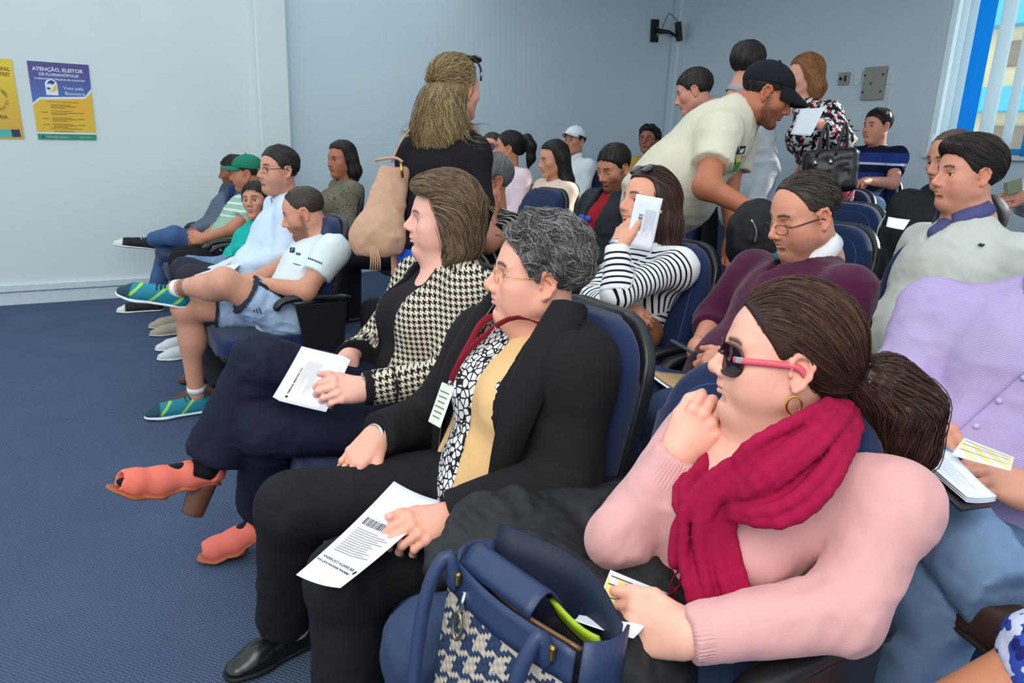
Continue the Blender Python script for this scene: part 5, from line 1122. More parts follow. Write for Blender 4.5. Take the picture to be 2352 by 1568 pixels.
# shorts with dark side stripe
m, g = newmat('pale_blue_sport_shorts', .7, .3); o_ = g.obj(); at_ = g.attr('Col'); g.color(g.mix(g.noise(o_, 26, 3)*.3, at_.outputs['Color'], S(170, 190, 214), 'MULTIPLY')); g.bump(g.noise(o_, 36, 3), .35, .006)
F = Field(); F.ell(J['pelvis'], (.14, .165, .12), k=.05); C = None
for s_ in 'LR': F.cone(J['hip'+s_], J['hip'+s_]+(J['kn'+s_]-J['hip'+s_])*.70, .100, .096, k=.04, capb=True)
V, P, U = cloth(F, .0075, .010, 22., [(J['hipL'], .2, 1.)], None, 52, .6); C = np.tile(np.array(S(176, 200, 226)), (len(V), 1)); 
for s_ in 'LR':
    d = unit(J['kn'+s_]-J['hip'+s_]); L = np.linalg.norm(J['kn'+s_]-J['hip'+s_])*.70; q_ = V-J['hip'+s_]; t = q_@d; r_ = q_-np.outer(t, d); top = (r_[:, 2] > .055)*(t > .02)*(np.abs(r_[:, 1]) < .10)
    st = top*(np.abs(r_[:, 1]+.045*(1 if s_ == 'L' else -1)) < .028); C[st > 0] = S(30, 36, 52); st2 = top*(np.abs(r_[:, 1]+.045*(1 if s_ == 'L' else -1)) < .006); C[st2 > 0] = S(220, 228, 236); he = (smooth01((t-L+.016)/.006)*(np.linalg.norm(r_, axis=1) < .13))[:, None]; C = C*(1-he)+np.array(S(34, 40, 58))*he
Part().add(V, P, C).obj('shorts', m, e)
patch(tee, e, 'chest_logo', ink, [(667, 569), (678, 569), (677, 581), (666, 580)]); patch(tee, e, 'chest_logo_mark', plain('logo_teal', S(60, 150, 160), .7), [(671, 572), (676, 572), (672, 578), (670, 577)], lift=.005)
for i in range(3): patch(tee, e, 'chest_letter', ink, [(681+3.6*i, 580+.6*i), (683.6+3.6*i, 580.5+.6*i), (683+3.6*i, 586+.6*i), (680.6+3.6*i, 585.5+.6*i)], 3)
for i in range(8): patch(tee, e, 'sleeve_letter', ink, [(709+4*i, 591+1.6*i), (711.6+4*i, 592+1.6*i), (711+4*i, 596+1.6*i), (708.4+4*i, 595+1.6*i)], 3)
for i in range(4): patch(tee, e, 'lower_print', plain('print_grey', S(90, 96, 104), .8), [(673+3*i, 604+1*i), (683+3*i, 606+1*i), (683+3*i, 607.4+1*i), (673+3*i, 605.4+1*i)], 3)
c = atY(590, 712, 3.27); n_ = unit(CAM-c); x_ = unit(np.array((-.5, 0, -.12))); x_ = unit(x_-n_*(x_@n_)); lg = Part()
for i in range(3): lg.add(*rbox((.006, .012+.009*i, .002), .0, 1, np.array([x_, np.cross(n_, x_), n_]).T, c+n_*.03-x_*(.012*i-.012)+np.cross(n_, x_)*.004*i))
lg.obj('three_stripe_mark', ink, e, False)
TQ = S(30, 130, 150); shoe(e, J['anL']+np.array((-.02, -.0, .0)), atY(305, 652, 3.66)-atY(395, 668, 3.60), (-.2, -.25, 1), L=.28, upper=TQ, sole=S(230, 236, 240), q=1, lace=S(26, 34, 40), accent=S(170, 220, 60), w=.05)
shoe(e, J['anR']+np.array((.0, .0, -.022)), atZ(362, 955, 0)-atZ(470, 940, 0), L=.29, upper=TQ, sole=S(230, 236, 240), q=1, lace=S(26, 34, 40), accent=S(170, 220, 60), w=.05)
for s_ in 'LR': strap_band(e, 'sock', J['an'+s_]*.93+J['kn'+s_]*.07, J['an'+s_]-J['kn'+s_], .043, .03, plain('white_sock', S(230, 230, 230), .9))
# ===== E: man in pale blue shirt, glasses
H = mkhead('E', S(206, 150, 126), 1); J = seated(4.05, 1, H.o, width=1.1); J['nb'] = H.o+np.array((.05, 0, -.165)); J['headp'] = H.o; J['pelvis'] = np.array((.80, 4.05, .53)); J['elL'] = atY(655, 590, 3.80); J['wrL'] = atY(560, 615, 3.98); J['shL'] = atY(668, 485, 3.87); J['knL'] = atY(440, 640, 3.95); J['knR'] = J['knL']+np.array((0, .25, 0)); J['anL'] = atZ(505, 880, .085); J['anR'] = atZ(510, 838, .085)
chk('E', J); e = person('man with short dark hair and glasses in a pale blue shirt holding papers', J['pelvis']*np.array((1, 1, 0)))
H.build(J['nb'], nr=.055, jaw=1.06, nose=1.25, fat=.1, brow=S(40, 34, 32), stubble=.25); hp = H.part; Hand(J['wrL'], atY(530, 612, 4.03)-J['wrL'], (0, -.5, .8), False, 1., S(206, 150, 126), 0).build(hp, CURLS['hold'], elbow=J['elL']); Hand(J['wrR'], (-1, -.2, -.1), (0, 0, 1), True, 1., S(206, 150, 126), 0).build(hp, CURLS['hold']); skin_obj(e, hp)
H.hair(H.hair_cap(.012, short_line(.082, .084), None, .004), e, S(36, 34, 34), S(84, 80, 78), 900, flow_back, .009, 6, .0010, 0, .002, .2); specs(e, H, frame=plain('dark_metal_frame', S(60, 60, 64), .3, .5, .8), thick=.0012, ht=.014)
m_lb = fabric('pale_blue_shirt', S(206, 222, 240), .8, 1200, .05, .35, fold=.9); top_garment(e, J, m_lb, .009, (.175, .17, .175), (.80, .78, .70), .0, belly=.02, sr=(.066, .058, .042), neck=.062, amp=.008, name='shirt', seed=61); collar(e, J, m_lb, .064, .034)
trousers(e, J, fabric('charcoal_trousers', S(44, 46, 54), .8), (.09, .07, .055), .010, .007)
for s_ in 'LR': shoe(e, J['an'+s_]+np.array((0, 0, -.01)), (-1, .05, 0), L=.28, upper=S(92, 66, 48), sole=S(50, 38, 32), q=1, style='dress')
# ===== F: boy in teal top
H = mkhead('F', S(206, 148, 122), 1); J = seated(4.75, 1, H.o, width=.72); J['pelvis'] = np.array((.80, 4.75, .52)); J['headp'] = H.o; J['shL'] = atY(620, 535, 4.62); J['elL'] = atY(555, 578, 4.58); J['wrL'] = atY(590, 545, 4.66); J['shR'] = atY(590, 525, 4.88); J['elR'] = atY(535, 585, 4.95); J['wrR'] = atY(585, 535, 4.82)
J['knL'] = atY(428, 622, 4.66); J['knR'] = atY(440, 612, 4.86); J['anL'] = atZ(440, 790, .085); J['anR'] = atZ(432, 770, .085)
e = person('boy in a teal sweatshirt leaning his cheek on his hand', J['pelvis']*np.array((1, 1, 0))); H.build(J['nb'], nr=.042, jaw=.9, nose=.8, noseup=.004, brow=S(50, 40, 36)); hp = H.part
Hand(J['wrL'], (-.1, .1, 1), (-.3, -1, 0), False, .85, S(206, 148, 122), 0).build(hp, CURLS['fist'], elbow=J['elL']); Hand(J['wrR'], (0, -.1, 1), (-.3, -1, 0), True, .85, S(206, 148, 122), 0).build(hp, CURLS['fist'], elbow=J['elR']); skin_obj(e, hp)
H.hair(H.hair_cap(.012, short_line(.085, .068, .05)), e, S(38, 28, 26), S(70, 54, 46), 600, flow_crown, .009, 6, .0011)
m_teal = fabric('teal_sweatshirt', S(26, 170, 160), .85, 800, .08, .3, fold=.8); top_garment(e, J, m_teal, .010, (.135, .125, .135), (.8, .78, .74), .0, sr=(.054, .050, .042), neck=.052, amp=.008, name='sweatshirt', seed=62, sleeve_end=.85)
trousers(e, J, m_jeanl, (.082, .064, .052), .010, .007, 'jeans')
for s_ in 'LR': shoe(e, J['an'+s_]+np.array((0, 0, -.01)), (-1, 0, 0), L=.25, upper=S(210, 212, 214), sole=S(230, 230, 230), q=0)
# ===== G: man with green cap
def cap_hat(parent, H, mat, brim=(.085, .0, .075), L=.085, top=.0, name='cap', dz=0.0, back=-.06, tilt=.0, brim_mat=None):
    F = Field(); F.ell((-.012, 0, .058+dz), (.110, .089, .088+top), k=.02)
    F.fn(lambda x, y, z: z-(.052+dz+(x*.20))+0*y, 's', .004); F.ell((-.012, 0, .050+dz), (.100, .079, .078+top), k=.004, mode='s'); V, P = F.mesh((.006, .0045, .004)[H.q]/H.s)
    c = Part().add(H.W(V), P).obj(name, mat, parent); G = []
    for a in np.linspace(-1.15, 1.15, 15):
        r0 = np.array((-.012+.108*math.cos(a), .087*math.sin(a), .052+dz+.02*math.cos(a))); ln = L*max(0, math.cos(a*1.30))**.6
        G.append([H.w(r0+np.array((ln*t, 0, -.006*t*0-.028*t*abs(math.sin(a))-tilt*t*L))) for t in (0, .35, .7, 1)])
    Part().add(*sheet(np.array(G), .004)).obj('brim', brim_mat or mat, c, loc=(0, 0, 0))
    bm = bmesh.new(); bmesh.ops.create_uvsphere(bm, u_segments=10, v_segments=6, radius=.007); Part().add(*from_bm(bm, None, H.w((-.012, 0, .147+dz+top)))).obj('button', mat, c, loc=(0, 0, 0)); return c
H = mkhead('G', TAN, 1); J = seated(5.43, 1, H.o, width=1.0); J['pelvis'] = np.array((.84, 5.43, .53)); J['headp'] = H.o; J['elL'] = atY(535, 525, 5.22); J['wrL'] = atY(470, 548, 5.36); J['elR'] = atY(500, 525, 5.66); J['wrR'] = atY(466, 546, 5.50); J['knL'] = atY(415, 600, 5.33); J['knR'] = atY(420, 590, 5.6); J['anL'] = atZ(425, 738, .085); J['anR'] = atZ(420, 722, .085)
e = person('man in a green cap and green striped shirt with clasped hands', J['pelvis']*np.array((1, 1, 0))); H.build(J['nb'], nr=.055, nose=1.3, stubble=.25, brow=S(60, 46, 40), fat=.2); hp = H.part
for s_ in 'LR': arm_skin(hp, [J['sh'+s_], J['el'+s_], J['wr'+s_]], [.05, .042, .030], TAN, .009)
Hand(J['wrL'], (-.8, .3, 0), (0, -1, .3), False, 1.05, TAN, 0).build(hp, CURLS['fist']); Hand(J['wrR'], (-.8, -.3, 0), (0, .6, .8), True, 1.05, TAN, 0).build(hp, CURLS['fist']); skin_obj(e, hp)
H.hair(H.hair_cap(.007, short_line()), e, S(60, 50, 44), S(96, 84, 76), 300, flow_down, .007, 5, .001); cap_hat(e, H, fabric('green_cap_cotton', S(34, 120, 92), .85, 700, .08), dz=-.004, L=.075)
m, g = newmat('green_white_striped_shirt', .85, .2); o_ = g.obj(); x, y, z = g.xyz(o_); g.color(g.mix(((z*150.0).sin()).gt(.55)*z.gt(.80), S(150, 186, 164), S(214, 226, 214))); g.bump(g.noise(o_, 26, 3), .4, .006)
top_garment(e, J, m, .010, (.17, .165, .17), (.8, .78, .7), sr=(.066, .058, .046), short=True, neck=.060, amp=.008, name='shirt', seed=63); trousers(e, J, m_blackpants, (.09, .07, .055), .011, .007)
for s_ in 'LR': shoe(e, J['an'+s_]+np.array((0, 0, -.01)), (-1, 0, 0), L=.28, upper=S(168, 156, 138), sole=S(196, 190, 178), q=0)
# ===== H: man in grey shirt, jeans, black canvas shoes, leg crossed
H = mkhead('H', BROWN, 1); J = seated(6.07, 1, H.o, width=1.0); J['pelvis'] = np.array((.84, 6.05, .53)); J['headp'] = H.o; J['elL'] = atY(512, 512, 5.86); J['wrL'] = atY(460, 528, 5.98); J['wrR'] = atY(445, 530, 6.1); J['elR'] = atY(490, 505, 6.25); J['knL'] = atY(400, 542, 5.95); J['anL'] = atY(350, 549, 6.12); J['knR'] = atY(385, 575, 6.18); J['anR'] = atZ(352, 688, .09)
J['anL'] = atY(352, 550, 6.2); e = person('man in a grey shirt and blue jeans with crossed leg by the white wall', J['pelvis']*np.array((1, 1, 0))); H.build(J['nb'], nr=.052, nose=1.3, stubble=.4, brow=S(30, 26, 26)); hp = H.part
Hand(J['wrL'], (-.8, .2, -.1), (0, -.3, 1), False, 1.05, BROWN, 0).build(hp, CURLS['relax'], elbow=J['elL']); Hand(J['wrR'], (-.8, -.2, -.1), (0, .2, 1), True, 1.05, BROWN, 0).build(hp, CURLS['relax'], elbow=J['elR']); skin_obj(e, hp)
H.hair(H.hair_cap(.012, short_line()), e, S(26, 22, 22), S(60, 52, 48), 400, flow_crown, .009, 6, .001)
m_gs = fabric('grey_denim_shirt', S(92, 104, 120), .85, 700, .12, .4, fold=.9); top_garment(e, J, m_gs, .010, (.165, .155, .17), (.78, .76, .7), sr=(.064, .056, .044), neck=.06, amp=.008, name='shirt', seed=64); collar(e, J, m_gs, .062, .03); trousers(e, J, m_jeanm, (.09, .072, .058), .010, .008, 'jeans')
shoe(e, J['anL']+np.array((-.03, 0, -.0)), (-1, .05, .15), (.15, 0, 1), L=.29, style='canvas', upper=S(24, 26, 32), sole=S(224, 224, 216), q=1, lace=S(226, 226, 220)); shoe(e, J['anR']+np.array((-.02, 0, -.015)), (-1, .1, 0), L=.29, style='canvas', upper=S(24, 26, 32), sole=S(224, 224, 216), q=1, lace=S(226, 226, 220))
# ------------------------------------------------------------------ second row and behind
def chair_at(X, Y, label, turn=0.0): return chair(1, Y, label, turn, X-ROWB[0])
# ===== L: woman in striped jumper hiding her face behind a sheet
SKL = S(218, 160, 134); H = mkhead('L', SKL, 1)
J = dict(pelvis=np.array((1.67, 2.0, .60)), nb=H.o+np.array((.05, 0, -.155)), shL=atY(1560, 612, 1.845), elL=atY(1418, 672, 1.79), wrL=atY(1418, 568, 1.85), shR=atY(1465, 590, 2.17), elR=atY(1362, 690, 2.05), wrR=atY(1422, 714, 1.83), hipL=np.array((1.67, 1.91, .58)), hipR=np.array((1.67, 2.09, .58)), headp=H.o)
for s_, sg in (('L', -1), ('R', 1)): J['kn'+s_] = J['hip'+s_]+np.array((-.43, sg*.03, 0)); J['an'+s_] = J['kn'+s_]+np.array((0, 0, -.43))
chk('L', J); e = person('woman in a white and navy striped jumper holding a sheet before her face', J['pelvis']*np.array((1, 1, 0)))
H.build(J['nb'], nr=.046, jaw=.92, nose=1.0, brow=S(54, 38, 32)); hp = H.part
hL = Hand(J['wrL'], atY(1440, 508, 1.87)-J['wrL'], (-.75, -.1, -.3), False, .95, SKL, 1).build(hp, ((.5, .9, .5),)*4, .03, (.35, .2, .1), .2, elbow=J['elL'])
hR = Hand(J['wrR'], atY(1488, 728, 1.80)-J['wrR'], (-.4, -.5, .75), True, .95, SKL, 1).build(hp, ((.3, .4, .2),)*4, .05, (.4, .2, .1), .1, elbow=J['elR']); skin_obj(e, hp)
def exL(F): F.chain([(-.05, -.04, .02), (-.075, -.05, -.08), (-.085, -.045, -.17), (-.075, -.04, -.23)], [.06, .05, .042, .02], k=.04); F.chain([(-.05, .05, .03), (-.065, .062, -.07), (-.075, .065, -.16), (-.062, .062, -.24)], [.055, .046, .040, .018], k=.04)
F = H.hair_cap(.014, None, exL, .006); F.fn(lambda x, y, z: np.maximum(.012+.25*np.maximum(z, -.05)-x, z-(.095-.6*np.maximum(.05-x, 0)))+0*y, 's', .010)
def flL(P): lo_ = np.clip((.10-P[:, 2])/.12, 0, 1); return np.stack([-1+.9*lo_, .9*P[:, 1]/.08*(1-lo_), -.15-1.0*lo_], 1)
H.hair(F, e, S(40, 26, 22), S(112, 74, 58), 1400, flL, .020, 11, .0013, .04, .003, .08, streak=.5)
sgl = Part(); c_ = (.02, 0, .135)
for y in (1, -1): sgl.add(*[a for a in (lambda VV, PP: (H.W(VV), PP))(*(lambda F_: F_.mesh(.005))(Field().ell((.045, y*.036, .128), (.024, .032, .008), basis((.62, 0, -.75), (.75, 0, .62)), k=.01)))])
sgl.add(*tube([H.w((.03, y, z)) for y, z in [(-.03, .136), (0, .142), (.03, .136)]], .003, 5)); so = sgl.obj('sunglasses', m_shade, e)
for y in (1, -1): Part().add(*tube([H.w(p) for p in spline([(.035, y*.062, .118), (.0, y*.082, .085), (-.02, y*.088, .06)], 8)], .003, 5)).obj('temple', m_blk, so)
m, g = newmat('white_navy_stripe_knit', .9, .15); at_ = g.attr('UVW'); u, v, i = g.xyz(at_.outputs['Vector']); o_ = g.obj(); fr_ = (v*48.0).fract()
st = fr_.lt(.36)*(v.lt(.40)+v.gt(.62)*v.lt(1.05)); g.color(g.mix(st.min(1.0), S(234, 236, 236), S(24, 26, 40))); g.bump(g.noise(o_, 700, 2)*.4+g.noise(o_, 26, 3)+(u*900.0).sin()*v.gt(1.05)*.5, .3, .004)
top_garment(e, J, m, .0068, (.15, .138, .15), (.76, .74, .7), bust=.012, sr=(.056, .050, .040), neck=.066, neckdrop=.03, amp=.004, name='jumper', seed=71); trousers(e, J, m_jean, h=.012, name='jeans')
strap_band(e, 'wristwatch', J['wrL']+unit(J['wrL']-J['elL'])*.012, J['wrL']-J['elL'], .029, .018, m_silver, .003)
chair(2, 2.0, 'blue chair of the woman in the striped jumper')
# ===== M: man in maroon jumper with phone
SKM = S(208, 148, 122); H = mkhead('M', SKM, 2)
J = dict(pelvis=np.array((1.67, 1.42, .60)), nb=H.o+np.array((.085, 0, -.125)), shL=atY(1950, 670, 1.20), elL=atY(1900, 830, 1.16), wrL=atY(1690, 835, 1.30), shR=atY(1730, 625, 1.64), elR=atY(1640, 735, 1.70), wrR=atY(1600, 800, 1.56), hipL=np.array((1.67, 1.32, .58)), hipR=np.array((1.67, 1.52, .58)), headp=H.o)
for s_, sg in (('L', -1), ('R', 1)): J['kn'+s_] = J['hip'+s_]+np.array((-.45, sg*.06, 0)); J['an'+s_] = J['kn'+s_]+np.array((0, 0, -.46))
J['knR'] = atY(1500, 900, 1.58); J['knL'] = atY(1545, 960, 1.36); chk('M', J); e = person('balding man with glasses in a maroon jumper looking down at his phone', J['pelvis']*np.array((1, 1, 0)))
H.build(J['nb'], nr=.060, jaw=1.08, nose=1.2, fat=.7, stubble=.45, beard=None, brow=S(60, 48, 42), eye=0, blush=.4, wide=1.04, chest=J['nb']*.8+J['pelvis']*.2, chestr=.08); hp = H.part
hR = Hand(J['wrR'], atY(1608, 845, 1.50)-J['wrR'], (-.7, .3, .2), True, 1.05, SKM, 1).build(hp, ((.5, .9, .5),)*4, .03, (.5, .3, .1), .2, elbow=J['elR'], fr=.04)
hL = Hand(J['wrL'], atY(1640, 835, 1.36)-J['wrL'], (-.2, -.8, .5), False, 1.05, SKM, 1).build(hp, ((.5, .9, .5),)*4, .03, (.5, .3, .1), .2, elbow=J['elL'], fr=.04); skin_obj(e, hp)
F = H.hair_cap(.010, [(-.2, -.06), (-.055, -.055), (-.040, -.032), (-.032, .012), (-.018, .034), (.004, .034), (.009, -.020), (.024, -.016), (.028, .022), (.036, .062), (.048, .092), (.058, .110), (.2, .16)]); H.hair(F, e, S(54, 42, 36), S(104, 88, 76), 1500, flow_back, .009, 7, .0010, 0, .002, .2)
specs(e, H, frame=plain('dark_metal_frame', S(60, 60, 64), .3, .5, .8), thick=.0012, wd=.026, ht=.0145, arm_r=.0018, x0=.103, z0=-.004)
m_mar = knit('maroon_fine_knit', S(74, 22, 52)); top_garment(e, J, m_mar, .008, (.185, .178, .185), (.82, .80, .72), belly=.03, sr=(.072, .064, .052), neck=.074, vneck=.10, amp=.007, name='jumper', seed=72, shr=.052, sleeve_end=.35)
collar(e, J, fabric('white_polo_collar', S(228, 230, 228), .8), .074, .040, .6, lift=.042); Part().add(*tube(spline([J['nb']+J['fw']*.07-J['up']*.01+J['lat']*.05, J['nb']+J['fw']*.125-J['up']*.055, J['nb']+J['fw']*.07-J['up']*.01-J['lat']*.05], 10), .014, 6)).obj('polo_placket', plain('teal_polo', S(20, 110, 110), .8), e)
trousers(e, J, m_jean, (.095, .075, .06), .011, .008, 'jeans'); chair(2, 1.42, 'blue chair of the man in the maroon jumper')
# ===== N: man in lilac striped shirt, head outside the picture
SKN = S(206, 150, 124); J = dict(pelvis=np.array((1.66, .73, .60)), nb=np.array((1.79, .69, 1.09)), shR=np.array((1.70, .91, 1.01)), elR=atX(2072, 872, 1.60), wrR=atX(2092, 945, 1.47), shL=np.array((1.76, .54, 1.02)), elL=np.array((1.62, .47, .78)), wrL=atX(2400, 1140, 1.47), hipL=np.array((1.66, .65, .59)), hipR=np.array((1.66, .82, .60)), knR=atX(2085, 1085, 1.33), anR=atX(2315, 1378, 1.22), knL=np.array((1.25, .57, .60)), headp=np.array((1.77, .63, 1.28)))
J['anL'] = np.array((1.20, .60, .12)); chk('N', J); e = person('man in a lilac striped shirt and washed jeans sorting papers, head out of frame', J['pelvis']*np.array((1, 1, 0)))
H = Head(J['headp'], (-.9, .1, -.35), (-.35, 0, .9), .97, SKN, 0); H.build(J['nb'], nr=.058, stubble=.4, eye=0); hp = H.part
hR = Hand(J['wrR'], atX(2175, 1010, 1.42)-J['wrR'], (-.35, -.35, .85), True, 1.08, SKN, 2).build(hp, ((.55, .5, .3), (.75, .9, .5), (.8, 1.0, .6), (.85, 1.0, .6)), .04, (.3, .2, .2), .0, elbow=J['elR'], fr=.04)
hL = Hand(J['wrL'], atX(2300, 1105, 1.42)-J['wrL'], (.2, -.8, .55), False, 1.08, SKN, 2).build(hp, ((.5, .8, .4),)*4, .03, (.25, .1, .1), .3, elbow=J['elL'], fr=.04); skin_obj(e, hp)
H.hair(H.hair_cap(.010, short_line()), e, S(60, 50, 44), None, 200, flow_crown)
m, g = newmat('lilac_pinstripe_shirt', .8, .2); x, y, z = g.xyz(g.obj()); at_ = g.attr('UVW'); u, v, i = g.xyz(at_.outputs['Vector']); sg_ = ((z*1500.0+x*500.0).sin()*.5+.5); g.color(g.mix(sg_*.6+g.noise(g.obj(), 12, 3)*.3, S(152, 132, 180), S(190, 174, 208))); g.bump(g.noise(g.obj(), 22, 3), .35, .008); m_lil = m
lil = top_garment(e, J, m_lil, .0075, (.20, .20, .19), (.86, .86, .76), belly=.05, sr=(.078, .070, .055), neck=.066, amp=.009, name='shirt', seed=73, sleeve_end=.55); collar(e, J, m_lil, .066, .036, .9)
fw, up = J['fw'], J['up']; w_ = J['waist']
for i, (px, py) in enumerate(((2295, 921), (2242, 979), (2352, 868))):
    c, n_ = surf(lil, px, py, .0); Part().add(*tube([c, c+n_*.004], .006, 10)).obj('button', plain('lilac_button', S(190, 176, 214), .3), e)
pk = [q for q in (surf(lil, *q_, .0015)[0] for q_ in np.linspace((2352, 850), (2165, 1020), 16)) if q is not None]; Part().add(*tube(pk, .0022, 5)).obj('placket', plain('lilac_seam', S(166, 146, 196), .7), e)
F = Field(); F.ell(J['pelvis'], (.15, .18, .12), k=.05)
for s_ in 'LR': F.cone(J['hip'+s_], J['kn'+s_], .100, .078, k=.03); F.cone(J['kn'+s_], J['an'+s_], .076, .070, k=.015, capb=True)
V, P, U = cloth(F, .008, .012, 17., [(J['knL'], .14, 1), (J['knR'], .14, 1), (J['hipR'], .16, 1)], None, 74, .4); Part().add(V, P).obj('jeans', m_jeanl, e)
for s_, t in (('R', (-.2, -1, -.1)), ('L', (-1, 0, 0))): shoe(e, J['an'+s_]+np.array((0, 0, -.02)), t, L=.29, upper=S(62, 44, 34), sole=S(40, 30, 26), q=1)
chair(2, .70, 'blue chair of the man in the lilac shirt')
# ===== O: man in pale grey V-neck
SKO = S(214, 152, 126); H = mkhead('O', SKO, 2)
J = dict(pelvis=np.array((2.47, 1.38, .66)), nb=H.o+np.array((.055, -.01, -.150)), shL=atY(2345, 590, 1.17), elL=atY(2352, 720, 1.12), wrL=atY(2190, 668, 1.36), shR=atY(2120, 555, 1.60), elR=atY(2050, 680, 1.68), wrR=atY(2100, 725, 1.50), hipL=np.array((2.47, 1.29, .64)), hipR=np.array((2.47, 1.47, .64)), headp=H.o)
for s_, sg in (('L', -1), ('R', 1)): J['kn'+s_] = J['hip'+s_]+np.array((-.44, sg*.05, 0)); J['an'+s_] = J['kn'+s_]+np.array((0, 0, -.46))
chk('O', J); e = person('man with swept dark hair in a pale grey V-neck jumper', J['pelvis']*np.array((1, 1, 0)))
H.build(J['nb'], nr=.058, jaw=1.03, nose=1.2, fat=.15, stubble=.2, brow=S(60, 44, 38), blush=.35, lips=S(190, 110, 100), eye=.9, chest=J['nb']*.8+J['pelvis']*.2, chestr=.09); hp = H.part
Hand(J['wrL'], atY(2120, 690, 1.42)-J['wrL'], (-.3, -.6, .75), False, 1.05, SKO, 1).build(hp, ((.4, .5, .3),)*4, .08, (.5, .2, .2), .0, elbow=J['elL']); Hand(J['wrR'], atY(2075, 738, 1.48)-J['wrR'], (.2, .5, -.8), True, 1.05, SKO, 1).build(hp, CURLS['hold'], elbow=J['elR']); skin_obj(e, hp)
def exO(F): F.ell((.055, 0, .108), (.045, .055, .030), k=.03); F.ell((-.06, 0, .04), (.06, .078, .075), k=.03)
H.hair(H.hair_cap(.015, short_line(.084, .082, .048, .028, -.085), exO, .006), e, S(36, 30, 28), S(80, 66, 58), 1500, flow_back, .011, 8, .0011, .05, .002, .1, only=lambda V: V[:, 2] > .03)
m_gry = knit('pale_grey_melange_knit', S(196, 198, 188)); gry = top_garment(e, J, m_gry, .0075, (.185, .175, .185), (.80, .78, .70), belly=.015, sr=(.070, .062, .048), neck=.072, vneck=.12, amp=.008, name='jumper', seed=75, shr=.052)
collar(e, J, fabric('slate_blue_collar', S(84, 86, 130), .8), .071, .040, .9, lift=.036); fw, lat, up = J['fw'], J['lat'], J['up']; F = Field(); F.cone(J['nb']-up*.03+fw*.03, J['nb']+fw*.10-up*.085, .062, .03, k=.02); V, P = F.mesh(.008); Part().add(V, P).obj('shirt_front', fabric('slate_blue_shirt', S(78, 80, 122), .8), e)
c = surf(gry, 2252, 566, .004)[0]; Part().add(*tube(spline([c+np.array((-.016, 0, .002)), c+np.array((-.006, 0, .006)), c+np.array((.004, 0, .0)), c+np.array((.012, 0, .003)), c+np.array((.016, 0, -.004))], 8), [.002]+[.0045]*7+[.002], 5)).obj('chest_emblem', plain('emblem_green', S(30, 74, 48), .7), e)
trousers(e, J, m_blackpants, h=.013); chair(3, 1.39, 'blue chair of the man in the grey jumper'); chair(3, 1.93, 'empty blue chair in the third row beside the grey jumper'); chair(3, .84, 'third row blue chair at the right picture edge')
# ===== P: man in black cap and cream T-shirt bending over
SKP = S(176, 112, 82); H = mkhead('cap', SKP, 2)
J = dict(nb=atD(1712, 248, 3.02), pelvis=atD(1515, 455, 3.10), shR=atD(1655, 305, 2.86), elR=atD(1622, 428, 2.76), wrR=atD(1722, 480, 2.72), shL=atD(1700, 320, 3.20), elL=atD(1672, 430, 3.22), wrL=atD(1682, 545, 3.15), headp=H.o)
J['chest'] = J['nb']*.62+J['pelvis']*.38+np.array((0, 0, .0)); pl = J['pelvis']; fzP = floor_z(pl[0]); lat_ = unit(np.array((J['shL']-J['shR'])[:2].tolist()+[0]))
for s_, sg in (('L', 1), ('R', -1)): J['hip'+s_] = pl+lat_*sg*.09-np.array((0, 0, .03)); J['kn'+s_] = np.array((*(J['hip'+s_][:2]+np.array((.03, -.02))), fzP+.47)); J['an'+s_] = np.array((*(J['hip'+s_][:2]), fzP+.09))
chk('P', J); e = person('standing man in a black cap and cream T-shirt bending over the seats', (pl[0], pl[1], fzP))
H.build(J['nb'], nr=.058, jaw=1.05, nose=1.2, stubble=.85, beard=S(50, 36, 30), brow=S(34, 26, 24), eye=.5, blush=.15, chest=J['nb']*.8+J['pelvis']*.2, chestr=.08); hp = H.part
arm_skin(hp, [J['shR'], J['elR'], J['wrR']], [.055, .048, .030], SKP, .006); arm_skin(hp, [J['shL'], J['elL'], J['wrL']], [.052, .044, .030], SKP, .008)
Hand(J['wrR'], atD(1765, 497, 2.70)-J['wrR'], (-.2, -.6, .75), True, 1.05, SKP, 1).build(hp, CURLS['hold'], .03, (.4, .3, .2), .1); Hand(J['wrL'], (0, 0, -1), (.5, .7, 0), False, 1.05, SKP, 0).build(hp, CURLS['relax']); skin_obj(e, hp)
H.hair(H.hair_cap(.009, short_line()), e, S(26, 22, 20), S(50, 42, 38), 500, flow_down, .008, 5, .001); cap_hat(e, H, fabric('black_cap_cotton', S(22, 23, 30), .85, 700, .1), L=.085, dz=-.006, tilt=.35)
m_crm = fabric('cream_t_shirt', S(206, 198, 178), .85, 1000, .05, .35, fold=.6); F = Field(); torso_field(F, J, (.185, .185, .185), (.80, .80, .72), .0, 0, .035, .06, .062); hem_ = pl-unit(J['nb']-pl)*.06
F.cone(J['waist'], hem_, .185, .190, k=.05, flat=(J['fw'], .82), capb=True)
for s_ in 'LR': sh, el = J['sh'+s_], J['el'+s_]; F.cone(sh, sh+(el-sh)*.62, .072, .080, k=.045, capb=True)
nd = unit(H.o-J['nb']); F.cone(J['nb']-nd*.02, J['nb']+nd*.2, .068, .09, k=.006, mode='s'); V, P, U = cloth(F, .008, .008, 15., [(J['waist'], .22, 1.), (J['shR'], .14, .9)], None, 81, .45); crm = Part().add(V, P).obj('t_shirt', m_crm, e)
trousers(e, J, fabric('grey_blue_jeans', S(92, 110, 128), .85, 1000, .15), (.10, .078, .06), .011, .008, 'jeans')
for s_ in 'LR': shoe(e, J['an'+s_]+np.array((0, 0, -.015)), (.85, -.5, 0), q=0)
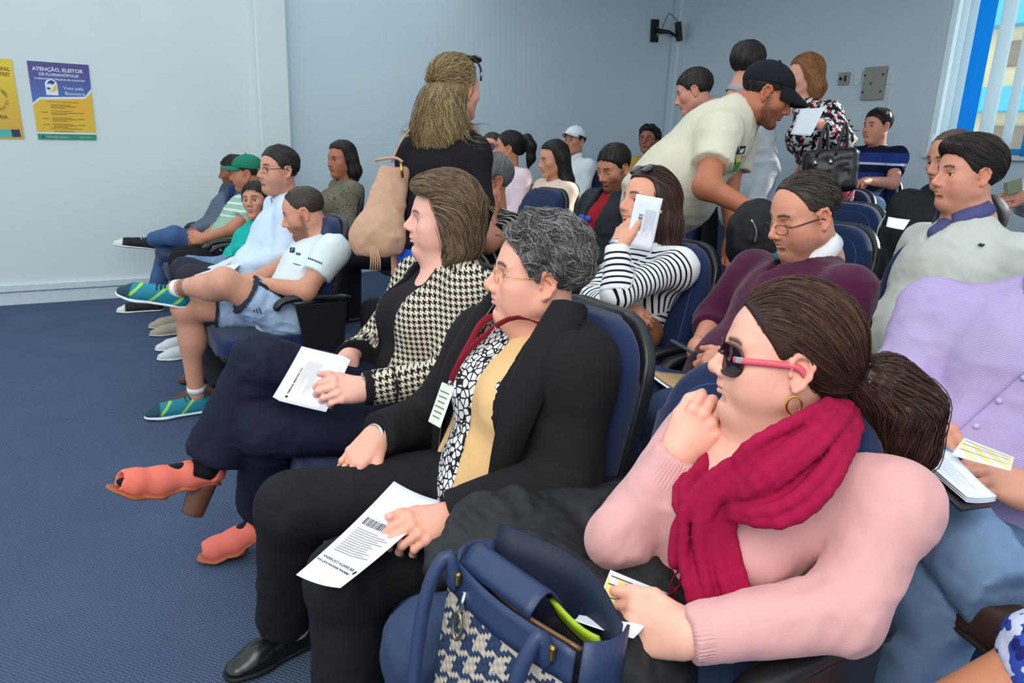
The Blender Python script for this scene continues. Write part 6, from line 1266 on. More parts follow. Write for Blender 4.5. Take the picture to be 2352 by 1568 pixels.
for i, (q_, c3) in enumerate([([(1694, 336), (1712, 334), (1708, 352), (1690, 354)], S(36, 40, 60)), ([(1698, 342), (1708, 340), (1704, 350), (1696, 350)], S(220, 216, 206)), ([(1690, 360), (1702, 358), (1698, 376), (1686, 376)], S(214, 200, 70)), ([(1682, 372), (1700, 370), (1690, 392), (1676, 394)], S(60, 150, 70)), ([(1676, 392), (1692, 392), (1682, 408), (1672, 404)], S(90, 150, 190)), ([(1702, 356), (1708, 354), (1705, 362), (1700, 362)], S(200, 120, 150))]):
    patch(crm, e, 'chest_print', plain('print_%d' % i, c3, .8), q_, 4, .003+.001*i)
# ===== blonde woman standing in the aisle, seen from behind
H = mkhead('blonde', S(214, 158, 136), 2)
J = dict(nb=H.o+np.array((-.03, -.005, -.165)), pelvis=atD(1002, 560, 3.02), shL=atD(950, 352, 3.10), shR=atD(1088, 350, 2.92), headp=H.o); pl = J['pelvis']; J['elL'] = atD(925, 480, 3.14); J['wrL'] = atD(915, 590, 3.05); J['elR'] = atD(1105, 470, 2.88); J['wrR'] = atD(1080, 590, 2.95)
lat_ = unit(J['shL']-J['shR'])
for s_, sg in (('L', 1), ('R', -1)): J['hip'+s_] = pl+lat_*sg*.09-np.array((0, 0, .04)); J['kn'+s_] = np.array((*(J['hip'+s_][:2]), .48)); J['an'+s_] = np.array((*(J['hip'+s_][:2]), .10))
chk('blonde', J); e = person('standing blonde woman in black seen from behind with sunglasses on her head', (pl[0], pl[1], floor_z(pl[0])))
H.build(J['nb'], nr=.046, jaw=.92, nose=1.0, brow=S(110, 80, 56)); hp = H.part; Hand(J['wrL'], (0, 0, -1), (-.3, .9, 0), False, .95, S(214, 158, 136), 0).build(hp, elbow=J['elL']); Hand(J['wrR'], (0, 0, -1), (.3, -.9, 0), True, .95, S(214, 158, 136), 0).build(hp, elbow=J['elR']); [arm_skin(hp, [J['nb'], J['sh'+q_]*.8+J['nb']*.2, J['el'+q_]], [.04, .04, .035], S(214, 158, 136), .012) for q_ in 'LR']; skin_obj(e, hp)
def exBl(F): F.ell((-.055, 0, .01), (.065, .080, .09), k=.03); F.chain([(-.075, 0, .02), (-.105, 0, -.08), (-.110, 0, -.17), (-.10, 0, -.250)], [.075, .095, .118, .085], k=.05, flat=(np.array((1., 0, 0)), .58)); F.chain([(-.06, .07, -.06), (-.085, .095, -.16), (-.07, .10, -.23)], [.04, .045, .02], k=.04); F.chain([(-.06, -.05, -.10), (-.075, -.085, -.16), (-.05, -.09, -.21)], [.03, .04, .015], k=.04)
F = H.hair_cap(.013, None, exBl, .006); F.fn(lambda x, y, z: np.maximum(.010+.3*np.maximum(z, -.05)-x, z-(.100-.6*np.maximum(.05-x, 0)))+0*y, 's', .010); F.ell((-.012, -.09, -.002), (.026, .03, .036), k=.01, mode='s')
TB = np.array((-.108, .0, .035))
def flBl(P):
    up_ = (P[:, 2] > .03)*1.0; d1 = TB-P; d1 /= np.linalg.norm(d1, axis=1)[:, None]; d2 = np.stack([-.05+0*P[:, 0], .35*P[:, 1]/.08, -1+0*P[:, 0]], 1); return d1*up_[:, None]+d2*(1-up_)[:, None]
H.hair(F, e, S(122, 96, 60), S(220, 192, 138), 3400, flBl, .016, 11, .0012, .40, .006, .12, streak=.8, bumpamp=.003, freq=40)
Part().add(*tube([H.w(TB+(-.004, y, .006*math.cos(y*40))) for y in np.linspace(-.03, .03, 9)], .004, 6)).obj('hair_clip', m_silver, e)
sgl = Part().add(*tube([H.w(p) for p in spline([(.050, .085, .050), (.055, .075, .10), (.050, .04, .140), (.048, 0, .147), (.050, -.04, .140), (.055, -.075, .10), (.050, -.085, .050)], 24)], .0045, 6)); so = sgl.obj('sunglasses', m_blk, e)
for y in (1, -1): V, P = Field().ell((.062, y*.038, .137), (.022, .033, .010), basis((.75, 0, -.62), (.62, 0, .75)), k=.01).mesh(.005); Part().add(H.W(V), P).obj('lens', m_shade, so)
Part().add(*rbox((.006, .004, .018), .001, 1, H.R, H.w((.052, -.084, .075)))).obj('hinge', m_silver, so, False)
m_bk = fabric('black_jersey', S(20, 20, 26), .85, 900, .1, .3, fold=.6); F = Field(); torso_field(F, J, (.17, .15, .165), (.74, .72, .68), .004, .01, 0, .05, .056); hem_ = pl-np.array((0, 0, .02)); F.cone(J['waist'], hem_, .155, .18, k=.05, flat=(J['fw'], .75), capb=True)
for s_ in 'LR': F.cone(J['sh'+s_], J['el'+s_], .058, .052, k=.045); F.cone(J['el'+s_], J['wr'+s_], .052, .042, k=.02, capb=True)
V, P, U = cloth(F, .0085, .006, 16., [(J['waist'], .2, 1.)], None, 83, .4); V = V.copy(); Part().add(V, P).obj('jumper', m_bk, e)
F = Field(); F.cone(pl+np.array((0, 0, .03)), pl-np.array((0, 0, .085)), .178, .184, k=.02, flat=(J['fw'], .75), capa=True, capb=True); V, P, U = cloth(F, .008, .004, 20., (), None, 84, .5); Part().add(V, P).obj('blouse_hem', fabric('royal_blue_blouse', S(36, 96, 210), .7, 900, .06), e)
trousers(e, J, m_blackpants, (.095, .07, .055), .011, .007)
for s_ in 'LR': shoe(e, J['an'+s_]+np.array((0, 0, -.02)), J['fw']*np.array((1, 1, 0)), upper=S(20, 20, 22), sole=S(20, 20, 20), q=0)
BL = (e, J, H)
# ------------------------------------------------------------------ people further back
def bust_hair(H, e, style, c1, c2=None, n=500):
    if style == 'short': H.hair(H.hair_cap(.013, short_line(), None, .004), e, c1, c2, n, flow_crown, .009, 6, .0012)
    elif style == 'buzz': H.hair(H.hair_cap(.005, short_line(.070, .100, .035)), e, c1, c2, 200, flow_crown, .006, 3, .001)
    elif style == 'curly':
        def ex(F):
            rr = np.random.RandomState(3)
            for i in range(60): t = rr.uniform(0, 6.28); u = rr.uniform(-.2, 1); r = math.sqrt(max(0, 1-u*u)); F.ell((-.012+.102*r*math.cos(t), .085*r*math.sin(t), .05+.092*u), (.022,)*3, k=.012)
        H.hair(H.hair_cap(.016, short_line(.08, .085), ex), e, c1, c2, n, lambda P: np.stack([vnoise(P*40, i) for i in range(3)], 1), .008, 5, .0012, .4)
    else:
        lo_, wv = (-.15, .25) if style == 'wavy' else (-.30, .05)
        def ex(F):
            F.ell((-.045, 0, .02), (.075, .085, .09), k=.03)
            for y in (1, -1): F.chain([(-.045, y*.055, .0), (-.055, y*.075, lo_*.5), (-.045, y*.078, lo_)], [.055, .050, .022], k=.04)
        F = H.hair_cap(.015, None, ex, .006); F.fn(lambda x, y, z: np.maximum(.014+.25*np.maximum(z, -.05)-x, z-(.095-.6*np.maximum(.05-x, 0)))+0*y, 's', .010)
        H.hair(F, e, c1, c2, n, flow_down, .016, 9, .0014, wv, .003, .1, bumpamp=.003 if style == 'wavy' else 0)
def bg(key, row, label, skin, style, c1, shirt, legs=None, c2=None, bust=0., belly=0., short=False, wd=(.165, .155, .165), chairlab=None, hands=None, chx=None, nm='shirt', q=1, cl=None, **hk):
    H = mkhead(key, skin, q); Y = H.o[1]; X = H.o[0]; fx = floor_z(X-.1); J = seated(Y, row, H.o); J['pelvis'] = np.array((X-.12, Y, H.o[2]-.63)); J['headp'] = H.o; pl = J['pelvis']; fw_, sc = None, H.s
    for s_, sg in (('L', -1), ('R', 1)):
        J['sh'+s_] = J['nb']+np.array((-.005, sg*.175*(.92 if bust else 1.02), -.05)); J['hip'+s_] = pl+np.array((0, sg*.09, -.02)); J['kn'+s_] = pl+np.array((-.43, sg*.12, .0)); J['an'+s_] = np.array((J['kn'+s_][0], J['kn'+s_][1], floor_z(J['kn'+s_][0])+.09)); J['el'+s_] = J['sh'+s_]+np.array((-.07, sg*.05, -.25)); J['wr'+s_] = pl+np.array((-.24, sg*.05, .10))
    if hands: hands(J, H)
    e = person(label, (pl[0], pl[1], floor_z(pl[0]))); H.build(J['nb'], nr=.046 if bust else .054, jaw=.93 if bust else 1.04, **hk); hp = H.part
    for s_ in 'LR':
        if short: arm_skin(hp, [J['sh'+s_], J['el'+s_], J['wr'+s_]], [.05, .042, .028], skin, .009)
        Hand(J['wr'+s_], J.get('hd'+s_, np.array((-1, 0, -.1))), J.get('hn'+s_, np.array((0, 0, 1.))), s_ == 'R', .97, skin, 0).build(hp, J.get('hc', CURLS['hold']), elbow=J['el'+s_]); arm_skin(hp, [J['nb'], J['sh'+s_]*.8+J['nb']*.2, J['el'+s_]], [.04, .04, .032], skin, .012)
    skin_obj(e, hp); bust_hair(H, e, style, c1, c2) if style else None
    top_garment(e, J, shirt, .011, wd, (.78, .76, .7), bust=bust, belly=belly, sr=(.060, .054, .042), short=short, neck=.060, amp=.008, name=nm, seed=int(X*100)); trousers(e, J, legs or m_blackpants, h=.014, amp=.008)
    if cl: collar(e, J, cl, .060, .030)
    if chairlab: chair_at((X+.10) if chx is None else chx, Y, chairlab)
    return e, H, J
# I: woman in brown top at the left of the second row
m, g = newmat('taupe_embroidered_top', .85, .2); o_ = g.obj(); g.color(g.mix(g.voronoi(o_, 45.).lt(.28)*g.noise(o_, 9, 2).gt(.5), S(116, 108, 92), S(70, 60, 48))); g.bump(g.noise(o_, 30, 3), .4, .006)
bg('I', 2, 'woman with dark wavy hair in a taupe top behind the front row', S(176, 116, 88), 'wavy', S(30, 24, 24), m, bust=.012, c2=S(64, 50, 46), chairlab='blue chair of the woman in the taupe top', lips=S(150, 80, 74), fat=.3, brow=S(40, 30, 28))
# J: dark hair just showing above the beige bag
HP['Jx'] = ((2.05, 4.95, 1.18), (-.95, -.2, 0), (0, 0, 1), .95)
bg('Jx', 2, 'dark haired woman mostly hidden behind the beige bag', S(190, 130, 100), 'wavy', S(24, 20, 20), fabric('grey_knit', S(110, 110, 112)), bust=.01)
# K: grey haired man in striped polo, hand to his face
def hK(J, H): J['shL'] = J['nb']+np.array((.0, -.19, -.05)); J['elL'] = atY(1120, 560, 2.85); J['wrL'] = atY(1128, 490, 2.98); J['hdL'] = np.array((-.1, .05, 1.)); J['hnL'] = np.array((-.3, -.9, 0)); J['hc'] = CURLS['fist']
m, g = newmat('black_striped_polo', .85, .2); at_ = g.attr('UVW'); u, v, i = g.xyz(at_.outputs['Vector']); g.color(g.mix((v*34.0).fract().lt(.22), S(20, 22, 28), S(190, 186, 170))); g.bump(g.noise(g.obj(), 30, 3), .3, .005)
bg('K', 2, 'grey haired man in a black striped polo holding his hand to his face', S(190, 130, 104), 'short', S(96, 96, 98), m, c2=S(190, 190, 190), short=True, hands=hK, belly=.02, chairlab='blue chair of the man in the striped polo')
# Q: bearded man in dark jacket over red shirt
e, H, J = bg('Q', 3, 'bearded man in a dark jacket over a red shirt looking down', S(196, 138, 110), 'short', S(30, 24, 22), fabric('red_polo', S(150, 20, 38), .85, 800, .08, .4, fold=.8), legs=fabric('dark_grey_trousers', S(40, 42, 48)), beard=S(40, 28, 24), stubble=.9, eye=0, chairlab='blue chair of the man in the dark jacket', nose=1.2)
F = Field(); torso_field(F, J, (.165, .155, .165), (.78, .76, .7), .022)
for s_ in 'LR': F.cone(J['sh'+s_], J['el'+s_], .070, .062, k=.045); F.cone(J['el'+s_], J['wr'+s_], .062, .05, k=.02, capb=True)
nd = unit(H.o-J['nb']); F.cone(J['nb']-nd*.02, J['nb']+nd*.2, .075, .1, k=.006, mode='s'); PC = J['pelvis']; fw, lat, up = J['fw'], J['lat'], J['up']; F.fn(vband(.06, .085, 0, .0), 's', .006); V, P, U = cloth(F, .010, .009, 16., (), None, 91, .8); Part().add(V, P).obj('jacket', fabric('charcoal_jacket', S(30, 34, 42), .6, 700, .1, .4, fold=.9), e)
c = PC+up*.33+fw*.17; sgq = Part()
for y in (1, -1): sgq.add(*rbox((.05, .012, .032), .005, 2, np.array([lat, fw, up]).T, c+lat*y*.03))
sgq.obj('hanging_sunglasses', plain('blue_mirror_lens', S(26, 60, 170), .15, .6), e)
# R, Sp: two women in pale jumpers
e, H, J = bg('R', 3, 'woman with long black hair in a cream jumper looking down', S(206, 150, 124), 'long', S(26, 22, 22), fabric('cream_jumper', S(226, 200, 180), .9, 600, .06, .3, fold=.6), bust=.012, c2=S(60, 48, 44), eye=0, brow=S(40, 32, 30), chairlab='blue chair of the woman in the cream jumper')
ph = rbox((.14, .07, .009), .003, 1, basis((-.9, -.3, .25), (0, 0, 1)), J['wrR']+np.array((-.10, -.05, .05))); o = Part().add(*ph).obj('mobile_phone', m_blk, None, False); tag(o, 'black phone held by the woman with long black hair', 'phone')
e, H, J = bg('Sp', 3, 'woman with a dark ponytail and hoop earrings in a pale pink jumper', S(196, 140, 112), None, None, fabric('pale_pink_jumper', S(222, 200, 206), .9, 600, .05, .3, fold=.6), bust=.012, brow=S(40, 32, 30), chairlab='blue chair of the woman with the ponytail')
H.hair(H.hair_cap(.012, lineA, exA), e, S(24, 20, 22), S(54, 46, 44), 500, flA, .016, 8, .0012); F = Field(); T2 = np.array((-.10, 0, .06)); F.chain([T2, T2+(-.04, 0, .012), T2+(-.07, 0, -.04), T2+(-.07, 0, -.13), T2+(-.05, 0, -.19)], [.02, .034, .038, .030, .012], k=.03); H.hair(F, e, S(24, 20, 22), S(54, 46, 44), 300, flow_down, .016, 8, .0013, name='ponytail'); earring(e, H, 1, .018)
# T: man with sunglasses, half hidden
e, H, J = bg('T', 4, 'man in sunglasses half hidden behind the standing blonde woman', S(206, 150, 126), 'short', S(70, 60, 54), fabric('grey_polo', S(120, 124, 130)), fat=.3); specs(e, H, 'sunglasses', m_blk, m_shade, .002, .027, .02)
# U: man in white cap
e, H, J = bg('U', 5, 'man in a white cap and white polo shirt in the back rows', S(196, 138, 110), 'short', S(40, 34, 32), fabric('white_polo', S(222, 228, 230), .85, 700, .05, .3, fold=.6), cl=fabric('white_polo', S(222, 228, 230)), chairlab='blue chair of the man in the white cap', chx=4.05); cap_hat(e, H, plain('white_cap_cotton', S(222, 228, 234), .8), L=.07)
# V: person with curly hair, glasses and yellow top
e, H, J = bg('V', 6, 'woman with short black curls and glasses in a mustard top', S(150, 100, 78), 'curly', S(22, 20, 22), fabric('mustard_top', S(186, 150, 60)), bust=.01, chairlab='blue chair of the woman with black curls'); specs(e, H, frame=m_blk, thick=.0016)
# AA: man in blue striped polo by the back wall
def hAA(J, H): J['elL'] = atD(2050, 420, 5.0); J['wrL'] = atD(1990, 415, 4.9); J['shL'] = atD(2062, 358, 5.12); J['knL'] = atD(2005, 475, 4.75); J['wrR'] = atD(1985, 420, 5.1)
m, g = newmat('blue_striped_polo', .85, .2); o_ = g.obj(); x, y, z = g.xyz(o_); f1 = ((z-1.02)*7.2).fract(); g.color(g.mix(f1.lt(.12), g.mix(f1.gt(.62), S(34, 56, 130), S(16, 22, 50)), S(190, 200, 216))); g.bump(g.noise(o_, 30, 3), .3, .005)
bg('AA', 6, 'man in a blue striped polo sitting by the back wall', S(206, 148, 124), 'short', S(34, 30, 32), m, legs=m_jeanl, short=True, hands=hAA, belly=.02, fat=.4, nose=1.1, brow=S(40, 32, 30), chairlab='dark blue chair of the man in the blue polo')
# BB: man with shaved head in black track jacket
e, H, J = bg('BB', 4, 'man with a shaved head in a black track jacket', S(200, 146, 122), 'buzz', S(110, 90, 80), fabric('black_track_jacket', S(24, 25, 28), .6, 800, .1, .3, fold=.8), chairlab='blue chair of the man in the track jacket', eye=.6)
for s_ in 'LR':
    for off in (.0, .014): sh, el = J['sh'+s_], J['el'+s_]; Part().add(*tube([sh+np.array((-.02+off, (-1 if s_ == 'L' else 1)*.035, .052)), (sh+el)/2+np.array((-.05+off, (-1 if s_ == 'L' else 1)*.045, .02)), el+np.array((-.058+off, 0, .0))], .0025, 4)).obj('piping', m_trim, e)
# CC: person at the right edge holding banknotes
HP['CC'] = ((4.05, 1.22, 1.42), (-.98, .1, 0), (0, 0, 1), .98)
def hCC(J, H): J['wrR'] = atD(2352, 452, 3.55); J['elR'] = J['wrR']+np.array((.22, .08, -.05)); J['shR'] = J['elR']+np.array((.05, -.02, .24)); J['hdR'] = np.array((-.8, .35, .05)); J['hnR'] = np.array((0, -.6, .6))
e, H, J = bg('CC', 5, 'person in a white top at the right picture edge holding banknotes', S(196, 140, 116), 'wavy', S(70, 50, 40), fabric('white_blouse', S(226, 222, 232), .85, 700, .04, .3, fold=.6), bust=.01, hands=hCC, chairlab='blue chair at the right edge near the window')
c = atD(2322, 432, 3.48); nt = empty('banknote_bundle', c); tag(nt, 'folded greenish banknotes held at the right picture edge', 'banknotes'); m_note = plain('banknote_green', S(126, 130, 108), .8, scale=90.)
for i in range(3): Part().add(*rbox((.075, .003, .065), .001, 1, basis((.9, -.45, .25+.04*i), (-.25, .1, 1)), c+np.array((.003*i, -.006*i, .004*i)))).obj('banknote', m_note, nt, False)
# W: man bending behind, grey man standing, woman in flowered blouse
def standing(key, label, skin, style, c1, shirt, pel, shL, shR, elL, elR, wrL, wrR, legs, D, c2=None, q=1, wd=(.17, .16, .17), bust=0., nbo=None, hk={}, belly=0., capa=False, hands=(None, None), neck=.064):
    H = mkhead(key, skin, q); J = dict(nb=H.o+np.asarray(nbo) if nbo is not None else H.w((-.045, 0, -.165)), pelvis=pel, shL=shL, shR=shR, elL=elL, elR=elR, wrL=wrL, wrR=wrR, headp=H.o); lat_ = unit((shL-shR)*np.array((1, 1, 0))); fz = floor_z(pel[0])
    for s_, sg in (('L', 1), ('R', -1)): J['hip'+s_] = pel+lat_*sg*.09-np.array((0, 0, .03)); J['kn'+s_] = np.array((*J['hip'+s_][:2], fz+.48)); J['an'+s_] = np.array((*J['hip'+s_][:2], fz+.09))
    e = person(label, (pel[0], pel[1], fz)); H.build(J['nb'], nr=.048 if bust else .056, **hk); hp = H.part
    for s_ in 'LR':
        d = hands[0 if s_ == 'L' else 1]; dd = d[0] if d else np.array((0, 0, -1.)); nn = d[1] if d else (1., 0, .1); Hand(J['wr'+s_], dd, nn, s_ == 'R', 1., skin, 0).build(hp, CURLS['hold'], elbow=J['el'+s_]); arm_skin(hp, [J['nb'], J['sh'+s_]*.8+J['nb']*.2, J['el'+s_]], [.04, .04, .035], skin, .012)
    skin_obj(e, hp); bust_hair(H, e, style, c1, c2, 600); top_garment(e, J, shirt, .010, wd, (.8, .78, .7), bust=bust, belly=belly, sr=(.066, .058, .048), neck=neck, amp=.010, name='top', seed=int(D*100)); trousers(e, J, legs, h=.013, amp=.008)
    for s_ in 'LR': shoe(e, J['an'+s_]+np.array((0, 0, -.015)), (J['fw']*np.array((1, 1, .0)))+1e-3, q=0)
    print('ST', key, 'pel', pel.round(2), 'shw %.2f' % np.linalg.norm(shL-shR)); return e, H, J
def D_(x, y, d): return atD(x, y, d)
m_gsw = fabric('light_grey_jumper', S(158, 160, 166), .9, 700, .06, .3, fold=.8)
e, H, J = standing('grey', 'tall standing man in a light grey jumper seen from behind', S(206, 150, 126), 'short', S(34, 32, 34), m_gsw, D_(1715, 480, 4.1), D_(1640, 250, 4.3), D_(1742, 262, 4.0), D_(1690, 370, 4.35), D_(1762, 390, 3.95), D_(1720, 450, 4.2), D_(1735, 470, 3.9), m_jean, 4.1, c2=S(70, 66, 66), nbo=(-.05, .02, -.17))
collar(e, J, m_gsw, .066, .055, .4, 'turtle_collar')
standing('W', 'man with brown hair leaning forward behind the man in the grey jumper', S(206, 146, 126), 'short', S(48, 38, 34), fabric('white_shirt', S(210, 212, 214)), D_(1660, 470, 4.5), D_(1600, 285, 4.4), D_(1660, 270, 4.75), D_(1590, 380, 4.35), D_(1660, 380, 4.8), D_(1600, 450, 4.3), D_(1650, 450, 4.6), m_blackpants, 4.5, hk=dict(nose=1.3, eye=.6, blush=.4), nbo=(.10, -.06, -.15))
HP['fl'] = (tuple(atD(1848, 178, 4.55)), (-.75, .62, -.2), (-.15, .1, .98), .98)
m, g = newmat('flowered_blouse', .85, .2); o_ = g.obj(); v1 = g.voronoi(o_, 26.); v2 = g.noise(o_, 38., 2); g.color(g.mix(v1.lt(.26), g.mix(v2.gt(.52), S(28, 28, 32), S(206, 210, 206)), S(206, 60, 84))); g.bump(g.noise(o_, 26, 3), .4, .006)
FLW = standing('fl', 'woman with reddish blonde hair in a black, white and red flowered blouse', S(216, 160, 140), 'wavy', S(150, 92, 52), m, D_(1905, 440, 4.6), D_(1905, 258, 4.4), D_(1850, 245, 4.75), D_(1940, 325, 4.3), D_(1845, 330, 4.8), D_(1890, 288, 4.25), D_(1850, 370, 4.65), fabric('rose_skirt', S(170, 70, 92)), 4.6, c2=S(206, 150, 92), bust=.012, hands=((np.array((-.8, .4, .45)), (0, -.5, .6)), None), nbo=(.02, -.02, -.155))
for X, Y, lb in ((2.66, 4.0, 'empty blue chair left of the bearded man'), (3.5, 3.6, 'empty blue chair in front of the grey jumper man'), (4.3, 4.1, 'empty dark blue chair behind the man in the white cap'), (4.3, 3.0, 'empty blue chair beside the flowered blouse'), (5.1, 2.75, 'blue chair beside the man in the blue polo'), (5.1, 4.5, 'dark chair at the back left of the blue polo'), (3.5, 2.4, 'blue chair in front of the flowered blouse'), (4.25, 6.0, 'blue back row chair near the far wall')): chair_at(X, Y, lb)
# ===== Z: neighbour at the bottom right, only a forearm and flowered sleeve in view
Z0 = np.array((.86, .12, .53)); J = dict(pelvis=Z0, nb=np.array((.92, .10, .98)), shR=np.array((.90, .30, .90)), elR=np.array((.80, .31, .66)), wrR=atY(2090, 1600, .42), shL=np.array((.90, -.10, .90)), elL=np.array((.80, -.12, .66)), wrL=np.array((.6, -.05, .64)), headp=np.array((.90, .10, 1.17)))
SKZ = S(204, 140, 106); J['elR'] = np.array((.93, .33, .72)); J['wrR'] = atY(1990, 1640, .47)
e = person('neighbour with bare forearm and blue flowered sleeve at the bottom right corner', Z0*np.array((1, 1, 0))); H = Head(J['headp'], (-1, 0, 0), (0, 0, 1), .97, SKZ, 0); H.build(J['nb']); hp = H.part; hp2 = atY(2345, 1560, .36); J['elR'] = hp2+unit(hp2-atY(2120, 1660, .44))*.05; J['wrR'] = atY(2050, 1690, .46); J['shR'] = J['elR']+np.array((.12, -.24, .04))
arm_skin(hp, [J['shR'], J['elR'], J['wrR']], [.058, .050, .033], SKZ, .005); Hand(J['wrR'], unit(J['wrR']-J['elR']), (0, -.3, 1), True, 1., SKZ, 1).build(hp, CURLS['relax']); Hand(J['wrL'], (-1, .2, 0), (0, 0, 1), False, 1., SKZ, 0).build(hp, elbow=J['elL']); skin_obj(e, hp); H.hair(H.hair_cap(.012, short_line()), e, S(50, 40, 34), None, 200, flow_crown)
m, g = newmat('blue_white_flowered_blouse', .8, .2); o_ = g.obj(); n1 = g.noise(o_, 30., 2); n2 = g.voronoi(o_, 34.); g.color(g.mix(n1.gt(.50), g.mix(n2.lt(.30), S(206, 212, 236), S(120, 140, 200)), g.mix(n2.lt(.35), S(54, 78, 170), S(34, 40, 110)))); g.bump(g.noise(o_, 30, 3), .4, .006)
J['nb'] = np.array((1.0, -.02, .98)); J['pelvis'] = np.array((.86, -.02, .53)); top_garment(e, J, m, .009, (.17, .16, .17), (.8, .78, .7), bust=.01, sr=(.074, .066, .05), sleeve_end=.22, amp=.008, name='blouse', seed=99)
for s_, sg in (('L', -1), ('R', 1)): J['hip'+s_] = Z0+np.array((0, sg*.09, -.02)); J['kn'+s_] = Z0+np.array((-.42, sg*.11, 0)); J['an'+s_] = J['kn'+s_]+np.array((0, 0, -.44))
trousers(e, J, m_jean, h=.012); 
chair(1, .785, 'front row blue chair of the woman in pink'); chair(1, 1.36, 'front row blue chair of the woman with grey curls'); chair(1, 1.93, 'front row blue chair of the woman in houndstooth'); chair(1, 3.48, 'front row blue chair of the man in shorts'); chair(1, 4.05, 'front row blue chair of the man in the pale blue shirt'); chair(1, 4.75, 'front row blue chair of the boy'); chair(1, 5.43, 'front row blue chair of the man in the green cap'); chair(1, 6.05, 'front row blue chair nearest the poster wall')
# ------------------------------------------------------------------ papers, phones, bags and clothes lying about
m_sheet = plain('white_paper', S(232, 236, 244), .75, .2, var=.01); m_ink = plain('black_ink', S(34, 34, 40), .8); m_gink = plain('grey_ink', S(120, 122, 132), .8)
def paper(name, label, C4, bend=0.0, cat='paper', mat=None, th=.0006, n=10, parent=None, kind=None):
    """sheet spanned by four corners (tl, tr, br, bl); bend bows it along its normal"""
    P = [np.asarray(c, float) for c in C4]; nrm = unit(np.cross(P[1]-P[0], P[3]-P[0])); e = empty(name, P[3]) if parent is None else parent
    if parent is None: tag(e, label, cat)
    def S_(u, v): return quadpt(P, u, v)+nrm*(bend*4*u*(1-u)*.5+bend*4*v*(1-v)*.5)
    G = np.array([[S_(u, v) for u in np.linspace(0, 1, n)] for v in np.linspace(0, 1, n)]); V, Q = sheet(G, th); Part().add(V, Q).obj('sheet', mat or m_sheet, e); return e, S_, nrm
def on_sheet(S_, nrm, u0, v0, u1, v1, side=1, n=3, d=.0012):
    G = np.array([[S_(u, v)+nrm*d*side for u in np.linspace(u0, u1, n)] for v in np.linspace(v0, v1, 2)]); return sheet(G)
def letter(e, S_, nrm, side=1, flip=False, lines=14, head=True, bar=True, seed=0):
    """printed page: heading with round seal, lines of small print, a bar code"""
    rs = np.random.RandomState(seed); gp = Part(); bk = Part(); f = (lambda v: 1-v) if flip else (lambda v: v); fu = (lambda u: 1-u) if flip else (lambda u: u)
    for i in range(lines):
        v = .34+.024*i; u1 = .15+rs.uniform(.45, .72); gp.add(*on_sheet(S_, nrm, fu(.15), f(v), fu(u1), f(v+.006), side))
    gp.obj('small_print', m_gink, e, False)
    if bar:
        u = .52
        while u < .86: w_ = rs.choice((.004, .008, .012)); bk.add(*on_sheet(S_, nrm, fu(u), f(.80), fu(u+w_), f(.90), side, 2)); u += w_+rs.choice((.005, .009))
    if head:
        for k in range(2):
            a = .42; b = .90 if k == 0 else .80
            for t in np.arange(a, b, .022): bk.add(*on_sheet(S_, nrm, fu(t), f(.16+.045*k), fu(t+.015), f(.16+.045*k+.020), side, 2))
        c = [(.36+.035*math.cos(q), .175+.028*math.sin(q)) for q in np.linspace(0, 6.283, 13)[:-1]]; bk.add(np.array([S_(fu(a), f(b))+nrm*.0012*side for a, b in c]), [np.array([list(range(12))])])
    bk.obj('printed_marks', m_ink, e, False)
def words(e, S_, nrm, txt, u, v, size, du, side=1, mat=None, nm='heading'):
    """lettering along the sheet: du = direction (du,dv) of the writing"""
    o = S_(u, v); x = unit(S_(u+du[0]*.05, v+du[1]*.05)-o); n = nrm*side; x = unit(x-n*(x@n)); return Part().add(*text_mesh(txt, size, np.array([x, np.cross(n, x), n]).T, o+n*.0016, 'LEFT', .0003)).obj(nm, mat or m_ink, e, False)
# B's sheet over her knees: far top edge, near left corner hanging
e, S_, nr = paper('printed_sheet', 'white printed sheet with bar code on the knees of the woman with grey curls', [atY(905, 1105, 1.34), atY(1012, 1150, 1.225), atY(782, 1350, 1.085), atY(680, 1320, 1.20)], .014)
sd = 1 if nr@(CAM-S_(.5, .5)) > 0 else -1
Bk = Part(); rs = np.random.RandomState(2); v_ = .22
while v_ < .52: w_ = rs.choice((.006, .010, .015)); u_ = .38; Bk.add(*on_sheet(S_, nr, .52, .30+(v_-.22)*.0, .53, .31, sd, 2)) if False else None; v_ += w_+.008
u_ = .12
while u_ < .62: w_ = rs.choice((.008, .014, .02)); Bk.add(*on_sheet(S_, nr, u_, .36, u_+w_, .43, sd, 2)); u_ += w_+rs.choice((.010, .016))
Bk.obj('bar_code', m_ink, e, False); gp = Part()
for i in range(12): gp.add(*on_sheet(S_, nr, .12, .47+.021*i, .12+rs.uniform(.4, .75), .476+.021*i, sd))
gp.obj('small_print', m_gink, e, False); words(e, S_, nr, 'TRIBUNAL REGIONAL ELEITORAL', .84, .86, .0055, (-1, 0), sd); words(e, S_, nr, 'DE SANTA CATARINA', .84, .815, .0078, (-1, 0), sd)
c = [(.91+.030*math.cos(q), .845+.020*math.sin(q)) for q in np.linspace(0, 6.283, 15)[:-1]]; Part().add(np.array([S_(a, b)+nr*.0014*sd for a, b in c]), [np.array([list(range(14))])]).obj('seal', m_ink, e, False)
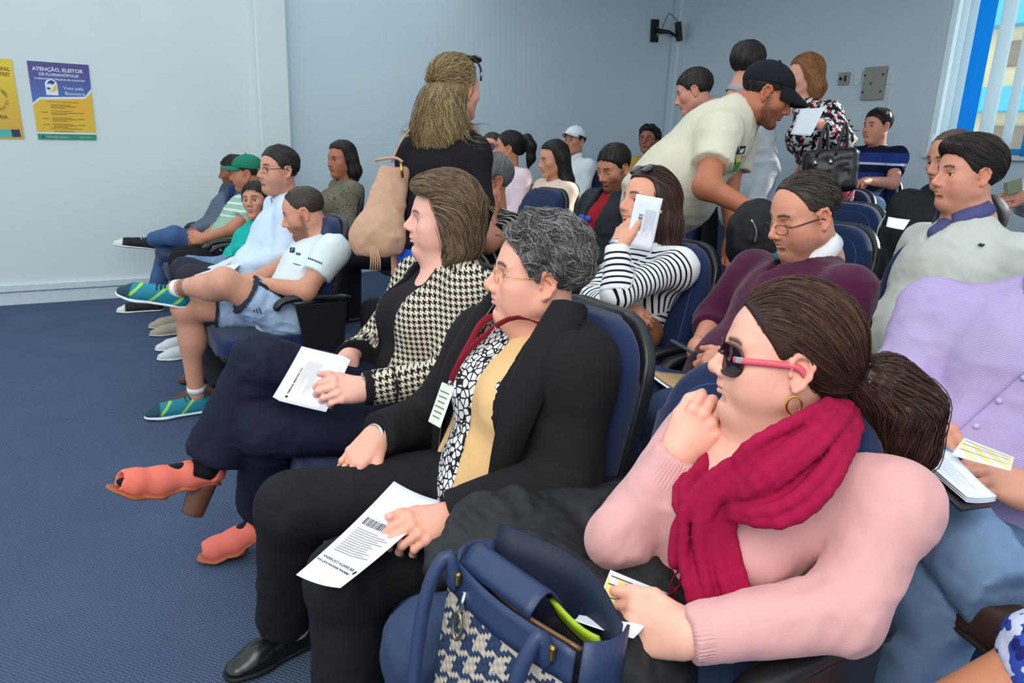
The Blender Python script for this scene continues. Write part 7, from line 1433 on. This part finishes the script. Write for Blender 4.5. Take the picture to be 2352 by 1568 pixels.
# C's bundle
c4 = [atY(693, 795, 1.93), atY(792, 818, 1.83), atY(735, 938, 1.77), atY(626, 912, 1.86)]
e, S_, nr = paper('paper_bundle', 'stack of white letters held over dark jeans by the woman in houndstooth', c4, .004)
for k in range(1, 4): paper('x', '', [q+np.array((.004*k, -.004*k, -.0025*k)) for q in c4], .004, parent=e)
sd = 1 if nr@(CAM-S_(.5, .5)) > 0 else -1; gp = Part()
for i in range(13): gp.add(*on_sheet(S_, nr, .30+.026*i, .22, .306+.026*i, .22+rs.uniform(.3, .6), sd, 2))
gp.obj('small_print', m_gink, e, False); Bk = Part(); v_ = .20
for v_ in np.arange(.34, .62, .022): Bk.add(*on_sheet(S_, nr, .86, v_, .94, v_+rs.choice((.006, .012)), sd, 2))
Bk.obj('bar_code', m_ink, e, False); words(e, S_, nr, 'TRIBUNAL REGIONAL ELEITORAL', .26, .88, .007, (0, -1), sd)
c = [(.25+.03*math.cos(q), .93+.022*math.sin(q)) for q in np.linspace(0, 6.283, 13)[:-1]]; Part().add(np.array([S_(a, b)+nr*.0014*sd for a, b in c]), [np.array([list(range(12))])]).obj('seal', m_ink, e, False)
# L's folded sheet before her face
c4 = [atY(1462, 445, 1.835), atY(1523, 456, 1.80), atY(1497, 578, 1.79), atY(1437, 563, 1.825)]
e, S_, nr = paper('printed_sheet', 'folded white letter held up before the face of the woman in stripes', c4, .004); sd = 1 if nr@(CAM-S_(.5, .5)) > 0 else -1; gp = Part()
for i in range(12): gp.add(*on_sheet(S_, nr, .48+.035*i, .25, .488+.035*i, .25+rs.uniform(.3, .55), sd, 2))
gp.obj('small_print', m_gink, e, False); Bk = Part()
for v_ in list(np.arange(.36, .50, .018))+list(np.arange(.52, .68, .018)): Bk.add(*on_sheet(S_, nr, .26, v_, .42, v_+rs.choice((.006, .012)), sd, 2))
Bk.obj('bar_code', m_ink, e, False)
# A's yellow and white form
m_yel = plain('pale_yellow_form', S(240, 228, 150), .75, .2, var=.02)
def form(label, c4, bend, extra=None):
    e, S_, nr = paper('voting_form', label, c4, bend); sd = 1 if nr@(CAM-S_(.5, .5)) > 0 else -1
    yl = Part()
    for i in range(5): a = -.15+.30*i; G = np.array([[S_(np.clip(a+.15*t+.45*v+dv, 0, 1), .12+v*.76)+nr*.0010*sd for t in (0, 1)] for v in np.linspace(0, 1, 6) for dv in (0,)]); yl.add(*sheet(G))
    yl.obj('yellow_stripe', m_yel, e, False); b = Part()
    for v_ in (.10, .27, .55): b.add(*on_sheet(S_, nr, .04, v_, .95, v_+.018, sd, 4, .0016))
    b.obj('black_rule', m_ink, e, False); gp = Part()
    for v_ in (.16, .20, .34, .38, .44, .62, .68): gp.add(*on_sheet(S_, nr, .3, v_, .9, v_+.008, sd, 3, .0014))
    gp.obj('small_print', plain('form_ink_olive', S(150, 140, 80), .8), e, False); return e
form('yellow striped voting form held by the woman in pink', [atY(1402, 1308, .74), atY(1535, 1362, .715), atY(1505, 1438, .69), atY(1365, 1415, .715)], .004)
c4 = [atY(1330, 1412, .72), atY(1490, 1425, .67), atY(1455, 1466, .63), atY(1318, 1424, .69)]; paper('folded_slip', 'white folded slip under the yellow form of the woman in pink', c4, .003)
# N's papers
form('yellow striped voting form held by the man in lilac', [atX(2215, 1005, 1.29), atX(2330, 1050, 1.35), atX(2322, 1082, 1.33), atX(2185, 1045, 1.26)], .003)
c4 = [atX(2040, 975, 1.24), atX(2190, 1040, 1.30), atX(2290, 1140, 1.24), atX(2222, 1142, 1.14)]; e, S_, nr = paper('newspaper_stack', 'folded printed pages on a dark folder on the lap of the man in lilac', c4, .006)
sd = 1 if nr@(CAM-S_(.5, .5)) > 0 else -1; gp = Part()
for i in range(12): gp.add(*on_sheet(S_, nr, .15+.05*i, .2, .156+.05*i, .2+rs.uniform(.4, .7), sd, 3))
gp.obj('small_print', m_gink, e, False)
for k in (1, 2): paper('x', '', [q+np.array((0, 0, -.004*k)) for q in c4], .006, parent=e)
Part().add(*sheet(np.array([[quadpt(c4, u, v)+np.array((-.012, .008, -.016)) for u in (-.04, .5, 1.04)] for v in (-.04, .5, 1.06)]), .004)).obj('folder', m_blk, e)
# M's phone and envelope
c = atY(1578, 800, 1.50); ph = empty('mobile_phone', c); tag(ph, 'smartphone in the hands of the man in the maroon jumper', 'phone'); R_ = basis(atY(1618, 820, 1.42)-atY(1555, 785, 1.55), (.35, .25, .9)); Part().add(*rbox((.112, .052, .009), .003, 2, R_, c)).obj('case', plain('phone_grey_case', S(60, 66, 66), .3, .5), ph, False); Part().add(*rbox((.098, .046, .001), 0, 1, R_, c+R_[:, 2]*.005)).obj('screen', plain('phone_screen', S(70, 80, 84), .1, .6), ph, False)
c4 = [atY(1490, 850, 1.56), atY(1640, 862, 1.50), atY(1680, 905, 1.30), atY(1570, 905, 1.36)]; e, S_, nr = paper('paper_envelope', 'brown envelope with white letter on the lap of the man in maroon', c4, .006, 'envelope', plain('kraft_paper', S(186, 150, 110), .85)); paper('x', '', [q+np.array((-.012, -.006, -.005)) for q in c4], .006, parent=e)
# O's wallet, capped man's slip, flowered woman's sheet, E's sheets, BB's sheet
c = atY(2072, 712, 1.45); o = Part().add(*rbox((.10, .02, .085), .006, 2, basis((.75, -.35, .5), (-.4, .1, .9)), c)).obj('wallet', plain('dark_navy_leather', S(26, 26, 38), .4), None); tag(o, 'dark wallet in the hands of the man in the grey jumper', 'wallet')
paper('paper_slip', 'small white slip in the hand of the man in the black cap', [atD(1722, 488, 2.72), atD(1748, 498, 2.69), atD(1742, 524, 2.68), atD(1722, 508, 2.71)], .002)
paper('printed_sheet', 'white sheet held up by the woman in the flowered blouse', [atD(1838, 250, 4.22), atD(1895, 246, 4.10), atD(1862, 312, 4.12), atD(1815, 308, 4.20)], .006)
paper('printed_sheet', 'white sheets on the knee of the man in the pale blue shirt', [atY(480, 618, 3.95), atY(560, 600, 4.0), atY(530, 625, 3.80), atY(445, 632, 3.82)], .004)
paper('printed_sheet', 'white sheet on the lap of the man in the track jacket', [atD(2040, 498, 3.05), atD(2090, 505, 3.0), atD(2075, 528, 2.95), atD(2035, 520, 3.0)], .003)
# ------------------------------------------------------------------ bags
m_tan = plain('beige_leather', S(190, 148, 122), .55, .35, bump=.15, bscale=240); e, JB, HB = BL
def soft_bag(name, label, F, mat, h=.007, amp=.006, seed=0, cat='bag', part='bag_body', freq=15.):
    V, P, U = cloth(F, h, amp, freq, (), None, seed, .8); b = empty(name, V.min(0)*np.array((0, 0, 1))+V.mean(0)*np.array((1, 1, 0))); tag(b, label, cat); Part().add(V, P).obj(part, mat, b); return b
F = Field(); c0 = atD(905, 400, 2.98); c1 = atD(868, 545, 2.92); x_ = unit(atD(940, 560, 2.92)-atD(830, 545, 2.95))
F.cone(c0, c1, .060, .098, k=.03, flat=(unit(CAM-c1), .55)); F.cone(c1, c1-x_*.01+np.array((0, 0, -.01)), .095, .09, k=.03, flat=(unit(CAM-c1), .55)); F.fn(lambda x, y, z: z-(c1[2]-.075)+0*x+0*y, 's', .02); F.fn(lambda x, y, z: (c0[2]+.03)-z+0*x+0*y, 's', .01)
b = soft_bag('shoulder_bag', 'beige leather shoulder bag hanging from the standing blonde woman', F, m_tan, .007, .009, 5)
Part().add(*tube(spline([atD(900, 372, 2.95), atD(918, 330, 2.96), atD(940, 300, 3.0)], 10), .013, 6, flat=(1, .35), up=unit(CAM-c0))).obj('strap', m_tan, b)
Part().add(*tube(spline([atD(862, 368, 2.93), atD(905, 362, 2.90), atD(925, 372, 2.90)], 8), .006, 6)).obj('flap_edge', m_tan, b); Part().add(*tube([c0+x_*.03+unit(CAM-c0)*.06+np.array((0, 0, .05)), c0+x_*.035+unit(CAM-c0)*.06+np.array((0, 0, -.01))], .007, 6)).obj('buckle', m_gold, b)
for k in range(5): a = atD(852+4*k, 572, 2.86); Part().add(*tube([a, a+np.array((.002*k, 0, -.045)), a+np.array((.003*k-.004, 0, -.085))], [.004, .004, .003], 5)).obj('tassel', m_tan, b)
# black handbag of the flowered woman
F = Field(); c = atD(1905, 392, 4.05); x_ = unit(atD(1960, 390, 4.05)-atD(1850, 398, 4.1)); n_ = unit(CAM-c); F.box(c, (.135, .06, .115), np.array([x_, n_, np.cross(x_, n_)]).T, .035, .02)
m_lb2 = plain('black_handbag_leather', S(20, 22, 30), .35, .5); b = soft_bag('handbag', 'black leather handbag with silver rings under the flowered blouse', F, m_lb2, .008, .006, 6)
for dx in (-.05, .05): Part().add(*tube(spline([c+x_*(dx-.03)+n_*.06+np.array((0, 0, .08)), c+x_*dx+n_*.05+np.array((0, 0, .25)), c+x_*(dx+.03)+n_*.04+np.array((0, 0, .08))], 14), .009, 6)).obj('handle', m_lb2, b)
for dx in (-.08, .0, .08): Part().add(*tube([c+x_*dx+n_*.065+np.array((0, 0, .06)), c+x_*dx+n_*.07+np.array((0, 0, .035))], .012, 8)).obj('ring', m_silver, b)
for k in range(3): Part().add(*tube(spline([c+x_*(.12+.01*k)+n_*.03+np.array((0, 0, .10)), c+x_*(.15)+n_*.03+np.array((0, 0, -.05)), c+x_*(.12)+n_*.03+np.array((0, 0, -.15-.03*k))], 10), .008, 6, flat=(1, .4), up=n_)).obj('strap_end', m_silver if k == 1 else m_lb2, b)
# black backpack in front of the capped man
F = Field(); c = atD(1735, 545, 2.55); F.ell(c, (.10, .10, .13), k=.03); F.ell(c+np.array((.05, -.06, -.05)), (.10, .09, .11), k=.03)
b = soft_bag('backpack', 'black backpack with a metal zip in front of the man in the black cap', F, fabric('black_nylon', S(24, 25, 28), .55, 500, .1, .3, fold=.7), .008, .010, 7); n_ = unit(CAM-c); Part().add(*tube(spline([c+n_*.105+np.array((-.03, 0, .06)), c+n_*.115+np.array((0, 0, .02)), c+n_*.11+np.array((.0, 0, -.02))], 8), .004, 5)).obj('zip', m_silver, b)
# tan purse of the woman in stripes
F = Field(); c = atY(1440, 752, 1.90); F.ell(c, (.115, .085, .065), basis((-.9, .3, .15), (0, 0, 1)), k=.03); F.ell(c+np.array((.05, 0, -.03)), (.09, .08, .07), k=.03)
b = soft_bag('purse', 'tan brown purse on the lap of the woman in stripes', F, plain('tan_brown_leather', S(140, 92, 56), .45, .4), .007, .008, 8); n_ = unit(CAM-c); Part().add(*tube(spline([c+np.array((-.1, 0, .05)), c+n_*.07+np.array((-.03, 0, .05)), c+n_*.085+np.array((.04, 0, .03))], 10), .005, 6)).obj('zip', m_gold, b)
# ------------------------------------------------------------------ black padded jacket across the lap of the woman in pink
m_pad, g = newmat('black_padded_nylon', .62, .3); o_ = g.obj(); g.color(g.mix(g.noise(o_, 20, 3), S(22, 23, 26), S(40, 42, 46))); g.bump(g.noise(o_, 26, 3, .5), .3, .008)
F = Field(); F.chain([atY(1430, 1180, 1.02), atY(1300, 1215, 1.06), atY(1130, 1225, 1.08), atY(1040, 1290, 1.05)], [.06, .075, .075, .05], k=.04); F.chain([atY(1200, 1180, 1.08), atY(1290, 1270, .98), atY(1370, 1370, .88), atY(1400, 1480, .80)], [.045, .055, .06, .06], k=.03)
F.chain([atY(1480, 1290, .86), atY(1500, 1420, .78), atY(1440, 1540, .72), atY(1350, 1560, .75)], [.07, .085, .09, .08], k=.04); F.chain([atY(1420, 1210, .96), atY(1480, 1320, .86)], [.05, .06], k=.03); F.chain([atY(1240, 1330, 1.0), atY(1330, 1430, .9), atY(1480, 1540, .74)], [.06, .07, .08], k=.04); F.cone(np.array((.62, .70, .60)), np.array((.62, .95, .60)), .09, .09, k=.05)
b = soft_bag('padded_jacket', 'black padded jacket lying across the lap of the woman in pink', F, m_pad, .0062, .012, 9, 'jacket', 'jacket_shell', 20.)
F = Field(); F.chain([atY(1335, 1165, 1.07), atY(1400, 1190, 1.03), atY(1440, 1260, .97), atY(1395, 1300, .97)], [.035, .045, .04, .03], k=.03); V, P, U = cloth(F, .006, .014, 26., (), None, 10, 1.); Part().add(V, P).obj('lining', plain('black_satin_lining', S(34, 30, 30), .22, .6), b)
# ------------------------------------------------------------------ blue tote with houndstooth panel
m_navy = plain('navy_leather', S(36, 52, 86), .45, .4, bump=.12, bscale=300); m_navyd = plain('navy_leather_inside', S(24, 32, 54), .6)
m, g = newmat('tote_houndstooth', .85, .2); at_ = g.attr('UVW'); u, v, i = g.xyz(at_.outputs['Vector']); N_ = 175.; a_ = (u*N_).floor(); b_ = (v*N_).floor(); tw = (a_+b_).mod(4.).lt(2.); pat = a_.mod(8.).lt(4.)*tw+b_.mod(8.).lt(4.)*(1.-tw); g.color(g.mix(pat, S(42, 56, 84), S(176, 164, 150))); g.bump((u*400.).sin()*(v*400.).sin(), .4, .003); m_tote = m
TL, TR = atY(1062, 1300, .84), atY(1312, 1490, .62); DN = unit(np.array((-.16, -.10, -.98))); tb = empty('tote_bag', (TL+TR)/2+DN*.25); tag(tb, 'navy leather tote with grey houndstooth panel on the lap of the woman in pink', 'bag')
ax = TR-TL; W_ = np.linalg.norm(ax); ax = ax/W_; ou = unit(np.cross(ax, DN)); ou = ou*np.sign(ou@(CAM-TL))
def tp(a, b, c=0.): return TL+ax*W_*a+DN*b+ou*c
def bow(u_, v_): return .014*math.sin(math.pi*min(1, max(0, u_)))+.035*max(0, v_)
uu_ = np.linspace(-.10, 1.04, 16); vv_ = np.linspace(.030, .36, 14)
G = np.array([[tp(u_, v_, bow(u_, v_)) for u_ in uu_] for v_ in vv_]); V, Q = sheet(G, .003); UV = np.array([[(u_*W_+v_*.35, v_-.2*u_*W_, 0) for u_ in uu_] for v_ in vv_]).reshape(-1, 3); Part().add(V, Q, None, np.concatenate([UV, UV])).obj('houndstooth_panel', m_tote, tb)
G = np.array([[tp(u_, v_, bow(u_, v_)+.005) for u_ in np.linspace(-.06, 1.06, 14)] for v_ in np.linspace(-.006, .040, 5)]); Part().add(*sheet(G, .004)).obj('top_band', m_navy, tb)
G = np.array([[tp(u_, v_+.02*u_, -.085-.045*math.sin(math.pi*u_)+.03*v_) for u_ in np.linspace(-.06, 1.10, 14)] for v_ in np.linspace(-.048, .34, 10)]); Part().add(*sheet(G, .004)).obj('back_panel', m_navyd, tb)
G = np.array([[tp(u_, .0-.030*math.sin(math.pi*t), -.070*t+.004) for u_ in np.linspace(-.02, .66, 10)] for t in np.linspace(0, 1, 8)]); Part().add(*sheet(G, .003)).obj('zip_flap', m_navy, tb)
for uu in (-.06, 1.08): Part().add(*sheet(np.array([[tp(uu+.06*math.sin(math.pi*t)*(1 if uu > 0 else -1), v_, -.088*t+bow(uu, v_)*(1-t)) for t in np.linspace(0, 1, 6)] for v_ in np.linspace(-.02, .34, 8)]), .004)).obj('gusset', m_navy, tb)
Part().add(*tube([tp(u_, .004, bow(u_, 0)-.016) for u_ in np.linspace(.28, 1.02, 10)], .004, 6)).obj('zip', plain('brass_zip', S(120, 88, 60), .4, .5, .6), tb)
for uu in (.03, .90):
    pts = spline([tp(uu, .030, .018), tp(uu-.035, -.022, .028), tp(uu-.085, .03, .050), tp(uu-.07, .15, .060), tp(uu+.02, .30, .06), tp(uu+.10, .38, .05)] if uu < .5 else [tp(uu, .030, .018), tp(uu-.03, -.010, .030), tp(uu-.08, .05, .050), tp(uu-.14, .16, .060), tp(uu-.22, .30, .06)], 22)
    Part().add(*tube(pts, [.006]+[.0105]*(len(pts)-2)+[.009], 10)).obj('handle', m_navy, tb); Part().add(*rbox((.026, .020, .008), .003, 2, np.array([ax, DN, ou]).T, tp(uu, .008, .020))).obj('clasp', m_gold, tb, False)
Part().add(*tube([tp(.14, .020, .016), tp(.145, .045, .022)], .004, 6)).obj('charm_link', m_silver, tb); Part().add(*tube([tp(.15+.042*math.cos(q), .068+.020*math.sin(q), .026) for q in np.linspace(0, 6.283, 17)[:-1]], .0028, 6, True)).obj('charm', plain('old_silver', S(140, 134, 110), .3, .5, .9), tb)
G = np.array([[tp(u_, -.005+.03*t+.006*math.sin(9*u_), -.055-.02*t) for u_ in np.linspace(.60, 1.00, 8)] for t in np.linspace(0, 1, 4)]); Part().add(*sheet(G, .006)).obj('lime_pouch', plain('lime_pouch', S(150, 176, 40), .4), tb)
print('TIME', time.time()-T0)
